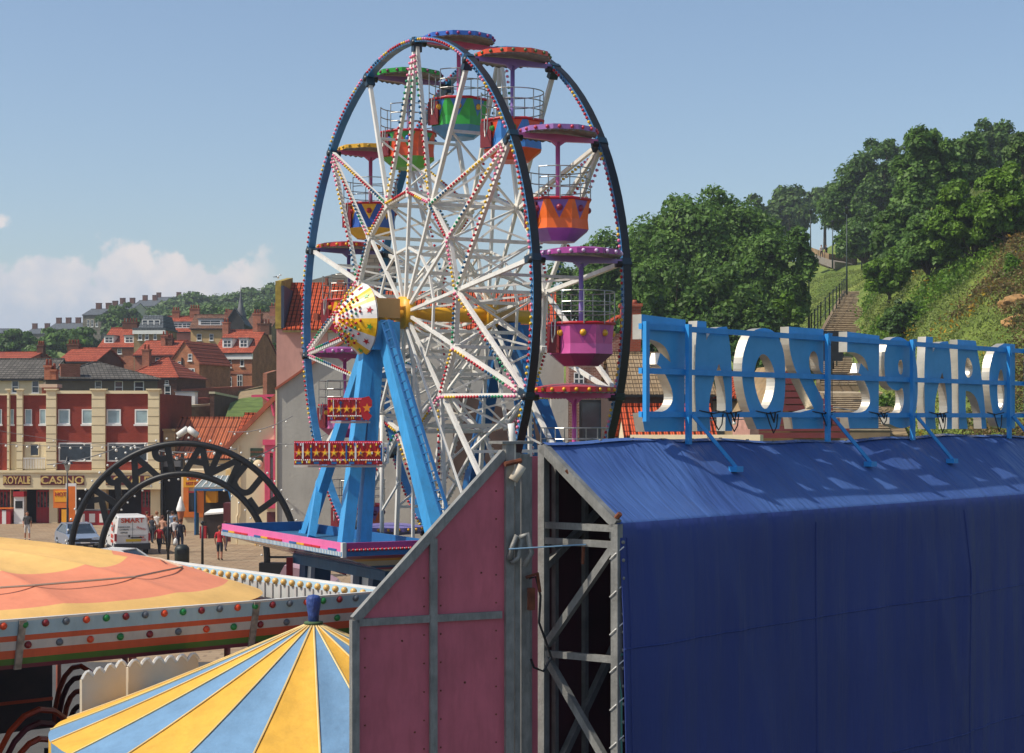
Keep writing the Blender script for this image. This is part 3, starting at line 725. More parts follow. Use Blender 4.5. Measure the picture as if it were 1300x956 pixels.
mb.tube([(0.0, -FO-0.05, 6.25), (0.0, -FO+0.1, 6.12)], 0.03, 6)
mb.build('rusty_bolt', rust, booth)
mb = MB()
for x in (4, 8, 12, 16): mb.beam((x, 0, 0), (x, 0, ZR-0.1), w); mb.beam((x, -FO+0.1, 0), (x, -FO+0.1, ZE-0.1), w); mb.beam((x, 0, ZR-0.12), (x, -FO+0.1, ZE-0.1), w)
mb.beam((0.05, 0, ZR-0.1), (LB, 0, ZR-0.1), w); mb.beam((0.05, -FO+0.1, ZE-0.12), (LB, -FO+0.1, ZE-0.12), w)
mb.build('inner_frame', steel, booth)
maroon = mat('maroon_board', '#451620', 0.7, var=0.3, dirt=0.4)
mb = MB(); mb.box(0.05, LB, 0.12, 0.18, 0, ZR-0.15); mb.build('back_wall', maroon, booth)
mb = MB()
for k in range(7): mb.beam((0.3+k*0.55, 0.08, 0), (0.3+k*0.55, 0.08, ZR-0.2), 0.06)
mb.beam((0.1, 0.05, 5.6), (1.4, 0.05, 6.4), 0.08); mb.beam((0.1, 0.03, 3.0), (1.4, 0.03, 4.6), 0.08)
mb.build('wall_stud', steel, booth)
mb = MB()
mb.tube([(0.0, -FO-0.02, 4.64), (0.03, -FO-0.06, 4.68), (0.0, -FO+0.05, 4.72), (-0.03, -FO-0.03, 4.6), (0.02, -FO-0.05, 4.2), (0.02, -FO-0.05, 3.0)], 0.012, 5)
mb.build('green_rope', mat('green_rope', '#4d8a78', 0.8), booth)

# sign: rails, posts and letters seen from behind
signblue = mat('sign_back_blue', '#3a9bd0', 0.4, var=0.07, scale=2, dirt=0.15); railblue = mat('sign_rail_blue', '#2b93d6', 0.45, var=0.08, scale=3, dirt=0.25)
silver = mat('aluminium_return', '#cbc3b2', 0.34, 0.62, var=0.12, scale=4, dirt=0.35)
sign = thing('letter_sign', 'row of big blue backed capital letters on rails above the blue tarpaulin', 'sign', (B0.x, B0.y, 0), RZB)
def s_of(px):
    # position along ridge line for a pixel column
    q = (px-CX)/F; return (q*B0.y-B0.x)/(DV.x-q*DV.y)
def zl(py, px):
    D = B0.y+s_of(px)*DV.y; return H+(HZ-py)*D/F
YS = -0.02
for (zz, nm) in ((zl(415, 820), 't'), (zl(471, 820), 'm'), (zl(526, 820), 'b')):
    mb = MB(); mb.box(s_of(809), s_of(1296)+0.2, YS-0.05, YS, zz-0.035, zz+0.035); mb.build('rail', railblue, sign)
for px in (812, 866, 1043, 1151, 1274, 1296):
    mb = MB(); s = s_of(px); zb = ZR-0.02 if px not in (812, 1296) else zl(530, 820)-0.05
    mb.box(s-0.035, s+0.035, YS-0.11, YS-0.052, zb, zl(412, 820)+0.03); 
    mb.prism([(s-0.06, YS-0.115, zl(412, 820)+0.04), (s+0.06, YS-0.115, zl(412, 820)+0.04), (s, YS-0.115, zl(412, 820)-0.14)], (0, -0.01, 0)) if px in (1043, 1151, 1274) else None
    mb.build('post', railblue, sign)
for px in (868, 1045, 1153, 1276):
    mb = MB(); s = s_of(px); mb.beam((s, YS-0.12, zl(527, 820)), (s+0.42, YS-0.5, ZR-0.32), 0.045, 0.045); mb.box(s+0.36, s+0.5, YS-0.55, YS-0.42, ZR-0.37, ZR-0.3); mb.build('stay', railblue, sign)
LET = {
 'E': ([(0, 1, 1), (1, .98, 1), (.985, .6), (.97, 0, 1), (.07, 0, 1), (.0, .16, 1), (.5, .165), (.69, .24), (.71, .34), (.57, .47), (.42, .56, 1), (.34, .58, 1), (.42, .68, 1), (.655, .6, 1), (.61, .68), (.5, .75), (.26, .79), (0, .79, 1)], []),
 'N': ([(.06, 1, 1), (.30, 1, 1), (.30, .83, 1), (.38, .89), (.58, .955), (.86, .965, 1), (.95, .8), (1, .5), (1, 0, 1), (.81, 0, 1), (.83, .3), (.76, .48), (.64, .62, 1), (.5, .48), (.35, .25), (.42, 0, 1), (.06, 0, 1), (0, .3), (0, .7)], []),
 'O': ([(.5, 1), (.78, .96), (.97, .78), (1, .5), (.97, .25), (.85, 0, 1), (.34, 0, 1), (.1, .25), (0, .5), (.02, .72), (.2, .95)], [[(.5, .74), (.62, .7), (.74, .58), (.76, .45), (.68, .28), (.52, .17), (.36, .3), (.27, .48), (.3, .62), (.4, .72)]]),
 'Z': ([(0, 1, 1), (1, 1, 1), (1, .55, 1), (.88, .58), (.84, .72), (.74, .78), (.62, .76), (.56, .66), (.66, .5), (1, .28, 1), (1, 0, 1), (.12, 0, 1), (.06, .14, 1), (.72, .2, 1), (.45, .38), (.15, .6), (0, .8)], []),
 'G': ([(.02, .85), (0, .65), (.05, .5), (.2, .43), (.42, .41), (.52, .46), (.58, .36), (.56, .24), (.45, .17), (.15, .16, 1), (.15, .06, 1), (.5, 0), (.85, .05), (.98, .28), (1, .5), (.95, .78), (.72, .95), (.42, 1), (.15, .96)], [[(.4, .72), (.5, .76), (.56, .68), (.52, .58), (.42, .6)]]),
 'A': ([(0, 1, 1), (.62, 1, 1), (.74, .78), (.9, .4), (1, 0, 1), (.83, 0, 1), (.8, .17), (.65, .35), (.45, .42), (.28, .43, 1), (.27, .2), (.35, 0, 1), (.05, 0, 1), (.03, .5)], [[(.33, .82), (.45, .77), (.53, .68), (.48, .6), (.35, .57), (.26, .62), (.26, .73)]]),
 'D': ([(.58, 1, 1), (1, 1, 1), (1, 0, 1), (.45, 0), (.25, .05), (.06, .3), (0, .52), (.03, .74), (.22, .93)], [[(.46, .72), (.56, .6), (.6, .3), (.42, .18), (.3, .4), (.35, .62)]]),
}
ZT, ZB = zl(400, 830)-0.0, zl(548, 830)
for ch, a, b, zt, zb in (('E', 816, 872, 0, 0), ('N', 884, 931, -.03, 0), ('O', 943, 999, -.05, .02), ('Z', 1003, 1047, -.02, 0.02), ('E', 1077, 1118, -.03, .02), ('G', 1124, 1167, -.04, .0), ('N', 1175, 1210, -.02, 0), ('A', 1217, 1254, -.03, 0), ('D', 1257, 1290, -.04, .0)):
    sa, sb = s_of(a), s_of(b); ou, ho = LET[ch]
    sc = lambda p: [(x*(sb-sa), y*(ZT+zt-ZB-zb)) for x, y in p]
    me = curve_shape(sc(smooth_poly(ou)), [sc(smooth_poly(h)) for h in ho], 0.14)
    me.materials.clear(); me.materials.append(signblue); me.materials.append(silver)
    for p in me.polygons:
        p.material_index = 0 if (p.normal.z > 0.9) else 1
        p.use_smooth = False
    me.name = 'sign_letter'
    o = obj_from_mesh('sign_letter', me, sign, (sa, 0.09, ZB+zb)); o.rotation_euler = (R(90), 0, 0)
mb = MB(); rr = random.Random(5)
for px in (925, 975, 1045, 1115, 1190, 1262, 905):
    s = s_of(px); z = zl(522, 830); L = rr.uniform(0.25, 0.45)
    L *= .7
    mb.tube([(s-0.16, YS-0.06, z-0.01), (s-.1, YS-0.08, z-L*.6), (s, YS-0.07, z-L), (s+.09, YS-.06, z-L*.7), (s+.12, YS-0.06, z-.03)], 0.009, 5)
    if rr.random() > .4: mb.tube([(s-.08, YS-.07, z+.0), (s-.02, YS-.09, z-L*.5), (s+.05, YS-.07, z-.01)], .012, 5)
    mb.tube([(s-0.4, YS-0.055, z+0.01), (s-.1, YS-0.06, z-0.025), (s+0.2, YS-0.055, z+.01)], 0.008, 5)
mb.build('black_cable', blackm, sign)
tag_y = None

# pink ride panel in front of the wheel
PD0, PD1 = 18.5, 19.3
pinkpanel = mat('weathered_pink_panel', '#c2616e', 0.6, var=0.12, scale=1.6, dirt=0.35, bump=.25, bscale=2.5)
pa = P(450, 787, PD0); pb = P(640, 575, PD1)
dirp = (Vector((pb.x, pb.y, 0))-Vector((pa.x, pa.y, 0))); LP = dirp.length; RZP = math.atan2(dirp.y, dirp.x)
[n for n in pinkpanel.node_tree.nodes if n.type == 'MIX'][0].inputs[7].default_value = (*srgb('#7a4038'), 1)
panel = thing('ride_side_panel', 'weathered pink side panel with a slanting top edge in a grey metal frame', 'fairground panel', (pa.x, pa.y, 0), RZP)
mb = MB(); mb.prism([(0.03, 0, 0.05), (LP, 0, 0.05), (LP, 0, pb.z-0.06), (0.03, 0, pa.z-0.04)], (0, 0.03, 0)); mb.build('pink_sheet', pinkpanel, panel)
mb = MB(); w = 0.085
sx = lambda x: LP*x
zmid = PZ(785, 18.9)
mb.beam((0, 0.0, 0), (0, 0.0, pa.z), w); mb.beam((0.0, -0.0, pa.z), (LP, -0.0, pb.z), w, w*1.15)
mb.build('frame_edge', steel, panel)
mb = MB(); xm = LP*0.51
mb.box(xm-w/2, xm+w/2, -0.045, -0.005, 0.05, pa.z+(pb.z-pa.z)*0.51-0.06); mb.box(w/2, xm-w/2-.002, -0.04, -0.005, zmid-0.04, zmid+0.04); mb.box(xm+w/2+.002, LP-w/2, -0.04, -0.005, zmid-0.04, zmid+0.04)
mb.build('frame_bar', steel, panel)
mb = MB(); rv = random.Random(4)
for i in range(22):
    z = .3+i*.31
    for x in (.12, xm-.1, xm+.1, LP-.1):
        zt_ = pa.z+(pb.z-pa.z)*x/LP-.15
        if z < zt_: mb.ball((x, -.002, z), .011, 6, 3)
for (x, z) in ((.55, 4.9), (1.5, 5.6), (1.3, 4.4), (.7, 3.9)): mb.tube([(x, .004, z), (x, -.004, z)], rv.uniform(.01, .018), 9)
mb.build('screw', rust, panel)
mb = MB()
for i, (dx, wd, yy, dz) in enumerate(((0.03, 0.10, 0.0, 0.1), (0.17, 0.07, 0.06, 0.0), (0.33, 0.11, 0.22, -0.02), (0.46, 0.05, 0.3, -0.05))):
    mb.box(LP+dx-0.03, LP+dx-0.03+wd, -0.05+yy, 0.05+yy, 0, pb.z+dz)
mb.box(LP-0.05, LP+0.34, -0.06, 0.3, pb.z+0.1, pb.z+0.13)
mb.build('corner_post', steel, panel)
mb = MB(); mb.box(LP+0.1, LP+0.6, 0.34, 0.37, 0, pb.z-0.05); mb.build('pink_strip', pinkpanel, panel)
mb = MB(); z = 5.86
mb.tube([(LP+0.02, -0.08, z-0.12), (LP+0.05, -0.1, z+0.02), (LP+0.1, -0.1, z+0.14), (LP+0.16, -0.1, z+0.1), (LP+0.13, -0.1, z-0.1), (LP+0.05, -0.08, z-0.16)], 0.03, 8); mb.tube([(LP+0.2, -0.1, z-0.2), (LP+0.28, -0.12, z-0.05), (LP+0.22, -0.12, z+0.16), (LP+0.15, -0.1, z+0.12)], 0.035, 8)
mb.build('hook', steel, panel)
mb = MB(); mb.tube([(LP+0.0, -0.12, z), (LP+0.9, -0.25, z+0.03)], 0.009, 6); mb.build('tie_rod', mat('pale_blue_metal', '#8fb2c8', 0.3, 0.3), panel)
mb = MB()
pts = [(LP+0.36, 0.1, 5.5), (LP+0.44, 0.08, 5.52), (LP+0.5, 0.08, 5.3), (LP+0.48, 0.08, 5.0), (LP+0.56, 0.08, 4.8), (LP+0.62, 0.05, 4.6), (LP+0.52, 0.05, 4.45), (LP+0.4, 0.05, 4.5), (LP+0.36, 0.05, 4.6)]
mb.tube(pts, 0.014, 6); mb.build('black_cable', blackm, panel)
mb = MB(); mb.tube([(LP+0.3, 0.05, 5.52), (LP+0.44, 0.04, 5.56), (LP+0.47, 0.04, 5.35)], 0.02, 6); mb.box(LP+0.33, LP+0.4, 0.02, 0.08, 5.15, 5.4); mb.build('rusty_bracket', rust, panel)
mb = MB(); c = Vector((LP+0.05, -0.12, 6.62)); mb.tube([c, c+Vector((0.1, -0.02, 0.16))], 0.055, 10, 0); mb.tube([c+Vector((-.1, 0, .18)), c+Vector((0, 0, .2)), c+Vector((.1, 0, .22))], 0.03, 6, 1); mb.build('floodlight', [creamp, rust], panel)
mb = MB(); mb.tube([(LP+0.12, 0.03, 6.55), (LP+0.12, 0.03, 7.1), (LP+0.1, 0.03, 7.25)], 0.04, 8); mb.build('white_conduit', white, panel)

# ================================================================== STRIPED TENT
ty = mat('tent_yellow_canvas', '#d9a63a', 0.7, var=0.09, dirt=0.3, bump=.5, bscale=3.5); tb = mat('tent_blue_canvas', '#6a8fae', 0.7, var=0.09, dirt=0.3, bump=.5, bscale=3.5); pipe = mat('tent_seam_cream', '#d8bd80', 0.8)
ta = P(398, 789, 23.0); tent = thing('striped_tent', 'round tent top in blue and yellow stripes with a navy covered finial', 'tent', (ta.x, ta.y, 0), R(8))
mb = MB(); n = 24; sub = 8; RT, DZ = 3.4, 1.36; rings = 22
def tpt(a, s):
    u = (a/(2*math.pi/n)) % 1.0
    sag = -0.10*math.sin(math.pi*s)*(0.35+0.65*math.sin(math.pi*u))*s
    wr = 0.012*math.sin(s*38+u*5)*math.sin(math.pi*u)*s
    return Vector((RT*s*math.cos(a), RT*s*math.sin(a), ta.z-DZ*s**0.97+sag+wr))
for i in range(n*sub):
    a0 = 2*math.pi*i/(n*sub); a1 = 2*math.pi*(i+1)/(n*sub)
    for j in range(rings):
        s0 = 0.015+0.985*j/rings; s1 = 0.015+0.985*(j+1)/rings
        mb.face([tpt(a0, s0), tpt(a0 if False else a1, s0), tpt(a1, s1), tpt(a0, s1)], (i//sub) % 2, True)
mb.build('canopy', [tb, ty], tent, weld=True)
mb = MB()
for i in range(n):
    a = 2*math.pi*i/n; mb.tube([tpt(a, 0.02+0.98*k/14)+Vector((0, 0, .008)) for k in range(15)], 0.013, 5)
mb.build('seam', pipe, tent)
mb = MB()
for i in range(n*3):
    a0, a1 = 2*math.pi*i/(n*3), 2*math.pi*(i+1)/(n*3); p0, p1 = tpt(a0, 1), tpt(a1, 1)
    mb.face([p0, p1, p1-Vector((0, 0, .35)), (p0+p1)/2-Vector((0, 0, .45)), p0-Vector((0, 0, .35))], (i//3) % 2)
mb.build('valance', [ty, tb], tent)
mb = MB(); mb.tube([(0, 0, 0), (0, 0, ta.z)], 0.06)
for i in range(8):
    a = 2*math.pi*i/8; mb.tube([(RT*0.97*math.cos(a), RT*0.97*math.sin(a), 0), (RT*0.97*math.cos(a), RT*0.97*math.sin(a), ta.z-DZ)], 0.04)
mb.build('tent_pole', steel, tent)
navy = mat('navy_bag', '#2a4482', 0.6, var=0.2, scale=12, bump=0.6, bscale=14)
mb = MB(); mb.lathe([(0.04, -0.02), (0.07, 0.0), (0.075, 0.1), (0.095, 0.22), (0.1, 0.3), (0.075, 0.345), (0.0, 0.36)], 12, c=(0, 0, ta.z)); mb.build('finial_cover', navy, tent)
mb = MB(); mb.lathe([(0.0, 0.01), (0.12, 0.0), (0.13, -0.03), (0.0, -0.03)], 12, c=(0, 0, ta.z)); mb.build('finial_base', mat('green_felt', '#3f5a38', 0.8), tent)

# ================================================================== DOME ROOFED RIDE (lower left)
rc = Vector((-11.0, 29.3, 0)); HS = 6.4; RZD = math.atan2(0.637, 0.77)
ride = thing('covered_ride', 'square junior ride under a flat orange and yellow canvas roof with striped rounding boards', 'fairground ride', (rc.x, rc.y, 0), RZD)
oc = mat('orange_canvas', '#de8764', 0.7, var=0.08, scale=1, dirt=0.22, bump=.4, bscale=2); yc = mat('yellow_canvas', '#e0b267', 0.7, var=0.08, scale=1, dirt=0.22, bump=.4, bscale=2)
mb = MB(); ZF = 4.5; NA, NR = 432, 90; nr = 18
RX = HS-0.55
def dome(a, s):
    c, si = math.cos(a), math.sin(a); k = 3.0
    rr = (RX+.35*max(0,-si))/((abs(c)**k+abs(si)**k)**(1/k))
    u = abs(math.sin(a*nr/2)); sc = (1-u)**1.6
    z = 4.42+0.86*(1-s**1.9)+0.12*sc*math.sin(math.pi*min(1, s))*s*1.6-0.02+0.012*math.sin(a*37+s*9)*s*(1-s)
    if s > 0.93: z -= (s-0.93)*0.6
    return Vector((rr*s*c, rr*s*si, z))
for i in range(NA):
    a0 = 2*math.pi*i/NA; a1 = 2*math.pi*(i+1)/NA
    for j in range(NR):
        s0 = j/NR; s1 = (j+1)/NR
        w_ = lambda a, s: s-0.015*math.sin(math.pi*s)**.7*(abs(math.sin(a*nr/2))**.7-.6) if 0 < s < 1 else s
        sm = (s0+s1)/2; m = 1 if sm > 0.915 else (0 if sm > 0.66 else (1 if sm > 0.30 else 0))
        mb.face([dome(a0, w_(a0, s0)), dome(a1, w_(a1, s0)), dome(a1, w_(a1, s1)), dome(a0, w_(a0, s1))], m, True)
mb.build('canvas_roof', [oc, yc], ride, weld=True)
mb = MB()
mb.tube([dome(2*math.pi*i/nr, 0.80)+Vector((0, 0, .015)) for i in range(nr+1)], 0.017, 5); mb.build('roof_strap', mat('strap_tan', '#b8a48c', 0.9), ride)
# rounding boards on four sides
bw_ = mat('board_pale_blue', '#9bb8c6', 0.5, var=0.1, dirt=0.3); bo = mat('board_orange', '#c2512c', 0.5, var=0.1, dirt=0.3); bwh = mat('board_grey_white', '#bdb8b2', 0.5, var=0.1, dirt=0.3); bg = mat('board_green', '#40661e', 0.5, var=0.12, dirt=0.2); bm_ = mat('board_maroon', '#5a1428', 0.5, var=0.2)
bdy = mat('board_white_edge', '#cfccc4', 0.5)
bands = [(0, .035, 5), (.035, .24, 0), (.24, .32, 1), (.32, .45, 2), (.45, .57, 1), (.57, .66, 3), (.66, .72, 4)]
BC = [mat('big_green_cap', '#1c7a38', 0.3), mat('big_dark_red_cap', '#7e1c1e', 0.3), mat('big_grey_cap', '#5a5f64', 0.3), mat('big_orange_cap', '#d2461a', 0.3)]
for q in range(4):
    s = thing('rounding_board', None, None); s.parent = ride; s.rotation_euler = (0, 0, q*math.pi/2)
    del_ = None
    mb = MB()
    for d0, d1, m in bands:
        y0 = -HS-0.05-0.25*(0.0); mb.hexa([(-HS, -HS+0.25*d1-0.08, ZF-d1), (HS, -HS+0.25*d1-0.08, ZF-d1), (HS, -HS+0.25*d1, ZF-d1), (-HS, -HS+0.25*d1, ZF-d1),
                                              (-HS, -HS+0.25*d0-0.08, ZF-d0), (HS, -HS+0.25*d0-0.08, ZF-d0), (HS, -HS+0.25*d0, ZF-d0), (-HS, -HS+0.25*d0, ZF-d0)], m)
    bpart = mb.build('rounding_board', [bw_, bo, bwh, bg, bm_, bdy], ride); bpart.rotation_euler = (0, 0, q*math.pi/2)
    bpy.data.objects.remove(s)
    for i in range(40 if q < 2 else 0):
        mb = MB(); x = -HS+0.2+i*0.312; mb.ball((x, -HS-0.085+0.25*0.07, ZF-0.085), 0.055, 12, 6); mb.build('round_lamp', BC[i % 4], bpart)
    for i in range(26 if q < 2 else 0):
        mb = MB(); x = -HS+0.35+i*0.475; mb.ball((x, -HS-0.085+0.25*0.385, ZF-0.385), 0.055, 12, 6); mb.build('round_lamp', BC[i % 4], bpart)
    mb = MB()
    for x in (-HS+2.6, 0, HS-2.6, HS-0.12):
        mb.hexa([(x-.05, -HS+0.25*.73-0.12, ZF-.73), (x+.05, -HS+0.25*.73-0.12, ZF-.73), (x+.05, -HS+.25*.73-.08, ZF-.73), (x-.05, -HS+.25*.73-.08, ZF-.73),
                 (x-.05, -HS-0.12, ZF-.02), (x+.05, -HS-.12, ZF-.02), (x+.05, -HS-.08, ZF-.02), (x-.05, -HS-.08, ZF-.02)], 0)
    mb.build('board_joint', mat('joint_grey', '#8a7f74', 0.6, var=0.4, scale=9), bpart)
    # inner face: white slats with yellow bulbs, seen on the far side
    if q != 1: mb = None
    mb = MB(); mb.box(-HS+0.1, HS-0.1, -HS+0.33, -HS+0.35, ZF-0.36, ZF-0.1, 0)
    for i in range(48): x = -HS+0.2+i*0.26; mb.box(x, x+0.05, -HS+0.351, -HS+0.38, ZF-0.36, ZF-0.1, 1)
    for i in range(46 if q == 1 else 0): mb.ball((-HS+0.28+i*0.27, -HS+0.36, ZF-0.05), 0.06, 8, 5, 2)
    mb.build('inner_board', [mat('inner_board_white', '#b9b8b2', 0.6), bwh, mat('warm_bulb', '#dcae62', 0.3)], bpart)
    mb = MB()
    for x in (-HS+0.1, -2, 2): mb.tube([(x, -HS+0.5, 0), (x, -HS+0.5, ZF-0.4)], 0.06, 8)
    pl_ = mb.build('roof_pillar', mat('pillar_salmon', '#a8604e', 0.5, dirt=0.3), ride); pl_.rotation_euler = (0, 0, q*math.pi/2)
# scenery walls on the far sides and the centre core
dks = mat('scenery_dark', '#2c1a14', .6, var=.5, scale=2); non = mat('neon_orange_trim', '#b5431c', 0.3)
for q in (2, 3):
    mb = MB(); mb.box(-HS+.3, HS-.3, -HS+.55, -HS+.62, .6, ZF-.45, 0)
    for i in range(9):
        cxx = -HS+1.2+i*1.35
        for r_ in (.55, .42, .25): mb.tube([(cxx+r_*math.cos(k*math.pi/10), -HS+.66, 2.6+r_*1.5*math.sin(k*math.pi/10)) for k in range(11)], .03, 5, 1)
    for z in (1.2, 2.3, 3.9): mb.box(-HS+.3, HS-.3, -HS+.625, -HS+.65, z, z+.07, 1)
    o = mb.build('scenery_wall', [dks, non], ride); o.rotation_euler = (0, 0, q*math.pi/2)
mb = MB(); mb.lathe([(1.5, .6), (1.3, 2.2), (1.7, 4.2)], 16)
mb.build('centre_core', dks, ride)
mb = MB()
for k in range(16):
    a = 2*math.pi*k/16; mb.tube([(1.53*math.cos(a), 1.53*math.sin(a), .7), (1.34*math.cos(a), 1.34*math.sin(a), 2.2), (1.72*math.cos(a), 1.72*math.sin(a), 4.1)], .03, 5)
for k in range(12):
    a = 2*math.pi*k/12; mb.beam((1.5*math.cos(a), 1.5*math.sin(a), 4.0), (5.6*math.cos(a), 5.6*math.sin(a), 4.1), .08)
mb.build('roof_spar', non, ride)
# interior: dark platform with orange neon trimmed car hoops
mb = MB(); mb.lathe([(0, 0.6), (5.4, 0.6), (5.5, 0.3), (5.5, 0)], 32); mb.build('turntable', mat('turntable_dark', '#2a1d16', 0.6, var=0.4), ride)
for k in range(7):
    a = -math.pi/2-0.9+k*0.42; c = Vector((4.1*math.cos(a), 4.1*math.sin(a), 0.6)); t = Vector((-math.sin(a), math.cos(a), 0))
    mb = MB()
    for r_, m in ((0.95, 0), (0.8, 1), (0.62, 0), (0.42, 1)):
        mb.tube([c+t*r_*math.cos(q*math.pi/10)*1.1+Vector((0, 0, 1.3+r_*1.4*math.sin(q*math.pi/10)-.5)) for q in range(11)], 0.05, 6, m)
    mb.box(c.x-0.5, c.x+0.5, c.y-0.5, c.y+0.5, 0.6, 1.2, 2)
    mb.build('ride_car', [mat('neon_orange_trim', '#b5431c', 0.3), bm_, mat('car_dark', '#1d1512', 0.5)], ride)
# scalloped white fence by the tent
def scallop(x0, x1, y0, y1, D0_, D1_, n, label):
    a = P(x0, y0, D0_); b = P(x1, y1, D1_); d = b-a; d.z = 0; L = d.length
    t = thing('scalloped_board', label, 'fence', (a.x, a.y, 0), math.atan2(d.y, d.x))
    mb = MB(); st = L/n; pts = [(0, 0, 1.6)]
    for i in range(n):
        for q in range(5):
            u = (i+q/5); z = a.z+(b.z-a.z)*u/n
            pts.append((u*st, 0, z+0.09*abs(math.sin(math.pi*(q/5)))))
    pts += [(L, 0, b.z), (L, 0, 1.6)]
    mb.prism(pts, (0, 0.03, 0)); mb.build('board', creamp, t)
    mb = MB(); mb.tube([Vector(p)+Vector((0, 0, .015)) for p in pts[1:-1]], 0.025, 5); mb.build('white_edge', white, t)
    mb = MB()
    for x in (0.05, L-0.05): mb.box(x-.04, x+.04, 0.035, 0.1, 0, a.z)
    mb.build('post', creamp, t)
scallop(104, 160, 864, 846, 24.3, 24.7, 4, 'cream board with scalloped white top edge left of the striped tent')
scallop(163, 252, 848, 838, 24.8, 26.0, 6, 'longer cream scalloped board half behind the striped tent')

# ================================================================== LUNA PARK ARCH
AD = 80.0; ac = P(233, 709, AD); ro_, ri_ = 150*AD/F, 108*AD/F
arch = thing('entrance_arch', 'black double arch with cut out capital letters and white bulbs over the plaza', 'arch', (ac.x, ac.y, 0), R(-4))
ironm = mat('arch_black_paint', '#0b0c0d', 0.45, var=0.2, spec=0.35)
for rr, th in ((ro_-0.14, 0.15), (ri_-0.02, 0.15)):
    mb = MB(); pts = [(rr*math.cos(a), 0, ac.z+rr*math.sin(a)) for a in np.linspace(0, math.pi, 61)]
    pts = [(rr, 0, 0)]+pts+[(-rr, 0, 0)]
    mb.tube(pts, th, 10); mb.build('arch_tube', ironm, arch)
mb = MB()
for s in (-1, 1):
    mb.box(s*(ri_+ro_)/2-1.1, s*(ri_+ro_)/2+1.1, -0.3, 0.3, 0, 0.7)
    for z in (0.9, 1.6): mb.box(s*(ri_+ro_)/2-0.75, s*(ri_+ro_)/2+0.75, -0.06, 0.06, z, z+0.1)
mb.build('arch_base', ironm, arch)
rl = (ro_+ri_)/2-0.08
for ch, x, y in (('K', 126, 640), ('R', 147, 612), ('A', 175, 590), ('P', 207, 577), ('A', 254, 577), ('N', 288, 589), ('U', 316, 607), ('L', 339, 634)):
    ang = math.atan2(709-y, x-233)
    cu = text_obj(ch, 2.0, 0.14, ironm, arch, (rl*math.cos(ang), 0, ac.z+rl*math.sin(ang)), name='arch_letter', mirror=True, bold=0.05, sx=.95)
    cu.rotation_euler = (R(90), -(ang-math.pi/2), 0)
bulbw = mat('white_bulb', '#d8d6cc', 0.15, var=0.03, spec=0.8)
mb = MB()
for a in np.linspace(0.05, math.pi-0.05, 34): mb.ball(((ro_+0.12)*math.cos(a), -0.05, ac.z+(ro_+0.12)*math.sin(a)), 0.06, 8, 5)
for a in np.linspace(0.05, math.pi-0.05, 26): mb.ball(((ri_-0.26)*math.cos(a), -0.05, ac.z+(ri_-0.26)*math.sin(a)), 0.055, 8, 5)
mb.build('arch_bulbs', bulbw, arch)
for dx, tilt in ((-0.15, 0.35), (0.55, -0.35)):
    mb = MB(); zc = ac.z+ro_+0.1; c = Vector((-0.0+dx*1.0, 0, zc)); mb.tube([c, c+Vector((0, 0, .15))], 0.05, 6, 1); t_ = Vector((tilt, 0, 0.25)).normalized(); mb.tube([c+Vector((-tilt*.3, 0, .12)), c+Vector((-tilt*.3, 0, .12))+t_*0.55], 0.15, 10, 0)
    mb.build('floodlight', [white, ironm], arch)

# ================================================================== GENERIC BUILDINGS
brick_r = brick_mat('red_brick', '#a3604a', '#8a4e38', '#94755e'); brick_o = brick_mat('orange_brick', '#b56e48', '#9e5c3c', '#a08068')
brick_d = brick_mat('dark_brick', '#6a4434', '#553628', '#5b4638'); stone_g = brick_mat('grey_stone', '#7d7566', '#665f52', '#5a554a', 0.6, 0.28)
stone_t = brick_mat('tan_stone', '#9c8260', '#86704f', '#8f7a5c', 0.6, 0.3)
cream_w = mat('cream_render', '#dac8a4', 0.85, var=0.07, scale=0.6, dirt=0.15); pink_w = mat('pink_render', '#d08872', 0.85, var=0.06, dirt=0.12)
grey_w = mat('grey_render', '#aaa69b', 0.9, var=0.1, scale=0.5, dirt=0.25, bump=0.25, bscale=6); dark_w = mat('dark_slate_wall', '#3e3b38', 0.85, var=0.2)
tile_o = tile_mat('orange_pantile', '#c05a36', '#a84a2c', 0.3, 0.35); tile_r = tile_mat('red_clay_tile', '#b45c42', '#a24e38', 0.3, 0.3, 0.4); tile_b = tile_mat('brown_clay_tile', '#84604c', '#6e4f3e', 0.3, 0.3, 0.4)
slate = tile_mat('grey_slate', '#716c64', '#5b5750', 0.35, 0.28, 0.1, 0.35); slate_b = tile_mat('blue_grey_slate', '#6e7478', '#5c6266', 0.35, 0.28, 0.1, 0.25)
lead = mat('lead_grey', '#5f6062', 0.6, var=0.15); potm = mat('chimney_pot_clay', '#9a4e34', 0.8, var=0.2)

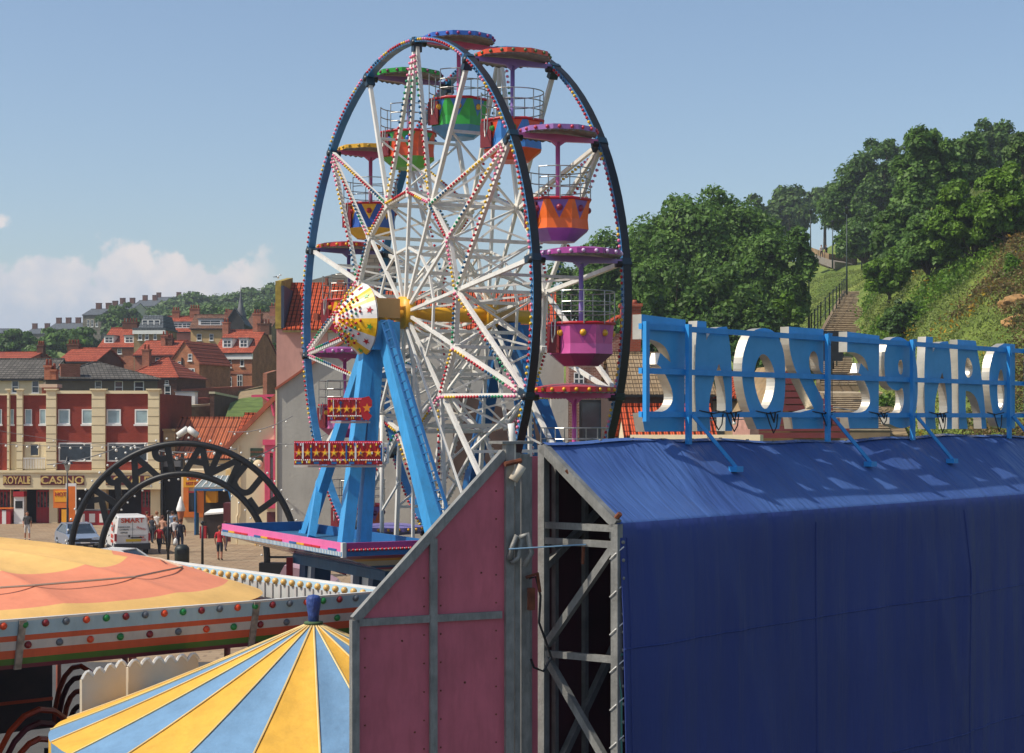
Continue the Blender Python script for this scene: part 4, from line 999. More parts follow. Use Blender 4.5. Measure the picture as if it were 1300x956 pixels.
def window(parent, x, z, w, h, y=0.0, fm=None, bars=True, pane=None, sill=True, arch_top=False):
    mb = MB(); fm = fm or whitewin; t = min(0.1, w*0.1)
    y0 = y-0.05
    mb.box(x-w/2, x-w/2+t, y0, y-0.003, z, z+h); mb.box(x+w/2-t, x+w/2, y0, y-0.003, z, z+h)
    mb.box(x-w/2+t, x+w/2-t, y0, y-0.003, z+h-t, z+h); mb.box(x-w/2+t, x+w/2-t, y0, y-0.003, z, z+t)
    if bars: mb.box(x-w/2+t, x+w/2-t, y0+.005, y-0.003, z+h*0.5-0.03, z+h*0.5+0.03)
    if bars == 2: mb.box(x-0.03, x+0.03, y0+0.008, y-0.003, z+t, z+h-t)
    if sill: mb.box(x-w/2-0.06, x+w/2+0.06, y-0.14, y-0.003, z-0.12, z-0.004)
    o = mb.build('window', fm, parent)
    mb = MB(); mb.box(x-w/2+t, x+w/2-t, y-0.025, y-0.006, z+t, z+h-t); mb.build('pane', pane or glass, o)
    if arch_top:
        mb = MB(); mb.prism([(x-w/2*math.cos(a)*1.0, y-0.004, z+h+w/2*math.sin(a)*0.7+0.002) for a in np.linspace(0, math.pi, 9)], (0, -0.03, 0)); mb.build('window_head', lead, o)
    return o
def chimney(parent, x, y, z0, w, d, h, m, pots=3):
    mb = MB(); mb.box(x-w/2, x+w/2, y-d/2, y+d/2, z0, z0+h); mb.box(x-w/2-.06, x+w/2+.06, y-d/2-.06, y+d/2+.06, z0+h, z0+h+0.15)
    c = mb.build('chimney', m, parent)
    mb = MB()
    for i in range(pots):
        px = x-w/2+w*(i+0.5)/pots; mb.lathe([(0.0, 0), (0.12, 0), (0.09, 0.4), (0.11, 0.45), (0.0, 0.45)], 8, c=(px, y, z0+h+0.15))
    if pots: mb.build('chimney_pots', potm, c)
def facade_frame(x0, x1, D, yaw):
    """left base point at (x0, D) ; width so that the right end falls on x1"""
    X0 = PX(x0, D); c, s = math.cos(yaw), math.sin(yaw); q = (x1-CX)/F
    w = (q*D-X0)/(c-q*s); return X0, w
def house(name, label, cat, x0, x1, ybase, yeave, D, yaw=0.0, depth=7.0, roof='ridge', ypeak=None, wall=brick_r, side=None, roofm=tile_r, wins=(), dorm=(), chim=(), cornice=None, over=0.25, group=None, below=3.0, swins=()):
    """roof: ridge = ridge parallel to facade, gable = gable end faces us, hip, flat"""
    yaw = R(yaw); X0, w = facade_frame(x0, x1, D, yaw)
    zb = PZ(ybase, D); ze = PZ(yeave, D); zp = PZ(ypeak, D+(depth/2 if roof in ('ridge', 'hip') else 0)) if ypeak is not None else ze+1
    b = thing(name, label, cat, (X0, D, zb-below), yaw, group); o = zb-below; h = ze-o; rh = zp-ze; hb = below
    mb = MB()
    if roof == 'ridge': mb.prism([(0, 0, 0), (0, depth, 0), (0, depth, h), (0, depth/2, h+rh), (0, 0, h)], (w, 0, 0))
    elif roof == 'gable': mb.prism([(0, 0, 0), (w, 0, 0), (w, 0, h), (w/2, 0, h+rh), (0, 0, h)], (0, depth, 0))
    else: mb.box(0, w, 0, depth, 0, h)
    wl = mb.build('wall', wall, b)
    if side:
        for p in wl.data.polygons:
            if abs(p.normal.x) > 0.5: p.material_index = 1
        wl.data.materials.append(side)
    mb = MB(); t = 0.12
    if roof == 'ridge':
        sl = rh/(depth/2); e = over
        for sgn, y0 in ((1, 0), (-1, depth)):
            a = [(-e*.6, y0-sgn*e, h-sl*e+.03), (w+e*.6, y0-sgn*e, h-sl*e+.03), (w+e*.6, depth/2, h+rh+.03), (-e*.6, depth/2, h+rh+.03)]
            mb.hexa(a+[(p[0], p[1], p[2]+t) for p in a])
        mb.beam((-e*.6, depth/2, h+rh+t+.05), (w+e*.6, depth/2, h+rh+t+.05), 0.22, 0.12)
    elif roof == 'gable':
        sl = rh/(w/2); e = over
        for sgn, xx in ((1, 0), (-1, w)):
            a = [(xx-sgn*e, -e*.6, h-sl*e+.03), (xx-sgn*e, depth, h-sl*e+.03), (w/2, depth, h+rh+.03), (w/2, -e*.6, h+rh+.03)]
            mb.hexa(a+[(p[0], p[1], p[2]+t) for p in a])
    elif roof == 'hip':
        r_ = min(depth/2, w/2)*0.95; e = over
        c = [(-e, -e, h+.02), (w+e, -e, h+.02), (w+e, depth+e, h+.02), (-e, depth+e, h+.02)]; r1, r2 = (r_, depth/2, h+rh), (w-r_, depth/2, h+rh)
        mb.face([c[0], c[1], r2, r1]); mb.face([c[1], c[2], r2]); mb.face([c[2], c[3], r1, r2]); mb.face([c[3], c[0], r1]); mb.face(c[::-1])
        for p, q in ((c[0], r1), (c[1], r2), (r1, r2)): mb.beam(p, q, 0.16, 0.12)
    elif roof == 'flat': mb.box(-.15, w+.15, -.2, depth, h, h+0.25)
    rf = mb.build('roof', roofm, b)
    if cornice:
        mb = MB(); mb.box(-.12, w+.12, -.22, -.004, h-cornice[0], h-0.05); mb.build('cornice', cornice[1], b)
    mb = MB(); mb.box(-0.05, w+0.05, -over-0.1, -over+0.02, h-0.16, h-0.05) if roof in ('ridge', 'hip') else None
    if mb.v: mb.build('gutter', blackm, b)
    for q in wins:
        wx, wy, ww, wh = q[:4]; k = q[4] if len(q) > 4 else {}
        # window given in photo pixels: centre x, bottom y, width, height
        Xw = PX(wx, D)
        u = (wx-x0)/(x1-x0)*w; s_ = D/F
        window(b, u, PZ(wy, D)-o, ww*s_/max(.5, math.cos(yaw)), wh*s_, 0, **k)
    for (u, dw, dh) in dorm:   # dormers standing on the roof slope, u 0..1
        xx = u*w; zz = h+rh*0.18; yy = depth*0.09
        mb = MB(); mb.box(xx-dw/2, xx+dw/2, yy, yy+depth*0.32, zz, zz+dh); mb.build('dormer', whitewin, b)
        mb = MB(); mb.box(xx-dw/2-.1, xx+dw/2+.1, yy-.15, yy+depth*0.34, zz+dh+.003, zz+dh+.1); mb.build('dormer_roof', lead, b)
        window(b, xx, zz+dh*.12, dw*.85, dh*.78, yy, bars=2, sill=False)
    for (u, v, cw_, ch_, cm, pots) in chim: chimney(rf, u*w, v*depth, h+rh*(1-abs(v-.5)*2)*(1 if roof in ('ridge', 'hip') else 1)-0.4, cw_, 0.7, ch_, cm, pots)
    b['_w'] = w; b['_h'] = h; b['_o'] = o
    return b

# ---------------- casino block
CD = 121.0; Xc, Wc = facade_frame(-70, 203, CD, 0)
cas = thing('casino_building', 'two storey red brick amusement building with cream pillars and ROYALE CASINO lettering', 'building', (Xc, CD, 0), 0)
s_ = CD/F; cx_ = lambda px: (px+70)*s_; cz = lambda py: PZ(py, CD)
crm = mat('casino_cream_tiles', '#e0cfa6', 0.6, var=0.06, scale=0.8, dirt=0.12); redb = brick_mat('casino_red_brick', '#8e3a2c', '#83342a', '#8a4638', 0.24, 0.085, 0.12)
mb = MB(); mb.box(0, Wc, 0.0, 12, cz(621), cz(500)); mb.build('wall', redb, cas)
mb = MB(); mb.box(0, Wc, 1.8, 12, 0, cz(622)); mb.build('shop_interior', mat('arcade_dark', '#1b1816', 0.7, var=0.5, scale=2), cas)
mb = MB(); mb.box(-0.1, Wc+0.15, -0.35, -0.004, cz(621), cz(600)); mb.box(-.1, Wc+.15, -0.45, -0.004, cz(599.8), cz(597)); mb.build('fascia', crm, cas)
mb = MB(); mb.box(cx_(72), Wc+.1, -0.25, 0.3, cz(499.8), cz(496)); mb.box(0, cx_(72), -.2, .3, cz(501.8), cz(499.8)); mb.build('parapet', crm, cas)
for a, b in ((-40, -33), (-20, -12), (10.5, 13.2), (22.6, 30), (60, 72.5), (117.7, 134.6), (189, 203)):
    mb = MB(); mb.box(cx_(a), cx_(b), -0.30, -0.003, cz(596.8), cz(495.5)); mb.box(cx_(a)-.12, cx_(b)+.12, -0.42, -0.003, cz(495.4), cz(493.5))
    for k in range(9): mb.box(cx_(a)-.01, cx_(b)+.01, -0.312, -0.299, cz(595-k*11), cz(594.4-k*11), 1)
    mb.build('pillar', [crm, mat('pillar_joint', '#7d6c4c', 0.8)], cas)
    mb = MB(); mb.box(cx_(a)+.05, cx_(b)-.05, 0.3, 1.0, 0, cz(621.3)); mb.build('ground_pillar', crm, cas)
for x, w in ((36.2, 9), (54.5, 8), (81.5, 15), (111, 14), (144.5, 18), (180, 17.5), (15.5, 4.5), (0, 5)):
    window(cas, cx_(x), cz(538.5), w*s_, 19*s_, -0.0, bars=False, pane=glass_pale)
for a, b in ((74.5, 117), (136.5, 188)):
    window(cas, cx_((a+b)/2), cz(586), (b-a)*s_, 24*s_, -0.0, bars=False, sill=False)
mb = MB(); mb.box(cx_(31), cx_(59.5), -0.02, -0.004, cz(597), cz(561)); mb.box(cx_(14), cx_(22), -.02, -.004, cz(597), cz(561)); mb.build('balcony_recess', crm, cas)
window(cas, cx_(44), cz(579), 12*s_, 16*s_, -0.02, bars=False, sill=False, fm=crm)
mb = MB()
for k in range(14): x = cx_(31.5+k*2.0); mb.box(x, x+.04, -.28, -.24, cz(595), cz(582))
mb.box(cx_(31), cx_(59.5), -.3, -.22, cz(582), cz(581)); mb.build('balcony_rail', whitewin, cas)
sgr = mat('sign_maroon', '#5e1418', 0.4); gold = mat('sign_gold', '#cdb06a', 0.4)
for a, b, tx in ((6, 40.5, 'ROYALE'), (53.5, 108.5, 'CASINO'), (136, 191.5, 'ROYALE')):
    mb = MB(); mb.box(cx_(a), cx_(b), -0.40, -0.352, cz(615.5), cz(603.5)); o = mb.build('sign_board', sgr, cas)
    text_obj(tx, 0.72 if b-a < 50 else 0.72, 0.02, gold, o, (cx_((a+b)/2), -0.415, cz(609.8)), sx=(0.72 if b-a < 50 else 1.15), bold=0.012)
    mb = MB()
    for e in (a+2.2, b-2.2):
        c = Vector((cx_(e), -0.402, cz(609.5))); mb.prism([c+Vector((0, 0, .2)), c+Vector((.1, 0, 0)), c+Vector((0, 0, -.2)), c+Vector((-.1, 0, 0))], (0, -.015, 0))
    mb.build('sign_diamond', gold, o)
# arcade machines and shop fittings below
rr = random.Random(11); kio_y = mat('kiosk_yellow', '#e8a21a', 0.5, var=0.08); kio_o = mat('kiosk_orange', '#d8701c', 0.5)
redshop = mat('shop_red', '#a01822', 0.5, var=0.15); shopglass = two_mat('shop_goods', '#6f6a66', '#2a2a30', 3.0, 0.4, 0.6, rough=0.4, bump=0.0, c3='#a04848')
for a, b, tall in ((-12, 10, 1), (44, 73, 1), (178, 191, 1)):
    mb = MB(); mb.box(cx_(a), cx_(b), 0.6, 1.3, 0, 1.1, 0); mb.box(cx_(a)+.03, cx_(b)-.03, 0.65, 1.25, 1.1, 2.2, 1); mb.box(cx_(a), cx_(b), .6, 1.3, 2.2, 2.32, 0)
    n = int((b-a)/4)
    for k in range(n+1): x = cx_(a+(b-a)*k/n); mb.box(x-.03, x+.03, .56, .6, 0, 2.3, 0)
    mb.build('shop_front', [redshop, shopglass], cas)
def simple_box_thing(name, label, cat, px, py_base, D, w, d, parts, group=None, rz=0):
    t = thing(name, label, cat, (PX(px, D), D, 0), R(rz), group)
    for nm, m, boxes in parts:
        mb = MB()
        for q in boxes: mb.box(*q)
        mb.build(nm, m, t)
    return t
D_ = 120.5
simple_box_thing('arcade_machine', 'white and grey cabinet standing at the casino front beside the red counter', 'cabinet', 24, 0, D_, 1, 1, [('cabinet', whitewin, [(-.35, .35, 0, .6, 0, 1.9)]), ('screen', blackm, [(-.25, .25, -.02, -.002, 1.1, 1.6)]), ('top_sign', redshop, [(-.38, .38, -.1, .6, 1.902, 2.25)])])
simple_box_thing('red_arcade_table', 'low red game table with white panels under the K end of the arch', 'arcade game', 117, 0, 119.0, 1, 1, [('body', redshop, [(-1.0, 1.0, 0, .9, 0, 1.0)]), ('panel', whitewin, [(-.8, -.5, -.02, -.002, .2, .8), (-.2, .2, -.02, -.002, .2, .8), (.5, .8, -.02, -.002, .2, .8)]), ('top', lead, [(-1.05, 1.05, -.05, .95, 1.002, 1.07)])])
simple_box_thing('red_game_counter', 'bright red and white counter at the far left of the casino front', 'counter', 6, 0, 120.3, 1, 1, [('body', redshop, [(-1.4, -.2, 0, .7, 0, 1.05), (.1, .4, 0, .7, 0, 1.05)]), ('panel', whitewin, [(-.19, .09, 0, .7, 0, .95)]), ('top', kio_o, [(-1.45, .45, -.05, .75, 1.052, 1.12)])])
mb_t = simple_box_thing('yellow_sign_stand', 'yellow upright sign board with orange box on top in front of the casino', 'sign', 79, 0, 116.0, 1, 1, [('board', kio_y, [(-.05, .35, 0, .1, 0, 1.25)]), ('upper_box', kio_o, [(-.6, .4, 0, .15, 1.35, 2.6)]), ('yellow_panel', kio_y, [(-.5, .3, -.02, -.002, 1.75, 2.5)]), ('frame', blackm, [(.36, .42, 0, .1, 0, 1.35), (-.05, .42, 0, .1, 1.252, 1.348)])])
text_obj('HOT', 0.36, 0.02, redshop, [c for c in mb_t.children if c.name.startswith('yellow_panel')][0], (-.1, -.035, 2.25), bold=.01)
mb = MB()
simple_box_thing('tall_orange_board', 'tall orange panel leaning at the dark casino doorway', 'sign', 90, 0, 118.5, 1, 1, [('board', kio_o, [(-.3, .3, 0, .08, .3, 2.7)]), ('frame', whitewin, [(-.36, -.302, 0, .1, .25, 2.9), (.302, .36, 0, .1, .25, 2.9), (-.302, .302, 0, .1, 2.702, 2.9)])])

# ---------------- slate roofed buildings behind the casino
house('slate_roof_house', 'cream walled house with grey slate roof left behind the casino', 'house', -60, 62, 600, 481, 146, 0, 9, 'ridge', 458, cream_w, None, slate, wins=[(19.5, 499, 9, 16), (45, 499, 9, 16), (-10, 499, 9, 16)], below=8)
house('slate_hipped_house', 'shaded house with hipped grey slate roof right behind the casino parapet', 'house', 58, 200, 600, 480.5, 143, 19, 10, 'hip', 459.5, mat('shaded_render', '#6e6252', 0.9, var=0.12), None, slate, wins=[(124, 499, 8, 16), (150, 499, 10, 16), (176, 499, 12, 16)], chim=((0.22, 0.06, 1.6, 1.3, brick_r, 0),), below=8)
house('brick_chimney_block', 'small brick chimney block with pale coping on the casino roof', 'chimney', 53, 71, 500, 492, 128, 0, 1.2, 'flat', None, brick_o, None, cream_w, chim=((0.35, .5, .5, .9, brick_o, 2), (0.75, .5, .4, .6, brick_o, 1)), below=2)

# ---------------- the town on the slope
W_ = dict
HOUSES = [
 ('row_house', 'low house with orange roof at the far left edge behind the slate roof', 'house', -20, 34, 470, 458, 185, -8, 8, 'ridge', 449, brick_o, None, tile_r, [], (), ((0.98, .5, 0.72, 1.15, brick_d, 3),)),
 ('row_house', 'low red roofed house behind the slate roof with its gable end dark', 'house', 75, 122, 470, 459, 180, -8, 8, 'ridge', 444, brick_d, None, tile_r, [], (), ((0.0, .5, 1.28, 0.86, brick_d, 4),)),
 ('dormer_house', 'red roofed house with four white dormers below the wooded slope', 'house', 126, 173, 452, 441, 215, -8, 9, 'ridge', 418, brick_r, dark_w, tile_r, [(139, 449, 6, 6), (152, 449, 6, 6)], ((0.2, 1.3, 1.0), (0.75, 1.3, 1.0)), ((0.5, .5, 1.92, 1.15, brick_d, 5), (1.0, .55, 1.28, 1.15, brick_r, 3))),
 ('flat_roof_house', 'tan house with broad white cornice and dormered slate attic', 'house', 170, 209, 450, 419, 212, -3, 6, 'flat', None, stone_t, None, slate_b, [(178, 431.5, 5, 10, W_(bars=True)), (186.5, 431.5, 5, 10), (197, 431.5, 4, 10)], (), ()),
 ('row_house', 'house with orange roof and twin brick chimney in the middle of the slope', 'house', 171, 222, 470, 451, 190, -8, 8, 'ridge', 434.5, brick_r, None, tile_r, [(200, 461, 5, 7), (211, 463, 4, 8)], (), ((0.55, .35, 0.80, 1.44, brick_r, 2), (0.66, .35, 0.80, 1.15, brick_d, 3))),
 ('hipped_house', 'dark walled house under a big hipped orange roof right of the slate roof', 'house', 160, 224, 510, 480, 168, -8, 9, 'hip', 454, brick_d, None, tile_r, [(213, 506, 8, 16), (212, 488, 5, 5)], (), ((0.22, .3, 0.72, 1.87, brick_r, 2),)),
 ('gabled_house', 'orange brick house with pointed gable and two white windows', 'house', 216, 253, 484, 460, 186, -15, 8, 'gable', 434.5, brick_o, None, tile_r, [(241.5, 458, 5.5, 8.5), (243, 477, 9, 9, W_(bars=2)), (228, 464, 4, 5)], (), ((0.42, 0.1, 1.0, 1.5, brick_d, 3),)),
 ('pink_house', 'pink rendered house with orange roof and dormers high on the slope', 'house', 207, 243, 440, 421, 228, -2, 6, 'ridge', 403, pink_w, None, tile_r, [(213, 433, 4, 6), (221, 433, 5, 6)], ((0.5, 1.4, .9), (0.8, 1.4, .9)), ((0.28, .5, 0.96, 1.15, brick_r, 3), (0.95, .5, 1.28, 1.44, brick_r, 4))),
 ('cream_house', 'cream rendered house with brown roof beside the pink house', 'house', 242, 286, 440, 417, 226, -2, 6, 'ridge', 401, mat('yellow_cream_render', '#c9a672', 0.85, var=0.07), dark_w, tile_b, [(253, 432, 6, 8), (268.5, 432, 5, 8)], ((0.55, 3.2, .9),), ((0.95, .45, 0.64, 0.86, brick_r, 2),)),
 ('dark_gabled_house', 'house end of dark slate with a small grey spire behind the cream house', 'house', 286, 310, 450, 410, 222, 2, 8, 'gable', 392, dark_w, None, slate_b, [], (), ()),
 ('brick_town_house', 'tall red brick house with white band, arched lower windows and three chimneys', 'house', 272.5, 320, 505, 448, 196, -12, 8, 'ridge', 421, brick_o, None, tile_r,
    [(280.5, 467, 5, 15, W_(arch_top=False)), (291.5, 466.5, 5, 15), (307.5, 465, 5, 15), (280.5, 492, 4, 10, W_(arch_top=True)), (292, 491, 5, 12, W_(arch_top=True)), (304.5, 492, 7, 16, W_(arch_top=True, bars=2))], ((0.28, 1.2, 1.15), (0.72, 1.1, 1.15)), ((0.82, .5, 0.96, 2.30, brick_r, 3), (1.0, .5, 1.44, 1.15, brick_d, 4), (0.0, .45, 0.72, 1.58, brick_r, 2))),
 ('grey_brown_house', 'stone house with brown roof and one tall white window behind the brick house', 'house', 311, 345, 440, 415, 236, -8, 9, 'ridge', 398, stone_t, None, tile_b, [(333.5, 422, 6, 12, W_(bars=2))], (), ((0.85, .4, 1.28, 1.58, brick_r, 3),)),
 ('orange_roof_cottage', 'small cottage with orange roof at the edge of the tall grey building', 'house', 338, 356, 445, 414, 255, -8, 8, 'ridge', 406, brick_r, None, tile_r, [], (), ()),
]
for h_ in HOUSES:
    (nm, lb, ct, x0, x1, yb, ye, D, yaw, dp, rf, yp, wm, sm, rm, wn, dm, cm) = h_
    cor = None
    if nm == 'brick_town_house': cor = (0.75, whitewin)
    if nm == 'flat_roof_house': cor = (0.5, whitewin)
    hb = house(nm, lb, ct, x0, x1, yb, ye, D, yaw, dp, rf, yp, wm, sm, rm, wins=wn, dorm=dm, chim=cm, cornice=cor, below=9)
    if nm == 'flat_roof_house':
        w = hb['_w']; h = hb['_h']; mb = MB(); mb.hexa([(0.4, .5, h+.26), (w-.3, .5, h+.26), (w-.3, 7, h+.26), (.4, 7, h+.26), (0.8, 1.6, h+1.9), (w-.6, 1.6, h+1.9), (w-.6, 6, h+1.9), (.8, 6, h+1.9)]); mb.build('attic', slate_b, hb)
        for u in (0.3, .5, .7): window(hb, u*w, h+.5, .7, .8, .85, bars=True, sill=False)
    if nm == 'dark_gabled_house':
        mb = MB(); mb.lathe([(0.7, 0), (0.35, 1.2), (0.12, 2.6), (0.0, 4.0)], 8, c=(hb['_w']*0.75, 1.5, hb['_h']+1.0)); mb.build('spire', lead, hb)
        mb = MB(); mb.box(0.2, .9, .6, 1.2, hb['_h']-.2, hb['_h']+1.7); mb.build('chimney', brick_r, hb)
    if nm == 'brick_town_house':
        w = hb['_w']; zz = PZ(474, D)-hb['_o']; mb = MB(); mb.box(0, w, -.08, -.003, zz-.1, zz+.1); mb.build('string_course', brick_r, hb)
        mb = MB(); mb.beam((w*.25, -.12, .0), (w*.25, -.12, hb['_h']), .1); mb.build('drainpipe', blackm, hb)
    if nm == 'gabled_house':
        mb = MB(); mb.beam((hb['_w']*.42, -.1, 0), (hb['_w']*.42, -.1, hb['_h']+.5), .12); mb.build('drainpipe', blackm, hb)
for h in bpy.data.objects:
    for k in ('_w', '_h', '_o'):
        if k in h: del h[k]

# retaining walls and yards below the town
def wall_strip(name, label, x0, y0t, x1, y1t, D0_, D1_, m, cap=None, th=0.4, zb=None, steps=1):
    a = P(x0, y0t, D0_); b = P(x1, y1t, D1_); d = b-a; d.z = 0; L = d.length
    t = thing(name, label, 'wall', (a.x, a.y, 0), math.atan2(d.y, d.x)); mb = MB()
    lo = (min(a.z, b.z)-8) if zb is None else zb
    mb.prism([(0, 0, lo), (L, 0, lo), (L, 0, b.z), (0, 0, a.z)], (0, th, 0)); mb.build('brickwork', m, t)
    if cap: mb = MB(); mb.prism([(-.05, -.08, a.z+.003), (L+.05, -.08, b.z+.003), (L+.05, -.08, b.z+.2), (-.05, -.08, a.z+.2)], (0, th+.16, 0)); mb.build('coping', cap, t)
    return t
wall_strip('garden_wall', 'red brick wall with dark gap below the brick town house', 225, 497, 322, 492, 168, 186, brick_r, potm)
wall_strip('retaining_wall', 'lower red brick retaining wall right of the casino roof', 203, 511, 266, 507, 158, 164, brick_r, potm)
wall_strip('stone_retaining_wall', 'brown stone retaining wall above the pantiled roof', 203, 519, 274, 515, 154, 162, stone_t, cream_w)
wall_strip('buttress_wall', 'dark brick wall with sloping stone edge beside the grassy bank', 272, 500, 302, 506, 158, 176, brick_d, cream_w)
wall_strip('stone_terrace_wall', 'pale stone wall along the foot of the brick town house', 302, 497, 344, 488, 182, 186, stone_t)
wall_strip('red_brick_pier', 'tall red brick wall piece beside the tall pink and grey building', 339, 474, 352, 470, 150, 152, brick_r)
simple = thing('white_shed', 'small white shed standing in the yard under the hipped house', 'shed', (PX(235, 160), 160, PZ(506, 160)), 0)
mb = MB(); mb.box(-.45*2, .45*2, 0, 1.5, -1, 0.6); mb.build('wall', whitewin, simple); mb = MB(); mb.box(-1, 1, -.1, 1.6, .602, .7); mb.build('roof', lead, simple)

# far terraces along the skyline
def terrace(i, label, x0, x1, yb, ye, yp, D, yaw, wall, wins, chim):
    house('terrace_house', label, 'house', x0, x1, yb, ye, D, yaw, 11, 'ridge', yp, wall, None, slate_b, wins=wins, chim=chim, below=10)
cr2 = mat('pale_cream_render', '#c4bda4', 0.85, var=0.08)
terrace(0, 'low grey block at the far left edge of the skyline', -30, 17, 440, 423, 418, 480, 0, dark_w, [], ())
terrace(1, 'dark roofed row low on the skyline left of the stone terrace', 30, 62, 432, 424, 418, 520, -12, stone_g, [], ((.1, .5, 1.5, 2.0, brick_d, 0), (.6, .5, 1.5, 2.0, brick_d, 0)))
terrace(2, 'grey roofed row with three dark chimneys stepping up the skyline', 60, 106, 432, 418, 411, 500, -12, stone_t, [], ((.08, .5, 1.5, 2.0, brick_d, 0), (.35, .5, 1.5, 2.0, brick_d, 0), (.62, .5, 1.5, 2.0, brick_d, 0)))
terrace(3, 'grey stone terrace house with bay windows on the skyline', 105, 128, 425, 400, 393, 470, -12, stone_g, [(112, 415, 3, 9), (117, 415, 3, 9), (123, 415, 3, 9)], ((.4, .5, 1.5, 2.0, brick_d, 0), (.95, .5, 1.5, 2.0, brick_d, 0)))
terrace(4, 'cream fronted terrace house with dark bay windows beside the stone one', 128, 143, 425, 397, 390, 480, -12, cr2, [(131, 408, 3, 8), (131, 420, 3, 7), (138, 404, 3, 7)], ((.5, .5, 1.5, 2.0, brick_d, 0),))
terrace(5, 'grey roofed terrace end partly behind the round tree', 143, 168, 420, 393, 386, 500, -12, cr2, [], ((.1, .5, 1.5, 2.0, brick_d, 0), (.6, .5, 1.5, 2.0, brick_d, 0)))
terrace(6, 'white terrace house with gabled bays below the wooded hill', 168, 196, 402, 389, 382, 540, -12, cr2, [(182, 396, 3, 5), (188, 395, 3, 5)], ((.25, .5, 1.5, 2.0, brick_d, 0), (.7, .5, 1.5, 2.0, brick_d, 0)))
terrace(7, 'last pale terrace house against the wood with small dormers', 190, 222, 398, 385, 378, 580, -12, cr2, [(198, 392, 3, 5), (206, 390, 3, 5)], ((.1, .5, 1.5, 2.0, brick_d, 0), (.9, .5, 1.5, 2.0, brick_d, 0)))

# ---------------- buildings round the plaza, behind the wheel
# pantiled low building behind arch
tile_c = tile_mat('pantile_columns', '#bb6844', '#a55a3c', 0.36, 2.4, 1.0, .3)
hb = house('pantile_building', 'low building under a broad orange pantile roof just behind the arch', 'building', 211, 318, 640, 581, 121, -4, 9, 'ridge', 533, cream_w, None, tile_c, below=PZ(640, 121), chim=((.03, .05, .8, 2.0, stone_t, 0),))
for k in ('_w', '_h', '_o'): del hb[k]
hb = house('pantile_building', 'orange pantile roof piece between the broad roof and the cream gable', 'building', 296, 330, 600, 566, 112, -4, 8, 'ridge', 528, cream_w, None, tile_o, below=PZ(600, 112))
for k in ('_w', '_h', '_o'): del hb[k]
# cream gable with raking roof edge
G = 101.0
gb = thing('cream_gabled_shop', 'cream rendered shop with a raking roof edge and a pink framed bay', 'shop', (PX(276, G), G, 0), 0)
gx = lambda px: (px-276)*G/F; gz = lambda py: PZ(py, G)
mb = MB(); mb.prism([(gx(293), 0, 0), (gx(352), 0, 0), (gx(352), 0, gz(504)), (gx(293), 0, gz(566))], (0, 9, 0)); mb.build('wall', cream_w, gb)
mb = MB(); mb.beam((gx(276), -.1, gz(580)), (gx(352), -.1, gz(502)), 0.4, 0.25, 0); mb.build('barge_board', potm, gb)
mb = MB(); a = [(gx(276), 0, gz(578.5)), (gx(352), 0, gz(500.5)), (gx(352), 9, gz(500.5)), (gx(276), 9, gz(578.5))]; mb.hexa(a+[(p[0], p[1], p[2]+.1) for p in a]); mb.build('roof', tile_o, gb)
pinkw = mat('pink_woodwork', '#cf4a68', 0.5, var=0.08)
mb = MB(); x0, x1 = gx(337), gx(352)
mb.box(x0, x0+.12, -.35, 0, gz(645), gz(565), 0); mb.box(x1-.2, x1-.02, -.35, -.003, gz(645), gz(565), 0); mb.box(x0-.1, x1, -.45, -.003, gz(564.8), gz(558), 0); mb.box(x0+.12, x1-.2, -.35, -.003, gz(575), gz(565), 0); mb.box(x0+.12, x1-.2, -.33, -.003, gz(645), gz(638), 0)
mb.box(x0+.12, x0+.3, -.34, -.003, gz(637.8), gz(575.2), 0)
mb.build('pink_bay', pinkw, gb)
window(gb, (x0+x1)/2+.05, gz(636), .42, 2.6, -.05, fm=mat('dark_pink', '#8a2a40', 0.5), sill=False, pane=glass_pale)
mb = MB(); mb.box(gx(349), gx(351), -.2, -.003, gz(558), gz(503)); mb.beam((gx(320), -.2, gz(503)), (gx(351), -.2, gz(502)), .14, .14)
pts = [(gx(334), -.2, gz(504)), (gx(341), -.2, gz(508)), (gx(346), -.2, gz(516)), (gx(349), -.2, gz(528))]; mb.tube(pts, .09, 6); mb.build('pink_bracket', pinkw, gb)
mb = MB(); mb.box(gx(318), gx(334), -.06, -.003, gz(592), gz(569)); pl = mb.build('wall_sign', mat('sign_dark_green', '#2b3f2a', 0.5), gb)
text_obj('RESTAURANT', .16, .01, mat('sign_red_gold', '#9a5a34', 0.5), pl, (gx(326), -.07, gz(574)), sx=.75); text_obj('AND CAFE', .18, .01, mat('sign_red_gold', '#9a5a34', 0.5), pl, (gx(326), -.07, gz(580)), sx=.7)
mb = MB(); mb.lathe([(0, 0), (.3, 0), (.3, .04), (0, .04)], 16); o = mb.build('sign_roundel', cream_w, gb, loc=(gx(328), -.08, gz(590))); o.rotation_euler = (R(90), 0, 0)
mb = MB(); mb.tube([(gx(303), -.1, gz(566)), (gx(303), -.1, gz(652)), (gx(301), -.1, gz(656)), (gx(301), -.1, gz(690))], .06, 6); mb.build('drainpipe', cream_w, gb)
mb = MB(); mb.box(gx(304), gx(339), -.05, -.003, 0.4, gz(668), 0); mb.box(gx(339), gx(352), -.05, -.003, .4, gz(650), 0); mb.build('garage_door', mat('maroon_door', '#4e141c', 0.5, var=.1), gb)
mb = MB(); mb.box(gx(303), gx(340), -.3, -.06, 0, .38); mb.build('door_step', cream_w, gb)
mb = MB(); mb.beam((gx(328), -1.2, 0), (gx(334), -.5, 1.3), .1); mb.beam((gx(332), -1.1, 0), (gx(337), -.45, 1.2), .1); tag(mb.build('leaning_timber', mat('raw_timber', '#b08a4e', 0.8), None), 'two pale timber battens leaning by the maroon door', 'timber'); bpy.data.objects['leaning_timber'].location = gb.location

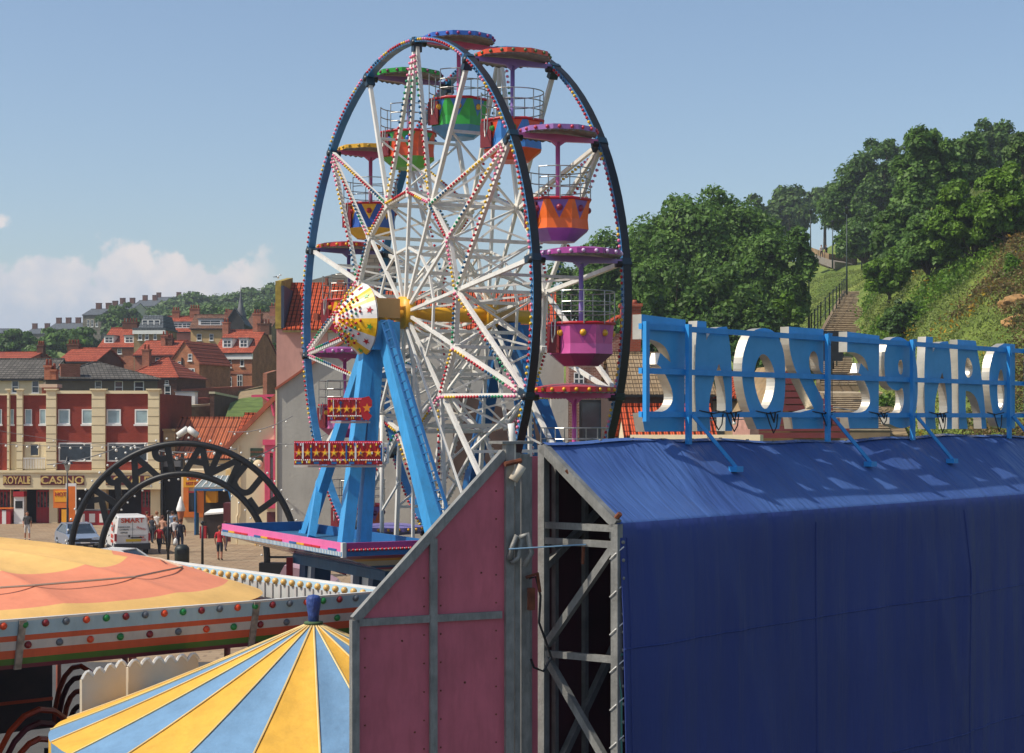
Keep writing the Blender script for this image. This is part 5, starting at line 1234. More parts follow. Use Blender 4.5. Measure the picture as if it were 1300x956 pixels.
# tall pink and grey building
G2 = 97.0
bb = thing('tall_grey_building', 'tall grey and dull pink building with orange pantile roof behind the wheel', 'building', (PX(350, G2), G2, 0), 0)
H2 = lambda px, y: PX(px, G2+y)-PX(350, G2)
V2 = lambda py, y: PZ(py, G2+y)
hx = lambda px: (px-350)*G2/F; hz = lambda py: PZ(py, G2)
mb = MB(); mb.prism([(hx(351.5), 0, 0), (hx(716), 0, 0), (hx(716), 0, hz(440)), (hx(440), 0, hz(433)), (hx(352), 0, hz(493))], (0, 6, 0)); mb.build('wall', grey_w, bb)
mb = MB(); mb.beam((hx(350), -.06, hz(494)), (hx(440), -.06, hz(431)), .3, .12); mb.build('verge', potm, bb)
mb = MB(); mb.box(hx(350), hx(352), -.1, .3, 0, hz(493)); mb.build('corner_trim', cream_w, bb)
dpink = mat('dull_pink_render', '#bb8a7c', 0.9, var=0.06, dirt=0.2)
mb = MB(); mb.box(H2(351, 6.1), H2(416, 6.1), 6.1, 10.5, 0, V2(418, 6.1)); mb.build('pink_wall', dpink, bb)
mb = MB(); mb.box(H2(416, 6.1)+.02, H2(702, 6.1), 6.12, 10, 4, V2(417, 6.1)); mb.build('upper_wall', grey_w, bb)
def slope(mb, xa, xb, ya, yb, y0, y1, m=0, t=.12):
    a = [(H2(xa, y0), y0, V2(ya, y0)), (H2(xb, y0), y0, V2(ya, y0)), (H2(xb, y1), y1, V2(yb, y1)), (H2(xa, y1), y1, V2(yb, y1))]; mb.hexa(a+[(p[0], p[1], p[2]+t) for p in a], m)
tile_n = tile_mat('near_orange_pantile', '#cf5a33', '#b94c2a', 0.26, 0.36, 1.0)
mb = MB(); slope(mb, 359, 475, 419, 361, 5.8, 11.0); slope(mb, 475.3, 706, 419, 372, 5.8, 10.5); mb.beam((H2(359, 11), 11.0, V2(361, 11)), (H2(475, 11), 11.0, V2(361, 11)), .3, .2); mb.build('pantile_roof', tile_n, bb)
mb = MB(); mb.box(H2(359, 5.7), H2(706, 5.7), 5.6, 5.75, V2(422, 5.7), V2(419.5, 5.7)); mb.build('gutter', mat('mossy_gutter', '#6b5a2e', 0.9, var=.3, scale=4), bb)
mb = MB(); xa, xb = H2(349.5, 6), H2(357, 6); mb.hexa([(xa, 6, V2(417, 6)), (xb, 6, V2(417, 6)), (xb, 11.5, V2(417, 6)), (xa, 11.5, V2(417, 6)), (xa, 6, V2(357, 6)), (xb, 6, V2(357, 6)), (xb, 11.5, V2(352, 11)), (xa, 11.5, V2(352, 11))]); mb.build('stone_verge', mat('lichen_stone', '#9a8438', 0.95, var=.3, scale=3, bump=.4), bb)
mb = MB(); mb.box(xb+.02, xb+.2, 5.8, 10.9, V2(417, 6), V2(363, 6)); mb.build('lead_flashing', mat('flashing_navy', '#2b3448', 0.6), bb)
mb = MB(); mb.box(H2(399, 7), H2(404, 7), 6.6, 8.2, V2(410, 7), V2(398, 7)); mb.build('roof_vent', potm, bb)
mb = MB(); mb.box(H2(394, 12), H2(470, 12), 12, 16, V2(420, 12), V2(356, 12)); mb.prism([(H2(394, 12), 12, V2(355.8, 12)), (H2(470, 12), 12, V2(355.8, 12)), (H2(470, 12), 12, V2(344, 12)), (H2(432, 12), 12, V2(346, 12))], (0, 4, 0)); mb.build('rear_block', mat('rear_grey_render', '#8d887a', 0.9, var=.08), bb)
mb = MB(); mb.box(H2(484, 11.5), H2(500, 11.5), 11.5, 14, V2(400, 12), V2(320, 12), 0); mb.box(H2(458, 11.5), H2(484, 11.5)-.01, 11.6, 13.9, V2(400, 12), V2(324, 12), 1); mb.build('chimney_stack', [dark_w, stone_g], bb)
mb = MB()
for px in (462, 470): mb.lathe([(0, 0), (.16, 0), (.12, .6), (0, .6)], 8, c=(H2(px, 12.5), 12.5, V2(324, 12)))
mb.build('chimney_pot', potm, bb)
mb = MB(); mb.box(H2(409, 9), H2(412, 9), 10.6, 11.3, V2(372, 11), V2(352, 11)); mb.box(H2(425, 9), H2(433, 9), 10.6, 11.4, V2(372, 11), V2(356, 11)); mb.build('chimney', brick_r, bb)
mb = MB(); c = (hx(353.5), 8, hz(352))
def gull(label, loc, rz):
    g = MB(); g.ball((0, 0, .14), .09, 8, 6, 0, 0.8); g.beam((-.05, 0, .15), (-.32, 0, .12), .1, .07, 1, w2=.03, h2=.02); g.ball((.12, 0, .26), .055, 8, 5, 0); g.beam((.16, 0, .26), (.24, 0, .25), .02, .02, 2); g.beam((0, .02, 0), (0, .02, .08), .015, .015, 2); g.beam((0, -.02, 0), (0, -.02, .08), .015, .015, 2)
    o = g.build('seagull', [whitewin, lead, kio_y], None); o.location = loc; o.rotation_euler = (0, 0, rz); tag(o, label, 'bird'); return o
gull('small white seagull perched on the stone verge of the pantiled roof', (PX(353, G2+8.5), G2+8.5, (V2(357, 6)+V2(352, 11))/2), 0.4)
window(bb, hx(520), hz(475), .5, 1.5, 0, fm=lead, sill=False)
mb = MB(); mb.prism([(hx(578), -.05, hz(498)), (hx(720), -.05, hz(545)), (hx(720), -.05, hz(600)), (hx(578), -.05, hz(600))], (0, -3.5, 0)); mb.build('brown_lean_to', mat('brown_boarding', '#46342a', 0.8, var=.25), bb)
# brick building at the right of the wheel
G3 = 92.0
ib = thing('brick_side_building', 'shaded brown brick building with small window and a tall red chimney beside the pink gondola', 'building', (PX(706, G3), G3, 0), 0)
jx = lambda px: (px-706)*G3/F; jz = lambda py: PZ(py, G3)
pbrick = brick_mat('painted_patchy_brick', '#6b3d30', '#8a5a4a', '#a09084', 0.24, 0.085, .4)
mb = MB(); mb.prism([(jx(722), 0, 0), (jx(806), 0, 0), (jx(806), 0, jz(422)), (jx(772), 0, jz(424)), (jx(722), 0, jz(450))], (0, 5, 0)); mb.build('wall', pbrick, ib)
window(ib, jx(735), jz(489), 13*G3/F, 16*G3/F, 0, bars=2)
mb = MB(); mb.box(jx(788), jx(813), -.4, .6, jz(520), jz(390)); mb.box(jx(786), jx(815), -.5, .7, jz(389.8), jz(386)); ch_ = mb.build('chimney', brick_mat('chimney_red_brick', '#a04a30', '#8e3f2a', '#8a6a58'), ib)
mb = MB()
for px in (792, 806): mb.lathe([(0, 0), (.14, 0), (.11, .22), (0, .22)], 10, c=(jx(px), .1, jz(386)))
mb.build('chimney_pot', potm, ch_)
mb = MB(); a = [(jx(715), -.2, jz(448)), (jx(790), -.2, jz(402)), (jx(790), 5, jz(396)), (jx(715), 5, jz(438))]; mb.hexa(a+[(p[0], p[1], p[2]+.12) for p in a]); mb.build('roof', tile_n, ib)
mb = MB(); mb.box(jx(700), jx(722)-.02, .1, 4, 0, jz(500)); mb.build('rendered_end', grey_w, ib)
window(ib, jx(764), jz(560), 2.4, 2.2, -.02, fm=blackm, bars=False, sill=False)
# roofs seen through the letters
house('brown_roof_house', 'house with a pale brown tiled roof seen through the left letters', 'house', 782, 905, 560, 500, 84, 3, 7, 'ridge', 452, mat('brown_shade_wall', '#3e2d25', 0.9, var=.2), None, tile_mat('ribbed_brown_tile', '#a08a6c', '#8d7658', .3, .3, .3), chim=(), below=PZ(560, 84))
house('pantile_lean_to', 'low orange pantile roof under the first two letters', 'building', 796, 905, 565, 552, 70, 2, 3.4, 'ridge', 519, cream_w, None, tile_n, below=PZ(565, 70))
house('orange_roof_house', 'orange tiled roof sloping down behind the letter O', 'house', 905, 985, 560, 505, 88, -24, 8, 'ridge', 478, cream_w, None, tile_n, below=PZ(560, 88))
rs = thing('maroon_metal_shed', 'shed with ribbed maroon metal roof behind the letters Z and E', 'shed', (PX(950, 78), 78, 0), R(6))
mrm = tile_mat('maroon_ribbed_sheet', '#6e2a22', '#60241e', .4, .45, .2, .15)
w = (1078-950)*78/F
mb = MB(); mb.prism([(0.3, 0, 0), (w-.3, 0, 0), (w-.3, 0, PZ(540, 78)), (w*.42, 0, PZ(462, 78)), (.3, 0, PZ(540, 78))], (0, 6, 0)); mb.build('wall', stone_t, rs)
mb = MB()
for i in range(10):   # stepped sheets across the gable front slope
    z0 = PZ(556-i*8.6, 78); z1 = PZ(556-(i+.82)*8.6, 78); x0 = 0.1+max(0, (i-1.5))*w*.042; x1 = w-.1-max(0, i-1.5)*w*.06
    y0 = -.9+i*.09
    mb.hexa([(x0, y0, z0), (x1, y0, z0), (x1, y0+.1, z0), (x0, y0+.1, z0), (x0, y0+.06, z1), (x1, y0+.06, z1), (x1, y0+.16, z1), (x0, y0+.16, z1)])
mb.build('ribbed_roof', mat('maroon_sheet', '#6a2620', 0.6, var=.15), rs)
wall_strip('pale_yard_wall', 'pale rendered yard wall just above the blue tarpaulin', 800, 552, 965, 552, 62, 60, cream_w, zb=0)
wall_strip('rubble_wall', 'rough tan rubble wall climbing beside the stone steps', 1098, 470, 1130, 552, 128, 100, brick_mat('rubble_stone', '#9b8562', '#6f5f47', '#57493a', .5, .3, .4), zb=0, th=1.0)
wall_strip('pink_stone_wall', 'pink mottled wall between the pantile roof and the maroon shed', 930, 530, 952, 534, 76, 74, mat('pink_mottled', '#b08474', .9, var=.2, scale=3), zb=0)
for h in bpy.data.objects:
    for k in ('_w', '_h', '_o'):
        if k in h: del h[k]

# passage, kiosks, snack stall near the plaza back
dk = simple_box_thing('dark_passage', 'black shuttered passage between the casino and the yellow kiosk', 'doorway', 218, 0, 116, 1, 1, [('back_wall', mat('passage_black', '#121212', .9), [(-.7, .75, .5, .8, 0, 4.6)]), ('side_post', blackm, [(-.75, -.6, 0, .5, 0, 5.2), (.6, .76, 0, .5, 0, 5.0)]), ('rolled_shutter', lead, [(-.6, .6, .2, .45, 4.1, 4.5)])])  # back wall coloured near black
mb = MB(); mb.tube([(0, 0, 0.02), (0, 0, .3)], .28, 12, 0); mb.lathe([(0.02, .3), (.09, .5), (.24, 1.35), (.26, 1.4), (0, 1.4)], 14, 1); mb.lathe([(.28, 1.38), (.3, 1.5), (.24, 1.7), (.2, 1.85), (.13, 2.05), (.04, 2.3), (0, 2.32)], 14, 2)
ic = thing('ice_cream_cone_display', 'person high model ice cream cone with white swirl by the dark passage', 'display', (PX(229.5, 111.5), 111.5, 0), 0)
mb.build('cone_model', [lead, mat('wafer_orange', '#b0623c', .6), whitewin], ic)
simple_box_thing('menu_board', 'small grey and white menu board standing left of the model ice cream', 'sign', 219, 0, 112, 1, 1, [('board', lead, [(-.33, .33, 0, .05, .15, 1.15)]), ('paper', whitewin, [(-.24, .24, -.01, -.002, .3, 1.05)]), ('feet', blackm, [(-.3, -.25, -.1, .2, 0, .15), (.25, .3, -.1, .2, 0, .15)])])
kk = simple_box_thing('food_kiosk', 'small kiosk with yellow and orange front selling hot food behind the crowd', 'kiosk', 243, 0, 112.8, 1, 1, [('wall', cream_w, [(-.7, 2.2, .2, 2.5, 0, 4.0)]), ('upper_board', kio_y, [(-.55, .95, .1, .195, 2.85, 3.75)]), ('surround', kio_o, [(-.55, -.2, .1, .195, .9, 2.84), (.85, 1.1, .1, .195, .9, 2.84), (-.2, .85, .1, .195, .9, 1.25)]), ('serving_hatch', glass, [(-.2, .85, .15, .197, 1.25, 2.5)]), ('goods', kio_y, [(-.1, .75, .12, .148, 1.0, 1.2)]), ('shelf', redshop, [(-.2, .85, .0, .1, 2.5, 2.6)])])
text_obj('BURGERS', .3, .02, redshop, [c for c in kk.children if c.name.startswith('upper_board')][0], (.2, .09, 3.45), sx=.85, bold=.01); text_obj('HOT DOGS', .26, .02, redshop, [c for c in kk.children if c.name.startswith('upper_board')][0], (.2, .09, 3.1), sx=.85, bold=.01)
st = thing('snack_stall', 'open fronted stall with grey glazed awning, blue trim and orange panel', 'stall', (PX(251, 110), 110, 0), 0)
q = 110/F; xx = lambda px: (px-251)*q; zz = lambda py: PZ(py, 110)
mb = MB(); a = [(xx(251), -1.2, zz(619)), (xx(296), -1.2, zz(618)), (xx(292), 1.5, zz(606)), (xx(256), 1.5, zz(606))]; mb.hexa(a+[(p[0], p[1], p[2]+.06) for p in a], 0)
for k in range(6): mb.beam((xx(252+k*8.6), -1.18, zz(618.5)+.06), (xx(257+k*7), 1.45, zz(606)+.08), .05, .05, 1)
mb.build('awning', [mat('awning_grey', '#7c8684', .4, var=.1), whitewin], st)
mb = MB(); mb.box(xx(251), xx(296), -1.25, -1.15, zz(622), zz(619.3)); mb.box(xx(251), xx(252.6), -1.2, 0, 0, zz(622)); mb.beam((xx(294), -1.1, zz(622)), (xx(297), -1.1, zz(634)), .3, .08); mb.build('blue_trim', deepblue, st)
mb = MB(); mb.box(xx(254), xx(262), -1.0, -.9, 1.4, zz(622.5)); mb.build('orange_panel', kio_o, st)
mb = MB(); mb.box(xx(256), xx(298), .6, 1.6, 0, zz(622)); mb.build('back_wall', mat('stall_dark', '#2a211c', .8, var=.4, scale=3), st)
mb = MB(); mb.box(xx(262), xx(275), -.2, .55, 2.0, 2.7, 0); mb.box(xx(272), xx(283), -.2, .5, 1.1, 1.5, 1); mb.build('goods', [kio_y, redshop], st)
ct = thing('snack_counter', 'sloping white topped counter in front of the stall with red boxes below', 'counter', (PX(265, 106), 106, 0), 0)
mb = MB(); mb.hexa([(-.2, -.4, 1.45), (1.1, -.4, 1.55), (1.2, .6, 1.75), (0, .6, 1.65), (-.2, -.4, 1.55), (1.1, -.4, 1.65), (1.2, .6, 1.85), (0, .6, 1.75)]); mb.build('top', whitewin, ct)
mb = MB(); mb.hexa([(0, -.2, 0), (1.0, -.2, 0), (1.1, .5, 0), (.1, .5, 0), (-.1, -.3, 1.4), (1.05, -.3, 1.5), (1.1, .5, 1.6), (.1, .5, 1.6)]); mb.build('body', mat('counter_dark', '#332722', .7), ct)
mb = MB(); mb.box(-.5, -.1, -.3, .1, 0, .75); mb.build('red_box', redshop, ct)
mb = MB(); mb.box(xx(285)+.0, xx(298), -1.0, .4, 0, 2.3); o = mb.build('maroon_cabin', mat('maroon_door', '#4e141c'), None); o.location = (PX(251, 104), 104, 0); tag(o, 'plain maroon cabin wall beside the cream building corner', 'cabin')

# ================================================================== TERRAIN
COLS = [(-2500, [(0, 0), (150, 0), (260, 8), (500, 24), (1500, 30), (4000, 30)]),
 (0, [(0, 0), (152, 0), (185, 7), (260, 13), (350, 18), (500, 24), (800, 28), (4000, 28)]),
 (130, [(0, 0), (152, 0), (180, 8), (220, 12), (280, 16), (400, 21), (470, 27), (700, 32), (4000, 32)]),
 (250, [(0, 0), (140, 0), (160, 3), (185, 7.5), (220, 12), (250, 16), (300, 21), (400, 28), (500, 36), (600, 38), (4000, 38)]),
 (320, [(0, 0), (135, 0), (158, 3.5), (185, 9.5), (220, 13), (300, 22), (400, 30), (500, 39), (650, 42), (4000, 40)]),
 (400, [(0, 0), (130, 0), (185, 8), (300, 22), (400, 29), (500, 38), (650, 40), (4000, 38)]),
 (600, [(0, 0), (120, 0), (200, 6), (500, 25), (4000, 25)]),
 (780, [(0, 0), (105, 0), (150, 7), (250, 20), (350, 30), (600, 34), (4000, 34)]),
 (1000, [(0, 0), (90, 0), (120, 5), (150, 11), (200, 19), (240, 26), (300, 34), (350, 39), (500, 42), (4000, 42)]),
 (1080, [(0, 0), (90, 1), (112, 6.5), (118, 8), (150, 13.6), (195, 21.0), (240, 28.6), (300, 38), (400, 44), (4000, 44)]),
 (1125, [(0, 0), (80, 1), (100, 4.5), (118, 9.5), (150, 18), (195, 24), (240, 29), (300, 40), (400, 46), (4000, 44)]),
 (1200, [(0, 0), (75, 1), (95, 5), (112, 12), (130, 18), (150, 22.5), (180, 29), (220, 37), (300, 43), (4000, 44)]),
 (1300, [(0, 0), (70, 1), (88, 6), (105, 13.5), (120, 19), (140, 25), (165, 30), (200, 34), (300, 38), (4000, 40)]),
 (1700, [(0, 0), (60, 0), (90, 10), (120, 22), (160, 31), (250, 38), (4000, 42)])]
def prof(pts, y):
    if y <= pts[0][0]: return pts[0][1]
    for (a, za), (b, zb) in zip(pts, pts[1:]):
        if y <= b:
            t = (y-a)/(b-a); t2 = t*t*(3-2*t); t = 0.5*t+0.5*t2
            return za+(zb-za)*t
    return pts[-1][1]
def ground(X, Y):
    if Y < 40: return 0.0
    c = CX+F*X/Y
    if c <= COLS[0][0]: return prof(COLS[0][1], Y)
    for (ca, pa_), (cb, pb_) in zip(COLS, COLS[1:]):
        if c <= cb:
            t = (c-ca)/(cb-ca); t = t*t*(3-2*t)*.5+t*.5; return prof(pa_, Y)*(1-t)+prof(pb_, Y)*t
    return prof(COLS[-1][1], Y)
from mathutils import noise as mnoise
ys = [-60, 0, 30, 50, 62]+list(np.arange(70, 300, 2.2))+list(np.arange(300, 700, 12))+[760, 900, 1200, 1800, 2600, 4000]
us = [-3, -1.6, -1.0, -.7, -.5, -.4]+list(np.arange(-.34, .42, .0072))+[.45, .52, .65, .85, 1.2, 1.8, 3]
vs = []; fs = []
for Y in ys:
    yy = max(Y, 62)
    for u in us:
        X = u*yy; z = ground(X, Y)
        if z > .3 and Y < 700: z += (mnoise.noise(Vector((X*.12, Y*.12, 0)))*1.1+mnoise.noise(Vector((X*.4, Y*.4, 3)))*.35)*min(1, z/5)
        vs.append((X, Y, z-0.02))
nu = len(us)
for i in range(len(ys)-1):
    for j in range(nu-1): fs.append((i*nu+j, i*nu+j+1, (i+1)*nu+j+1, (i+1)*nu+j))
mb = MB(); mb.add(vs, fs, 0, True)
grass = two_mat('hill_grass', '#75823a', '#56682a', 0.16, .35, .65, bump=.6, bscale=1.4, c3='#8f8a4c')
gr = mb.build('hillside', grass); tag(gr, None, None, kind='structure')
# finer grass colour break up
nt = grass.node_tree; b = nt.nodes['Principled BSDF']; tc = [n for n in nt.nodes if n.type == 'TEX_COORD'][0]
n5 = nt.nodes.new('ShaderNodeTexNoise'); n5.inputs['Scale'].default_value = 1.6; n5.inputs['Detail'].default_value = 10; n5.inputs['Roughness'].default_value = .75; nt.links.new(tc.outputs['Object'], n5.inputs['Vector'])
hv = nt.nodes.new('ShaderNodeHueSaturation'); mr = nt.nodes.new('ShaderNodeMapRange'); mr.inputs[1].default_value = .35; mr.inputs[2].default_value = .65; mr.inputs[3].default_value = .55; mr.inputs[4].default_value = 1.35
nt.links.new(n5.outputs['Fac'], mr.inputs[0]); nt.links.new(mr.outputs[0], hv.inputs['Value']); nt.links.new(b.inputs['Base Color'].links[0].from_socket, hv.inputs['Color']); nt.links.new(hv.outputs[0], b.inputs['Base Color'])
# plaza paving
pav = brick_mat('plaza_paving', '#a08b70', '#91795f', '#84715b', 0.9, 0.45, .14, plane='XY')
mb = MB(); mb.box(-70, 40, 52, 134, -.3, .012); tag(mb.build('plaza_paving', pav), None, None, kind='structure')
asph = mat('fairground_asphalt', '#4a4844', .9, var=.2, scale=.7, bump=.3)
mb = MB(); mb.box(-70, 60, -30, 51.99, -.3, .008); tag(mb.build('fairground_ground', asph), None, None, kind='structure')
lawn = two_mat('lawn_grass', '#64753a', '#50602e', .8, bump=.6, bscale=6)
mb = MB(); mb.face([P(286, 530, 150), P(342, 528, 150), P(341, 501, 176), P(305, 506, 176), P(292, 512, 168)]); o = mb.build('sloping_lawn', lawn); tag(o, None, None, kind='structure')
mb = MB(); mb.face([P(300, 510, 174.4), P(342, 504, 174.4), P(342, 492, 182), P(305, 497, 182)]); tag(mb.build('earth_bank', mat('earth_bank', '#8a7656', .95, var=.2, scale=1.5)), None, None, kind='structure')

# path up the hill and steps
def P2(px, D): X = PX(px, D); return Vector((X, D, ground(X, D)))
pathm = mat('tarmac_path', '#857b70', .9, var=.1, scale=2)
cl = [(1018, 246), (1032, 243), (1046, 236), (1060, 232), (1076, 236), (1092, 240)]
mb = MB(); pts = [P(x, y, d) for (x, d), y in zip(cl, (318, 322, 327, 332, 334, 338))]
for a, b in zip(pts, pts[1:]):
    mb.add([a, b, b+Vector((0, 4.5, .7)), a+Vector((0, 4.5, .7)), a+Vector((0, 0, -1)), b+Vector((0, 0, -1))], [(0, 1, 2, 3), (4, 5, 1, 0)])
tag(mb.build('hill_path', pathm), None, None, kind='structure')
mb = MB()
for a, b in zip(pts, pts[1:]): mb.prism([a+Vector((0, 4.5, -.5)), b+Vector((0, 4.5, -.5)), b+Vector((0, 4.5, 1.5)), a+Vector((0, 4.5, 1.5))], (0, .4, 0))
o = mb.build('path_wall', stone_t); tag(o, 'low pink and tan wall behind the hill path', 'wall')
stm = mat('stone_step', '#ab9a80', .9, var=.2, scale=3, bump=.3); rism = mat('step_riser', '#7a6850', .95, var=.2)
def flight(name, label, a, b, w, n, zoff=0):
    t = thing(name, label, 'steps', tuple(a), 0); d = b-a; f = Vector((d.x, d.y, 0)).normalized(); s = Vector((f.y, -f.x, 0)); mb = MB()
    for i in range(n):
        p = d*(i/n); q = d*((i+1)/n); z = p.z+d.z/n
        c = [p-s*w/2, p+s*w/2, Vector((q.x, q.y, 0))+s*w/2, Vector((q.x, q.y, 0))-s*w/2]
        mb.hexa([(v.x, v.y, z-1.5) for v in c]+[(v.x, v.y, z-.07) for v in c], 1)
        c2 = [v-f*.05 if k < 2 else v for k, v in enumerate(c)]
        mb.hexa([(v.x, v.y, z-.068) for v in c2]+[(v.x, v.y, z) for v in c2], 0)
    mb.build('treads', [stm, rism], t)
    mb = MB()
    mb.prism([-s*(w/2+.3)+Vector((0, 0, -2)), d-s*(w/2+.3)+Vector((0, 0, -2)), d-s*(w/2+.3)+Vector((0, 0, .25)), -s*(w/2+.3)+Vector((0, 0, .25))], s*.28); mb.build('side_kerb', rism, t)
    return t
flight('steps', 'upper flight of long stone steps climbing the grassy hill', P(1058, 446, 146), P(1093, 371, 190), 3.3, 34)
flight('steps', 'middle flight of stone steps below the long upper flight', P(1072, 490, 124), P(1068, 455, 140), 3.4, 14)
flight('steps', 'lower flight of stone steps beside the rubble wall', P(1092, 548, 100), P(1078, 503, 116), 3.4, 16)
mb = MB(); a = P(1068, 453, 140); mb.hexa([a+Vector(v) for v in ((-1.8, 0, -1), (1.6, 0, -1), (1.0, 6.2, -1), (-2.2, 6.2, -1), (-1.8, 0, 0.02), (1.6, 0, 0.02), (1.0, 6.2, .35), (-2.2, 6.2, .35))]); tag(mb.build('steps_landing', stm), None, None, kind='structure')
mb = MB(); a = P(1080, 500, 116); mb.hexa([a+Vector(v) for v in ((-1.9, 0, -1), (1.9, 0, -1), (1.6, 8, -1), (-2.2, 8, -1), (-1.9, 0, 0.05), (1.9, 0, 0.05), (1.6, 8, .3), (-2.2, 8, .3))]); tag(mb.build('steps_landing', stm), None, None, kind='structure')
dkgreen = mat('dark_green_iron', '#1d2a1e', .6, var=.15)
def rail_fence(label, pts, h=1.25, sp=3.0):
    t = thing('iron_railing', label, 'railing', tuple(pts[0]), 0); mb = MB(); o = pts[0]
    for a, b in zip(pts, pts[1:]):
        n = max(1, int((b-a).length/sp))
        for i in range(n+1):
            p = a.lerp(b, i/n)-o; mb.beam(p-Vector((0, 0, .4)), p+Vector((0, 0, h+.2)), .1)
        for z in (.25, h): mb.beam(a-o+Vector((0, 0, z)), b-o+Vector((0, 0, z)), .05)
    mb.build('rails', dkgreen, t)
rail_fence('dark green iron railing along the left side of the long steps', [P(1014, 430, 148), P(1030, 424, 150), P(1042, 408, 160), P(1053, 395, 168), P(1066, 382, 178), P(1074, 372, 188)], 1.6)
rail_fence('iron railing beside the middle steps seen under the letter rail', [P(1052, 480, 122), P(1058, 462, 130), P(1070, 450, 140)], 1.3)
lampm = mat('lamp_post_green', '#20302a', .5)
def hill_lamp(label, px, y, D, h):
    t = thing('lamp_post', label, 'lamp post', tuple(P(px, y, D)), 0, None); mb = MB(); mb.tube([(0, 0, -.5), (0, 0, h*.3), (0, 0, h)], [.12, .09, .05], 8); mb.build('post', lampm, t)
    mb = MB(); mb.lathe([(.05, h), (.22, h+.1), (.16, h+.5), (.3, h+.52), (.04, h+.75), (0, h+.8)], 8); mb.build('lantern', blackm, t)
hill_lamp('thin green lamp post at the top of the long steps', 1075, 368, 186, 8.2)
hill_lamp('lamp post just below the hill path left of the strolling couple', 1029, 318, 240, 5.0)
hill_lamp('lamp post on the hill path right of the strolling couple', 1057, 336, 232, 5.2)
hill_lamp('short lamp post further right along the hill path', 1094, 342, 225, 4.5)
hill_lamp('lamp post standing in the grass left of the railing', 1027, 418, 150, 4.2)
t = thing('black_notice_board', 'large black board on two posts beside the middle steps', 'board', tuple(P(1070, 478, 112)), 0)
s_ = 112/F; mb = MB(); mb.box(-27*s_, 0, 0, .12, 20*s_, 58*s_); mb.build('board', blackm, t); mb = MB(); mb.box(-14*s_, -13*s_, .02, .1, -3, 20*s_); mb.build('post', blackm, t)

# ================================================================== VEGETATION
def leaf_mat(name, c, c2, tr=.35):
    m = two_mat(name, c, c2, .55, .38, .66, rough=.55, bump=0)
    nt = m.node_tree; b = nt.nodes['Principled BSDF']; src = b.inputs['Base Color'].links[0].from_socket
    gi = nt.nodes.new('ShaderNodeNewGeometry'); hv = nt.nodes.new('ShaderNodeHueSaturation'); mr = nt.nodes.new('ShaderNodeMapRange'); mr.inputs[3].default_value = .65; mr.inputs[4].default_value = 1.4
    nt.links.new(gi.outputs['Random Per Island'], mr.inputs[0]); nt.links.new(mr.outputs[0], hv.inputs['Value']); nt.links.new(src, hv.inputs['Color']); nt.links.new(hv.outputs[0], b.inputs['Base Color'])
    t = nt.nodes.new('ShaderNodeBsdfTranslucent'); nt.links.new(hv.outputs[0], t.inputs['Color']); ms = nt.nodes.new('ShaderNodeMixShader'); ms.inputs[0].default_value = tr
    nt.links.new(b.outputs[0], ms.inputs[1]); nt.links.new(t.outputs[0], ms.inputs[2]); nt.links.new(ms.outputs[0], nt.nodes['Material Output'].inputs['Surface'])
    b.inputs['Specular IOR Level'].default_value = .3
    return m
LM = {'syc': leaf_mat('sycamore_leaves', '#69893a', '#4e6e2c'), 'dark': leaf_mat('dark_tree_leaves', '#5e7c34', '#45622a'), 'bright': leaf_mat('bright_bush_leaves', '#6c8c26', '#52741f'),
      'far': leaf_mat('far_wood_leaves', '#5c7634', '#48612c', .25), 'gorse': leaf_mat('rough_scrub_leaves', '#869048', '#66743a'), 'brown': leaf_mat('dry_scrub', '#82693a', '#5f5230'), 'yellow': leaf_mat('yellow_blossom', '#b98a1c', '#8a7a20')}
barkm = mat('bark', '#4e4334', .95, var=.3, scale=4, bump=.5)
def leaf_cloud(blobs, n, size, rng, flat=.6):
    """blobs: (cx,cy,cz,rx,ry,rz); n leaf quads on the shells of small clumps inside them"""
    c = np.array([b[:3] for b in blobs]); r = np.array([b[3:] for b in blobs]); wt = (r[:, 0]*r[:, 2]+r[:, 0]*r[:, 1]); wt = wt/wt.sum()
    idx = rng.choice(len(blobs), n, p=wt); d = rng.normal(size=(n, 3)); d /= np.linalg.norm(d, axis=1)[:, None]
    d[:, 2] = np.where(d[:, 2] < -.35, -d[:, 2]*.6, d[:, 2])
    rad = rng.uniform(.5, 1.12, n)**.8
    p = c[idx]+d*r[idx]*rad[:, None]
    nrm = d*1.0+rng.normal(size=(n, 3))*.65+np.array([0, 0, .35]); nrm /= np.linalg.norm(nrm, axis=1)[:, None]
    a = rng.normal(size=(n, 3)); t1 = np.cross(nrm, a); t1 /= np.linalg.norm(t1, axis=1)[:, None]; t2 = np.cross(nrm, t1)
    s = size*(.45+1.1*rng.random(n)**2)[:, None]
    v = np.empty((n, 4, 3)); v[:, 0] = p-t1*s*.5; v[:, 1] = p-t2*s*.32; v[:, 2] = p+t1*s*.5; v[:, 3] = p+t2*s*.32
    return v.reshape(-1, 3)
def quads_mesh(name, v, m):
    n = len(v)//4; me = bpy.data.meshes.new(name); me.vertices.add(n*4); me.vertices.foreach_set('co', v.astype(np.float32).ravel()); me.loops.add(n*4); me.loops.foreach_set('vertex_index', np.arange(n*4, dtype=np.int32)); me.polygons.add(n)
    me.polygons.foreach_set('loop_start', np.arange(0, n*4, 4, dtype=np.int32)); me.polygons.foreach_set('loop_total', np.full(n, 4, dtype=np.int32)); me.materials.append(m); me.update(calc_edges=True); return me
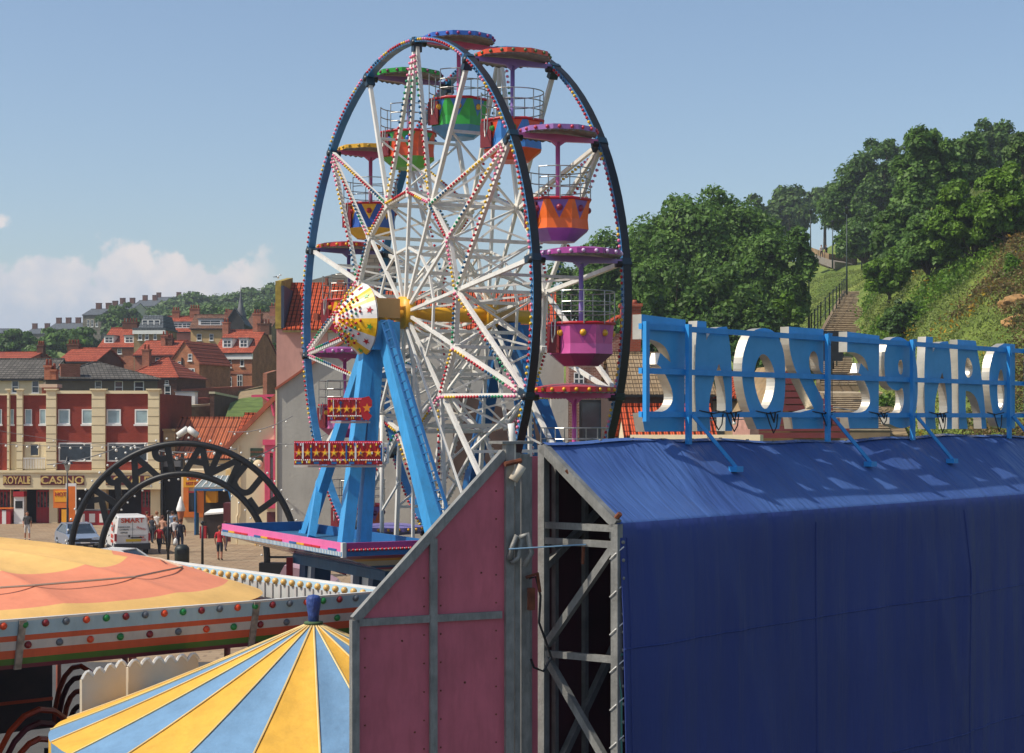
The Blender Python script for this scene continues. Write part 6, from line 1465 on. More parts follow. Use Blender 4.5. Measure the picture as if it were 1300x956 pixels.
def crown_blobs(rx, ry, rz, cz, k, rng, small=.34, jit=.2):
    bl = []
    for i in range(k):
        # fibonacci on the upper and side shell with jitter
        t = (i+.5)/k; z = 1-1.55*t; a = i*2.39996+rng.uniform(-.3, .3); q = math.sqrt(max(0, 1-z*z)); f = rng.uniform(.5, 1.02)
        s = small*rng.uniform(.55, 1.45)
        bl.append((rx*q*math.cos(a)*f, ry*q*math.sin(a)*f, cz+rz*z*f, rx*s, ry*s, rz*s*.8))
    for i in range(k//4):
        d = rng.normal(size=3); d /= np.linalg.norm(d); bl.append((d[0]*rx*.4, d[1]*ry*.4, cz+d[2]*rz*.4, rx*.32, ry*.32, rz*.3))
    return bl
def tree_meshes(key, rx, rz, h, n, size, leafm, seed, k=26, trunk_r=.3, ry=None):
    rng = np.random.default_rng(seed); ry = ry or rx*.85; cz = h-rz
    bl = crown_blobs(rx, ry, rz, cz, int(k*1.6), rng, small=.27); cm = quads_mesh('crown', leaf_cloud(bl, n, size, rng), LM[leafm])
    mb = MB(); zb_ = max(.8, cz-rz*.55); mb.tube([(0, 0, -1.5), (.05, .03, zb_*.5), (.12, 0, zb_), (0, .1, cz)], [trunk_r*1.3, trunk_r, trunk_r*.8, trunk_r*.45], 8)
    for b_ in bl[::3]: mb.tube([(0.05, 0, zb_*.85), (b_[0]*.45, b_[1]*.45, zb_+(b_[2]-zb_)*.5), (b_[0]*.9, b_[1]*.9, b_[2])], [trunk_r*.45, trunk_r*.28, trunk_r*.08], 5)
    tm_ob = mb.build('trunk', barkm); tm = tm_ob.data; bpy.data.objects.remove(tm_ob)
    return cm, tm
def plant(name, label, cat, loc, meshes, rz=0, sc=1.0, group=None, part='crown'):
    t = thing(name, label, cat, loc, rz, group); t.scale = (sc, sc, sc) if not isinstance(sc, tuple) else sc
    o = obj_from_mesh(part, meshes[0], t)
    if len(meshes) > 1 and meshes[1]: obj_from_mesh('trunk', meshes[1], t)
    return t
# big sycamore group left of the steps (photo 735..1030, 245..420)
def tree_px(label, cxp, topy, basey, halfw, D, n, size, lm, seed, name='broadleaf_tree', k=26, crown_frac=.82, flatten=1.0):
    b = P(cxp, basey, D); X, Y = b.x, b.y; zg = min(b.z, ground(X, Y)+1.0); top = PZ(topy, D); h = top-zg; rx = halfw*D/F; rz = h*crown_frac/2
    ms = tree_meshes(label, rx, rz, h, n, size, lm, seed, k=k, trunk_r=max(.15, h*.022))
    return plant(name, label, 'tree', (X, Y, zg), ms)
tree_px('biggest broad sycamore, its dark leafy crown filling the space above the blue letters', 893, 247, 450, 92, 150, 90000, .38, 'syc', 1, k=52)
tree_px('right hand lower sycamore crown beside the grassy slope', 985, 292, 440, 46, 140, 34000, .36, 'syc', 2, k=24)
tree_px('tree behind the right gondolas with crown reaching the wheel rim', 800, 285, 440, 70, 158, 38000, .4, 'syc', 3, k=28)
tree_px('lower tree left of the red chimney behind the pink gondola', 735, 335, 440, 50, 165, 20000, .42, 'dark', 4, k=22)
tree_px('small low tree between the red chimney and the first letter', 850, 345, 470, 62, 125, 18000, .4, 'dark', 5, k=22)
tree_px('shaded tree just behind the letter O', 940, 350, 480, 55, 126, 18000, .4, 'dark', 6, k=22)
tree_px('bright small tree between the sycamore and the iron railing', 990, 385, 470, 30, 128, 6000, .4, 'bright', 7, k=16)
# skyline trees up the hill to the right
for i, (a, b, c, d, D, n, lm) in enumerate(((958, 252, 310, 30, 330, 6000, 'far'), (1003, 237, 305, 38, 330, 9500, 'far'), (1047, 236, 300, 26, 340, 3000, 'far'))):
    tree_px(['small far tree at the left end of the hilltop group', 'wide far tree on the hilltop above the sycamore', 'thin far tree with pale trunks right of the wide hilltop tree'][i], a, b, c, d, D, n, .9, lm, 20+i, k=18, crown_frac=.95 if i < 2 else .5)
def D_at(px, y, lo=72, hi=300):
    D = lo
    while D < hi:
        if HZ-(ground(PX(px, D), D)-H)*F/D <= y: return D
        D += 1
    return hi
RT = [(1085, 212, 330, 42, 238, 14000, 'dark', 'left tree of the dark row climbing the right hand hill'), (1120, 178, 320, 42, 236, 16000, 'dark', 'second tree of the dark row, rising over the steps'), (1178, 164, 320, 38, 228, 15000, 'syc', 'tallest tree in the middle of the dark row on the hill'),
      (1225, 172, 270, 34, 224, 10000, 'dark', 'fourth tree in the dark row on the hill'), (1262, 155, 240, 28, 226, 8000, 'dark', 'upper right tree of the dark row against the sky'), (1300, 168, 240, 24, 230, 6000, 'far', 'last tree of the row at the right frame edge'),
      (1098, 262, 360, 36, 226, 10000, 'dark', 'low spreading tree hanging over the path below the dark row'), (1150, 265, 380, 38, 210, 12000, 'dark', 'dark shaded tree below the tallest one of the row')]
for i, q in enumerate(RT): tree_px(q[7], q[0], q[1], q[2], q[3]*1.1, max(150, min(q[4], D_at(q[0], q[2])+2)), int(q[5]*1.6), .5, q[6], 40+i, k=26, crown_frac=.92)
BU = [(1235, 232, 352, 50, 165, 20000, 'bright', 'large bright green bush on the right hand slope'), (1275, 212, 330, 38, 160, 14000, 'bright', 'taller bright bush at the right edge of the slope'), (1178, 275, 372, 40, 178, 13000, 'syc', 'rounded bush left of the large bright bush'),
      (1128, 318, 392, 30, 182, 8000, 'bright', 'bush at the top of the long steps'), (1148, 380, 438, 26, 138, 7000, 'dark', 'dark round bush low on the slope above the letter G'), (1285, 325, 370, 12, 150, 1800, 'bright', 'small bush on the bare rocky corner at the right edge'),
      (1125, 500, 545, 12, 104, 1600, 'bright', 'small bush seen through the letter G'), (1240, 520, 558, 14, 88, 1800, 'gorse', 'yellow green bush seen under the letter A')]
for i, q in enumerate(BU): tree_px(q[7], q[0], q[1], q[2], q[3], max(86, D_at(q[0], q[2])+2), int(q[5]*1.5), .36, q[6], 60+i, name='bush', k=18, crown_frac=.97)
# left town trees
tree_px('dark rounded tree at the far left above the slate roof', 18, 419, 458, 30, 300, 9000, .8, 'dark', 80, k=16, crown_frac=.95)
tree_px('larger dark round tree in front of the skyline terraces', 88, 417, 458, 42, 290, 14000, .8, 'dark', 81, k=22, crown_frac=.95)
tree_px('round tree growing up against the cream terrace', 155, 386, 432, 30, 380, 8000, .9, 'far', 82, k=18, crown_frac=.95)
wood = [tree_meshes('w', 7.5, 6.0, 12, 4200, 1.15, 'far', 90+i, k=18, trunk_r=.3) for i in range(4)]
rr = random.Random(21)
def woodtop(px):
    pts = [(160, 402), (190, 392), (210, 384), (232, 375), (262, 371), (290, 376), (320, 371), (350, 362), (380, 360), (420, 362), (470, 372)]
    for (a, ya), (b, yb) in zip(pts, pts[1:]):
        if px <= b: return ya+(yb-ya)*(px-a)/(b-a)
    return pts[-1][1]
for row, (D, drop) in enumerate(((560, 2), (520, 5), (480, 13), (440, 21), (400, 29), (365, 36))):
    x = (206 if row < 3 else 180) + row*3
    while x < 440:
        px = x+rr.uniform(-3, 3); ty_ = woodtop(px)+drop+rr.uniform(-2.5, 2.5)
        if not (row > 3 and px < 205) and not (row > 1 and px < 190):
            zt = PZ(ty_, D); sc = rr.uniform(.85, 1.25)*(D/480)**.5; plant('woodland_tree', 'broadleaf tree of the dense green wood on the hill behind the town', 'tree', (PX(px, D), D, zt-12*sc), wood[rr.randrange(4)], rr.uniform(0, 6), sc, 'trees of the wooded hill behind the town')
        x += 15+rr.uniform(-2, 3)
for i, (px, py, D, sc) in enumerate(((118, 436, 330, .8), (160, 426, 300, .6), (225, 398, 330, .9), (262, 398, 300, .8), (300, 394, 300, .9), (340, 405, 290, .9), (346, 425, 240, .7), (330, 458, 215, .5), (268, 498, 176, .35), (345, 450, 215, .6), (262, 462, 210, .5), (50, 440, 270, .6), (128, 452, 220, .5), (345, 392, 330, 1.1), (325, 396, 330, 1.0), (0, 440, 330, .8), (243, 394, 350, .9), (280, 392, 350, .9))):
    zt = PZ(py, D); plant('garden_tree', 'green garden tree filling a gap between the houses of the town', 'tree', (PX(px, D), D, zt-12*sc), wood[i % 4], i*1.3, sc, 'garden trees between the town houses')
# scrub and rough grass on the right hand slope, one mass of small plants
rng = np.random.default_rng(99)
def scatter(n, px0, px1, D0_, D1_, size, m, name, kindlabel, h=.45, mask=None, blobs=8):
    out = []
    cnt = 0
    while cnt < n:
        px = rng.uniform(px0, px1); D = rng.uniform(D0_, D1_)
        if mask and not mask(px, D): continue
        X = PX(px, D); z = ground(X, D)+(mnoise.noise(Vector((X*.12, D*.12, 0)))*1.1+mnoise.noise(Vector((X*.4, D*.4, 3)))*.35)*min(1, ground(X, D)/5)
        out.append((X, D, z)); cnt += 1
    out = np.array(out); q = []
    for k in range(blobs):
        off = rng.normal(size=(n, 3))*np.array([size*1.3, size*1.3, 0]); p = out+off+np.array([0, 0, 1])*(rng.uniform(0, h, n)[:, None])
        nr = rng.normal(size=(n, 3)); nr /= np.linalg.norm(nr, axis=1)[:, None]; a = rng.normal(size=(n, 3)); t1 = np.cross(nr, a); t1 /= np.linalg.norm(t1, axis=1)[:, None]; t2 = np.cross(nr, t1)
        s = size*rng.uniform(.6, 1.3, n)[:, None]; v = np.empty((n, 4, 3)); v[:, 0] = p-t1*s*.5; v[:, 1] = p-t2*s*.22; v[:, 2] = p+t1*s*.5; v[:, 3] = p+t2*s*.22; q.append(v.reshape(-1, 3))
    o = obj_from_mesh(name, quads_mesh(name, np.concatenate(q), m)); tag(o, kindlabel, None, kind='stuff'); return o
def off_steps(px, D):
    c = None
    for (d0, x0, d1, x1, w) in ((96, 1092, 116, 1078, 44), (116, 1080, 126, 1072, 40), (124, 1072, 140, 1068, 36), (140, 1066, 147, 1060, 34), (146, 1058, 190, 1093, 28)):
        if d0 <= D <= d1: c = x0+(x1-x0)*(D-d0)/(d1-d0); return abs(px-c) > w
    return not (1015 < px < 1100 and 228 < D < 250)
nz2 = lambda px, D, s, o: mnoise.noise(Vector((PX(px, D)*s, D*s, o)))
scatter(26000, 1010, 1310, 92, 236, .21, LM['gorse'], 'hill_grass_tufts', 'rough grass over the hillside', .5, off_steps, 4)
scatter(1800, 1095, 1320, 92, 170, .34, LM['bright'], 'bramble_patches', 'green brambles on the slope', .9, lambda px, D: off_steps(px, D) and nz2(px, D, .09, 5) > .2, 9)
scatter(2600, 1170, 1320, 88, 150, .26, LM['brown'], 'dry_scrub', 'dry brown scrub on the slope', .6, lambda px, D: off_steps(px, D) and nz2(px, D, .1, 9)+(px-1240)/160. > .12, 7)
scatter(160, 1130, 1310, 95, 150, .3, LM['yellow'], 'yellow_flowers', 'yellow gorse blossom on the slope', .8, lambda px, D: nz2(px, D, .2, 15) > .25, 6)
# bare rock outcrop
rk = mat('sandstone_rock', '#a8804e', .95, var=.3, scale=1.2, bump=.8, bscale=3)
for i, (px, y, D, s, lb) in enumerate(((1297, 345, 108, .8, 'bare sandstone outcrop at the right edge of the slope'), (1291, 375, 104, .5, 'smaller pale rock below the sandstone outcrop'), (1225, 425, 98, .4, 'small bare rock patch on the scrubby slope'))):
    X = PX(px, D); me = bpy.data.meshes.new('rock'); bm = bmesh.new(); bmesh.ops.create_icosphere(bm, subdivisions=4, radius=1)
    for v in bm.verts:
        n_ = mnoise.noise(v.co*1.4+Vector((i*7, 0, 0)))*.5+mnoise.noise(v.co*4+Vector((i*7, 3, 0)))*.18; v.co *= (1+n_)*s; v.co.z *= .8; v.co.x *= 1.5
    bm.to_mesh(me); bm.free(); me.materials.append(rk); o = obj_from_mesh('rock', me, None, (X, D, ground(X, D)+.1)); tag(o, lb, 'rock')

# ================================================================== PEOPLE, CARS, PLAZA FURNITURE
skinm = mat('skin', '#b07a5e', .6, var=.06)
def clothes(c): return mat('cloth_'+c.strip('#'), c, .85, var=.12, scale=8)
def person(label, loc, rz, top, legs, hair='#3a2a1e', pose='walk', h=1.72, shorts=False, sleeves=.5, bald=False, seed=0):
    k = h/1.72; rr = random.Random(seed)
    st = {'walk': .2, 'stand': .03, 'sit': .1}[pose]; a_sw = {'walk': .18, 'stand': .04, 'sit': .2}[pose]
    hipz = .92 if pose != 'sit' else .5
    V = {}; E = []; Rd = []; names = []
    def v(n, p, r, par=None):
        V[n] = len(names); names.append((p, r))
        if par: E.append((V[par], V[n]))
    v('pel', (0, 0, hipz), .145); v('wst', (0, .0, hipz+.17), .125, 'pel'); v('chest', (0, 0.0, hipz+.38), .155, 'wst'); v('neck', (0, 0, hipz+.56), .06, 'chest'); v('nk2', (0, -.01, hipz+.62), .055, 'neck')
    v('head', (0, -.015, hipz+.70), .095, 'nk2'); v('crown', (0, 0, hipz+.79), .075, 'head')
    for s, nm in ((-1, 'l'), (1, 'r')):
        v('sh'+nm, (s*.19, 0, hipz+.49), .065, 'chest'); v('el'+nm, (s*.25, s*a_sw*.4+.03, hipz+.22), .045, 'sh'+nm)
        v('wr'+nm, (s*.25, s*a_sw-.08, hipz-.02), .032, 'el'+nm); v('ha'+nm, (s*.24, s*a_sw-.1, hipz-.12), .038, 'wr'+nm)
        v('hp'+nm, (s*.095, 0, hipz-.06), .1, 'pel')
        if pose == 'sit': v('kn'+nm, (s*.14, -.42, hipz+.0), .07, 'hp'+nm); v('an'+nm, (s*.14, -.45, .09), .05, 'kn'+nm); v('to'+nm, (s*.14, -.62, .045), .04, 'an'+nm)
        else: v('kn'+nm, (s*.1, -abs(st)*.3-s*st*.5, .49), .07, 'hp'+nm); v('an'+nm, (s*.1, -s*st, .09), .048, 'kn'+nm); v('to'+nm, (s*.1, -s*st-.17, .045), .042, 'an'+nm)
    me = bpy.data.meshes.new('person'); me.from_pydata([Vector(p)*k for p, r in names], E, []); me.update()
    ob = bpy.data.objects.new('person', me); col.objects.link(ob)
    sk = ob.modifiers.new('s', 'SKIN'); sk.use_smooth_shade = True
    for i, (p, r) in enumerate(names): me.skin_vertices[0].data[i].radius = (r*k, r*k*(.72 if r > .12 else 1)); 
    me.skin_vertices[0].data[0].use_root = True
    ss = ob.modifiers.new('ss', 'SUBSURF'); ss.levels = 2; ss.render_levels = 2
    body = eval_mesh(ob); bpy.data.objects.remove(ob); body.name = 'person'
    body.materials.clear()
    for m in (skinm, clothes(top), clothes(legs), clothes('#2b2522')): body.materials.append(m)
    for p in body.polygons:
        c = p.center/k; z = c.z; armz = hipz+.49-.27*1.1*sleeves*1.6
        if z > hipz+.575: i = 0
        elif abs(c.x) > .175 and z < armz and (pose != 'sit' or c.y > -.3): i = 0
        elif z > hipz+.03: i = 1
        elif shorts and z < (.45 if pose != 'sit' else .35) and z > .1: i = 0
        elif z > .085: i = 2
        else: i = 3
        p.material_index = i
    o = obj_from_mesh('person', body, None, loc); o.rotation_euler = (0, 0, rz); tag(o, label, 'person')
    if not bald:
        g = MB(); c = Vector((0, .02, hipz+.765))*k; g.ball(c, .105*k, 12, 8, 0, 1.0); ho = g.build('hair', clothes(hair), o)
        bm = bmesh.new(); bm.from_mesh(ho.data)
        bmesh.ops.delete(bm, geom=[v_ for v_ in bm.verts if (v_.co.z < (hipz+.70)*k and v_.co.y < .03) or (v_.co.y < -.055*k and v_.co.z < (hipz+.79)*k)], context='VERTS'); bm.to_mesh(ho.data); bm.free()
    g = MB(); hz_ = (hipz+.715)*k
    for s in (-1, 1): g.ball((s*.034*k, -.098*k, hz_+.01), .011*k, 6, 4, 0); 
    g.ball((0, -.112*k, hz_-.015), .016*k, 6, 4, 1); g.beam((-.025*k, -.1*k, hz_-.05*k), (.025*k, -.1*k, hz_-.05*k), .008, .008, 2)
    for s in (-1, 1): g.ball((s*.092*k, 0, hz_-.005), .022*k, 6, 4, 1)
    g.build('face', [blackm, skinm, redshop], o)
    return o
def on_plaza(px, py): D = F*H/(py-HZ); return (PX(px, D), D, 0.012)
ppl = [
 ('person in a red shirt and dark trousers in front of the group by the van', 202, 703.5, 2.9, '#a81820', '#20222a', '#6a4a30', 'walk', 1.55, {}),
 ('person in black top and long dark trousers walking beside the red shirt', 213, 703, 3.0, '#1c1d22', '#17181c', '#54382a', 'walk', 1.72, {}),
 ('person in navy shirt and dark jeans holding a white shopping bag, right of the group', 229, 701, 3.3, '#1e2230', '#1b2036', '#5a3a2a', 'walk', 1.78, {}),
 ('person in white top and grey trousers behind the navy shirt', 221.5, 694, 3.1, '#c9c4c0', '#34343c', '#7a5a3a', 'walk', 1.62, {}),
 ('person in pale blue shirt at the back of the group', 219, 686, 3.4, '#7d93ad', '#30353f', '#3a2a1e', 'walk', 1.7, {}),
 ('person in white vest with bare arms just left of the lamp post', 199, 686, 3.2, '#d8d2c8', '#2c3038', '#8a5a3a', 'stand', 1.68, dict(sleeves=0)),
 ('person in orange brown top nearest the van', 186.5, 684, 3.0, '#a4593c', '#3c424c', '#4a2c1c', 'stand', 1.62, {}),
 ('person in dark top with bare shoulders between the van and the red shirt', 193, 690, 3.0, '#33363e', '#2a2d34', '#7a4a2e', 'walk', 1.6, dict(sleeves=0)),
 ('person with bare arms behind the person in red', 206.5, 692, 2.7, '#b98a70', '#282b33', '#5a3524', 'stand', 1.66, dict(sleeves=0)),
 ('person in light blue shirt and dark trousers at the stall front', 256, 672, .3, '#8fa6bd', '#1f232c', '#4a3a30', 'stand', 1.75, {}),
 ('person in a blue top behind the sloping snack counter', 268, 663, 3.1, '#4a7bb0', '#3a3a44', '#b09060', 'stand', 1.7, {}),
 ('person in pale sweater at the right of the snack counter', 275, 662, 2.9, '#c8c2be', '#4a3a44', '#3a2a1e', 'stand', 1.7, {}),
 ('person in red and white football shirt and dark shorts standing under the stage corner', 279, 712, 2.9, '#b01c26', '#20242e', '#6a4632', 'stand', 1.75, dict(shorts=True)),
 ('person in pink dress top walking behind the football shirt', 286, 700, 2.8, '#b8636a', '#5c4a4c', '#503020', 'walk', 1.6, {}),
 ('person in grey striped top crossing the plaza in front of the casino', 34.5, 686, .4, '#5c5a58', '#bcb8b0', '#3a2c22', 'walk', 1.7, dict(shorts=True)),
 ('person in pink shirt standing in the casino doorway', 151, 661, 3.0, '#c07a8a', '#2a2c30', '#3a2a1e', 'stand', 1.7, {}),
]
for i, (lb, px, py, rz, tp_, lg, hr, ps, hh, kw) in enumerate(ppl): person(lb, on_plaza(px, py), rz, tp_, lg, hr, ps, hh, seed=i, **kw)
b_ = on_plaza(224.5, 701); mb = MB(); mb.lathe([(0, .25), (.12, .26), (.14, .4), (.1, .58), (.02, .66), (.0, .66)], 10); mb.tube([(-.03, 0, .64), (-.05, 0, .78), (.05, 0, .78), (.03, 0, .64)], .012, 5); o = mb.build('shopping_bag', whitewin); o.location = b_; tag(o, 'white plastic shopping bag held by the person in the navy shirt', 'bag')
bx = on_plaza(228.9, 701); o.location = (bx[0]-.24, bx[1]-.1, 0.12)
for lb, px, d in (('couple on the hill path, the one in the white top', 1041, 240), ('couple on the hill path, the one in dark clothes', 1047, 240)):
    p = P(px, 333.5, d-1); pts_z = P(1046, 328, 236).z+.25; person(lb, (p.x, 238, pts_z), .3, '#c9b8b0' if 'white' in lb else '#2a2a32', '#26262c', seed=31)
p = P(1022, 325, 243); person('person in a red jacket and dark cap further left on the hill path', (p.x, 245, P(1022, 320, 245).z+.1), 1.2, '#8e3a3a', '#4a3a3a', '#22242c', seed=33)
rnd_people = None

def vehicle(name, label, cat, loc, rz, kind):
    t = thing(name, label, cat, loc, rz); g = glass; tyre = mat('tyre_rubber', '#17171a', .9); hub = mat('wheel_hub_silver', '#8c8e90', .4, .6)
    if kind == 'van':
        body = mat('van_white', '#cfccc6', .3, var=.04, dirt=.15, spec=.6); L, Wd, Hh = 4.6, 1.85, 2.1
        prof_ = [(-2.3, .35), (2.05, .35), (2.3, .55), (2.28, .95), (1.75, 1.15), (1.2, 1.95), (.9, 2.06), (-1.9, 2.1), (-2.2, 2.0), (-2.3, 1.1)]
    elif kind in ('car', 'whitecar'):
        body = mat('car_silver_blue', '#8f9db0', .25, .4, var=.05, spec=.7) if kind == 'car' else mat('car_white', '#d6d4ce', .25, var=.03); L, Wd = 4.1, 1.72
        prof_ = [(-2.05, .3), (1.95, .3), (2.08, .45), (2.05, .72), (1.2, .92), (-1.75, .98), (-2.05, .85)]
    else:
        body = mat('van_cream_white', '#d8d4c8', .3, var=.04, spec=.6); L, Wd = 4.2, 1.8
        prof_ = [(-2.1, .35), (1.95, .35), (2.15, .55), (2.1, .95), (1.3, 1.1), (.7, 1.62), (-.2, 1.75), (-1.6, 1.78), (-2.05, 1.6), (-2.1, 1.0)]
    # body loft: local x across, local y front (-y is front)
    mb = MB(); secs = [(-Wd/2, .06), (-Wd/2+.08, 0), (Wd/2-.08, 0), (Wd/2, .06)]; n = len(prof_)
    cyc = sum(p[0] for p in prof_)/n; czc = sum(p[1] for p in prof_)/n
    def taper(p): return max(0, (p[1]-1.0))*.13
    rows = []
    for x, ins in secs: rows.append([Vector((x-math.copysign(taper(p), x), -(p[0]+(cyc-p[0])*ins*.5), p[1]+(czc-p[1])*ins)) for p in prof_])
    vs = [v for r in rows for v in r]; fs = [tuple(range(n))]+[tuple((3*n+k) for k in range(n-1, -1, -1))]
    for i in range(3):
        for k in range(n): fs.append((i*n+k, i*n+(k+1) % n, (i+1)*n+(k+1) % n, (i+1)*n+k))
    mb.add(vs, fs, 0); bd = mb.build('body', body, t)
    if kind in ('car', 'whitecar'):
        mb = MB(); cab = [(1.15, .93), (.45, 1.38), (-.9, 1.42), (-1.65, .99)]
        rows = [[Vector((s*(Wd/2-.06-(.16 if p[1] > 1.1 else 0)), -p[0], p[1])) for p in cab] for s in (-1, 1)]
        mb.add(rows[0]+rows[1], [(0, 1, 2, 3), (7, 6, 5, 4), (0, 4, 5, 1), (1, 5, 6, 2), (2, 6, 7, 3)], 0); mb.build('cabin_glass', g, t)
        mb = MB(); mb.box(-Wd/2+.22, Wd/2-.22, -.43, .92, 1.40, 1.45)
        for s in (-1, 1):
            mb.beam((s*(Wd/2-.05), -1.16, .93), (s*(Wd/2-.2), -.44, 1.4), .07); mb.beam((s*(Wd/2-.2), .9, 1.42), (s*(Wd/2-.05), 1.66, .98), .08); mb.beam((s*(Wd/2-.2), -.44, 1.41), (s*(Wd/2-.2), .9, 1.43), .07)
        mb.build('roof', body, t); fy = -2.05
        for s in (-1, 1):
            mb = MB(); mb.hexa([(s*.62-.17, fy-.02, .58), (s*.62+.17, fy-.02, .58), (s*.62+.17, fy+.1, .58), (s*.62-.17, fy+.1, .58), (s*.62-.15, fy+.04, .76), (s*.62+.15, fy+.04, .76), (s*.62+.15, fy+.16, .76), (s*.62-.15, fy+.16, .76)]); mb.build('headlight', chrome, t)
        mb = MB(); mb.box(-.35, .35, fy-.035, fy, .56, .7); mb.box(-.5, .5, fy-.05, fy-.01, .32, .42); mb.build('grille', blackm, t)
        mb = MB(); mb.box(-.26, .26, fy-.06, fy-.052, .44, .55); mb.build('number_plate', whitewin, t)
    else:
        by = 2.3 if kind == 'van' else 2.1; hh = 2.1 if kind == 'van' else 1.75
        mb = MB(); mb.box(-Wd/2-.02, Wd/2+.02, by-.35, by+.06, .28, .62); mb.box(-Wd/2-.015, Wd/2+.015, -by+.2, by-.352, .3, .42); mb.build('bumper', mat('bumper_dark', '#2b2c2e', .7), t)
        mb = MB(); mb.prism([(-Wd/2+.19, -1.25, 1.9), (-Wd/2+.02, -1.75, 1.18), (Wd/2-.02, -1.75, 1.18), (Wd/2-.19, -1.25, 1.9)], (0, -.02, 0)); mb.build('windscreen', g, t)
        for s in (-1, 1):
            mb = MB(); x = s*(Wd/2+.004); mb.prism([(x, -1.6, 1.2), (x, -.75, 1.2), (x-s*.1, -.75, 1.78), (x-s*.1, -1.2, 1.78)], (s*.01, 0, 0)); mb.build('side_window', g, t)
            mb = MB(); mb.box(s*Wd/2-.09, s*Wd/2+.03 if s > 0 else s*Wd/2+.09, by-.05, by+.02, .75, 1.15) if s > 0 else mb.box(s*Wd/2-.03, s*Wd/2+.09, by-.05, by+.02, .75, 1.15); mb.build('tail_light', redshop, t)
        if kind == 'van':
            orr = mat('van_orange_lettering', '#c8442a', .5)
            mb = MB(); mb.box(-.01, .01, by+.0, by+.012, .65, 2.0); mb.box(-.7, .7, by, by+.012, 1.02, 1.03); mb.build('door_gap', lead, t)
            mb = MB(); mb.box(-.45, .35, by+.002, by+.03, .72, .86); mb.build('number_plate', mat('plate_yellow', '#c9a824', .5), t)
            mb = MB(); mb.box(-.5, .1, by+.002, by+.03, .9, .96); mb.box(.14, .22, by+.002, by+.04, .95, 1.08); mb.build('door_handle', blackm, t)
            text_obj('SMART', .34, .01, orr, t, (0, by-.03, 1.84), rot=(R(90), 0, R(180)), bold=.01, sx=1.15)
            for tx, x, z, sz, rr_ in (('FAIRGROUND', .45, 1.5, .1, 0), ('CATERING', .45, 1.36, .1, 0), ('SUPPLIES', .45, 1.2, .1, 0), ('QUALITY', -.45, 1.42, .12, .35), ('Fast', -.5, .95, .14, 0), ('FOOD', -.5, .8, .15, 0)):
                o = text_obj(tx, sz, .01, orr if x < 0 else lead, t, (x, by+.012, z), rot=(R(90), rr_, R(180)), bold=.004)
            x = Wd/2+.005
            text_obj('SMART', .3, .01, orr, t, (x, 1.0, .95), rot=(R(90), 0, R(90)), bold=.006); text_obj('CATERING', .22, .01, orr, t, (x, 1.0, .68), rot=(R(90), 0, R(90)), bold=.005)
            mb = MB(); mb.box(x, x+.012, .9, 1.5, 1.25, 1.72); mb.build('side_square', orr, t)
        else:
            mb = MB(); mb.box(-Wd/2+.25, Wd/2-.25, by-.12, by+.0, 1.1, 1.5); mb.build('rear_window', g, t)
    for sx_ in (-1, 1):
        for yy in (-1.3, 1.3):
            mb = MB(); mb.tube([(sx_*(Wd/2-.2), yy, .31), (sx_*(Wd/2+.01), yy, .31)], .31, 18); w_ = mb.build('wheel', tyre, t); mb = MB(); mb.tube([(sx_*(Wd/2-.05), yy, .31), (sx_*(Wd/2+.025), yy, .31)], .18, 14); mb.build('hub_cap', hub, w_)
    return t
vehicle('parked_van', 'white delivery van with orange lettering on its rear doors, parked in front of the casino', 'van', on_plaza(161, 701), R(180+20), 'van')
vehicle('parked_car', 'silver blue hatchback facing us under the left end of the arch', 'car', on_plaza(98, 697), R(26), 'car')
vehicle('parked_car', 'white car of which only the curved roof shows above the orange canvas', 'car', on_plaza(153, 738), R(72), 'whitecar')
# bin, lamp posts, bollards
bp_ = on_plaza(231, 722); bn = thing('litter_bin', 'dark green round topped litter bin in front of the crowd', 'bin', bp_, 0)
mb = MB(); mb.lathe([(0, 0), (.36, 0), (.36, .95), (.34, 1.02), (.24, 1.14), (.0, 1.18)], 20); mb.build('body', mat('bin_green', '#1a231f', .5), bn); mb = MB(); mb.box(-.18, .18, -.375, -.35, .75, .92); mb.build('slot', blackm, bn)
def lamp(label, px, py_base, py_top, D):
    t = thing('street_lamp', label, 'street lamp', (PX(px, D), D, 0), 0); h = PZ(py_top, D); mb = MB(); mb.tube([(0, 0, 0), (0, 0, .9), (0, 0, 1.0), (0, 0, h-.6)], [.11, .1, .06, .045], 8); mb.build('post', blackm, t)
    mb = MB(); mb.lathe([(.05, h-.62), (.1, h-.55), (.2, h-.2), (.18, h-.15), (0, h-.15)], 8); mb.build('lantern', mat('lantern_glass', '#a9aba4', .2), t); mb = MB(); mb.lathe([(.36, h-.15), (.3, h-.05), (.1, h+.1), (.04, h+.3), (0, h+.32)], 10); mb.build('lamp_hood', blackm, t)
lamp('black street lamp with hooded lantern in front of the casino lettering', 85.5, 700, 586, 105)
def post(label, px, yt, yb):
    D = F*H/(yb-HZ); t = thing('thin_post', label, 'post', (PX(px, D), D, 0)); mb = MB(); mb.tube([(0, 0, 0), (0, 0, 1.2), (0, 0, PZ(yt, D))], [.07, .06, .05], 8); mb.build('pole', blackm, t)
    mb = MB(); mb.ball((0, 0, PZ(yt, D)), .1, 8, 6); mb.build('cap', blackm, t)
post('thin dark post standing among the walking group', 213.5, 650, 716); post('tall thin dark post in front of the snack counter', 257, 664, 724)
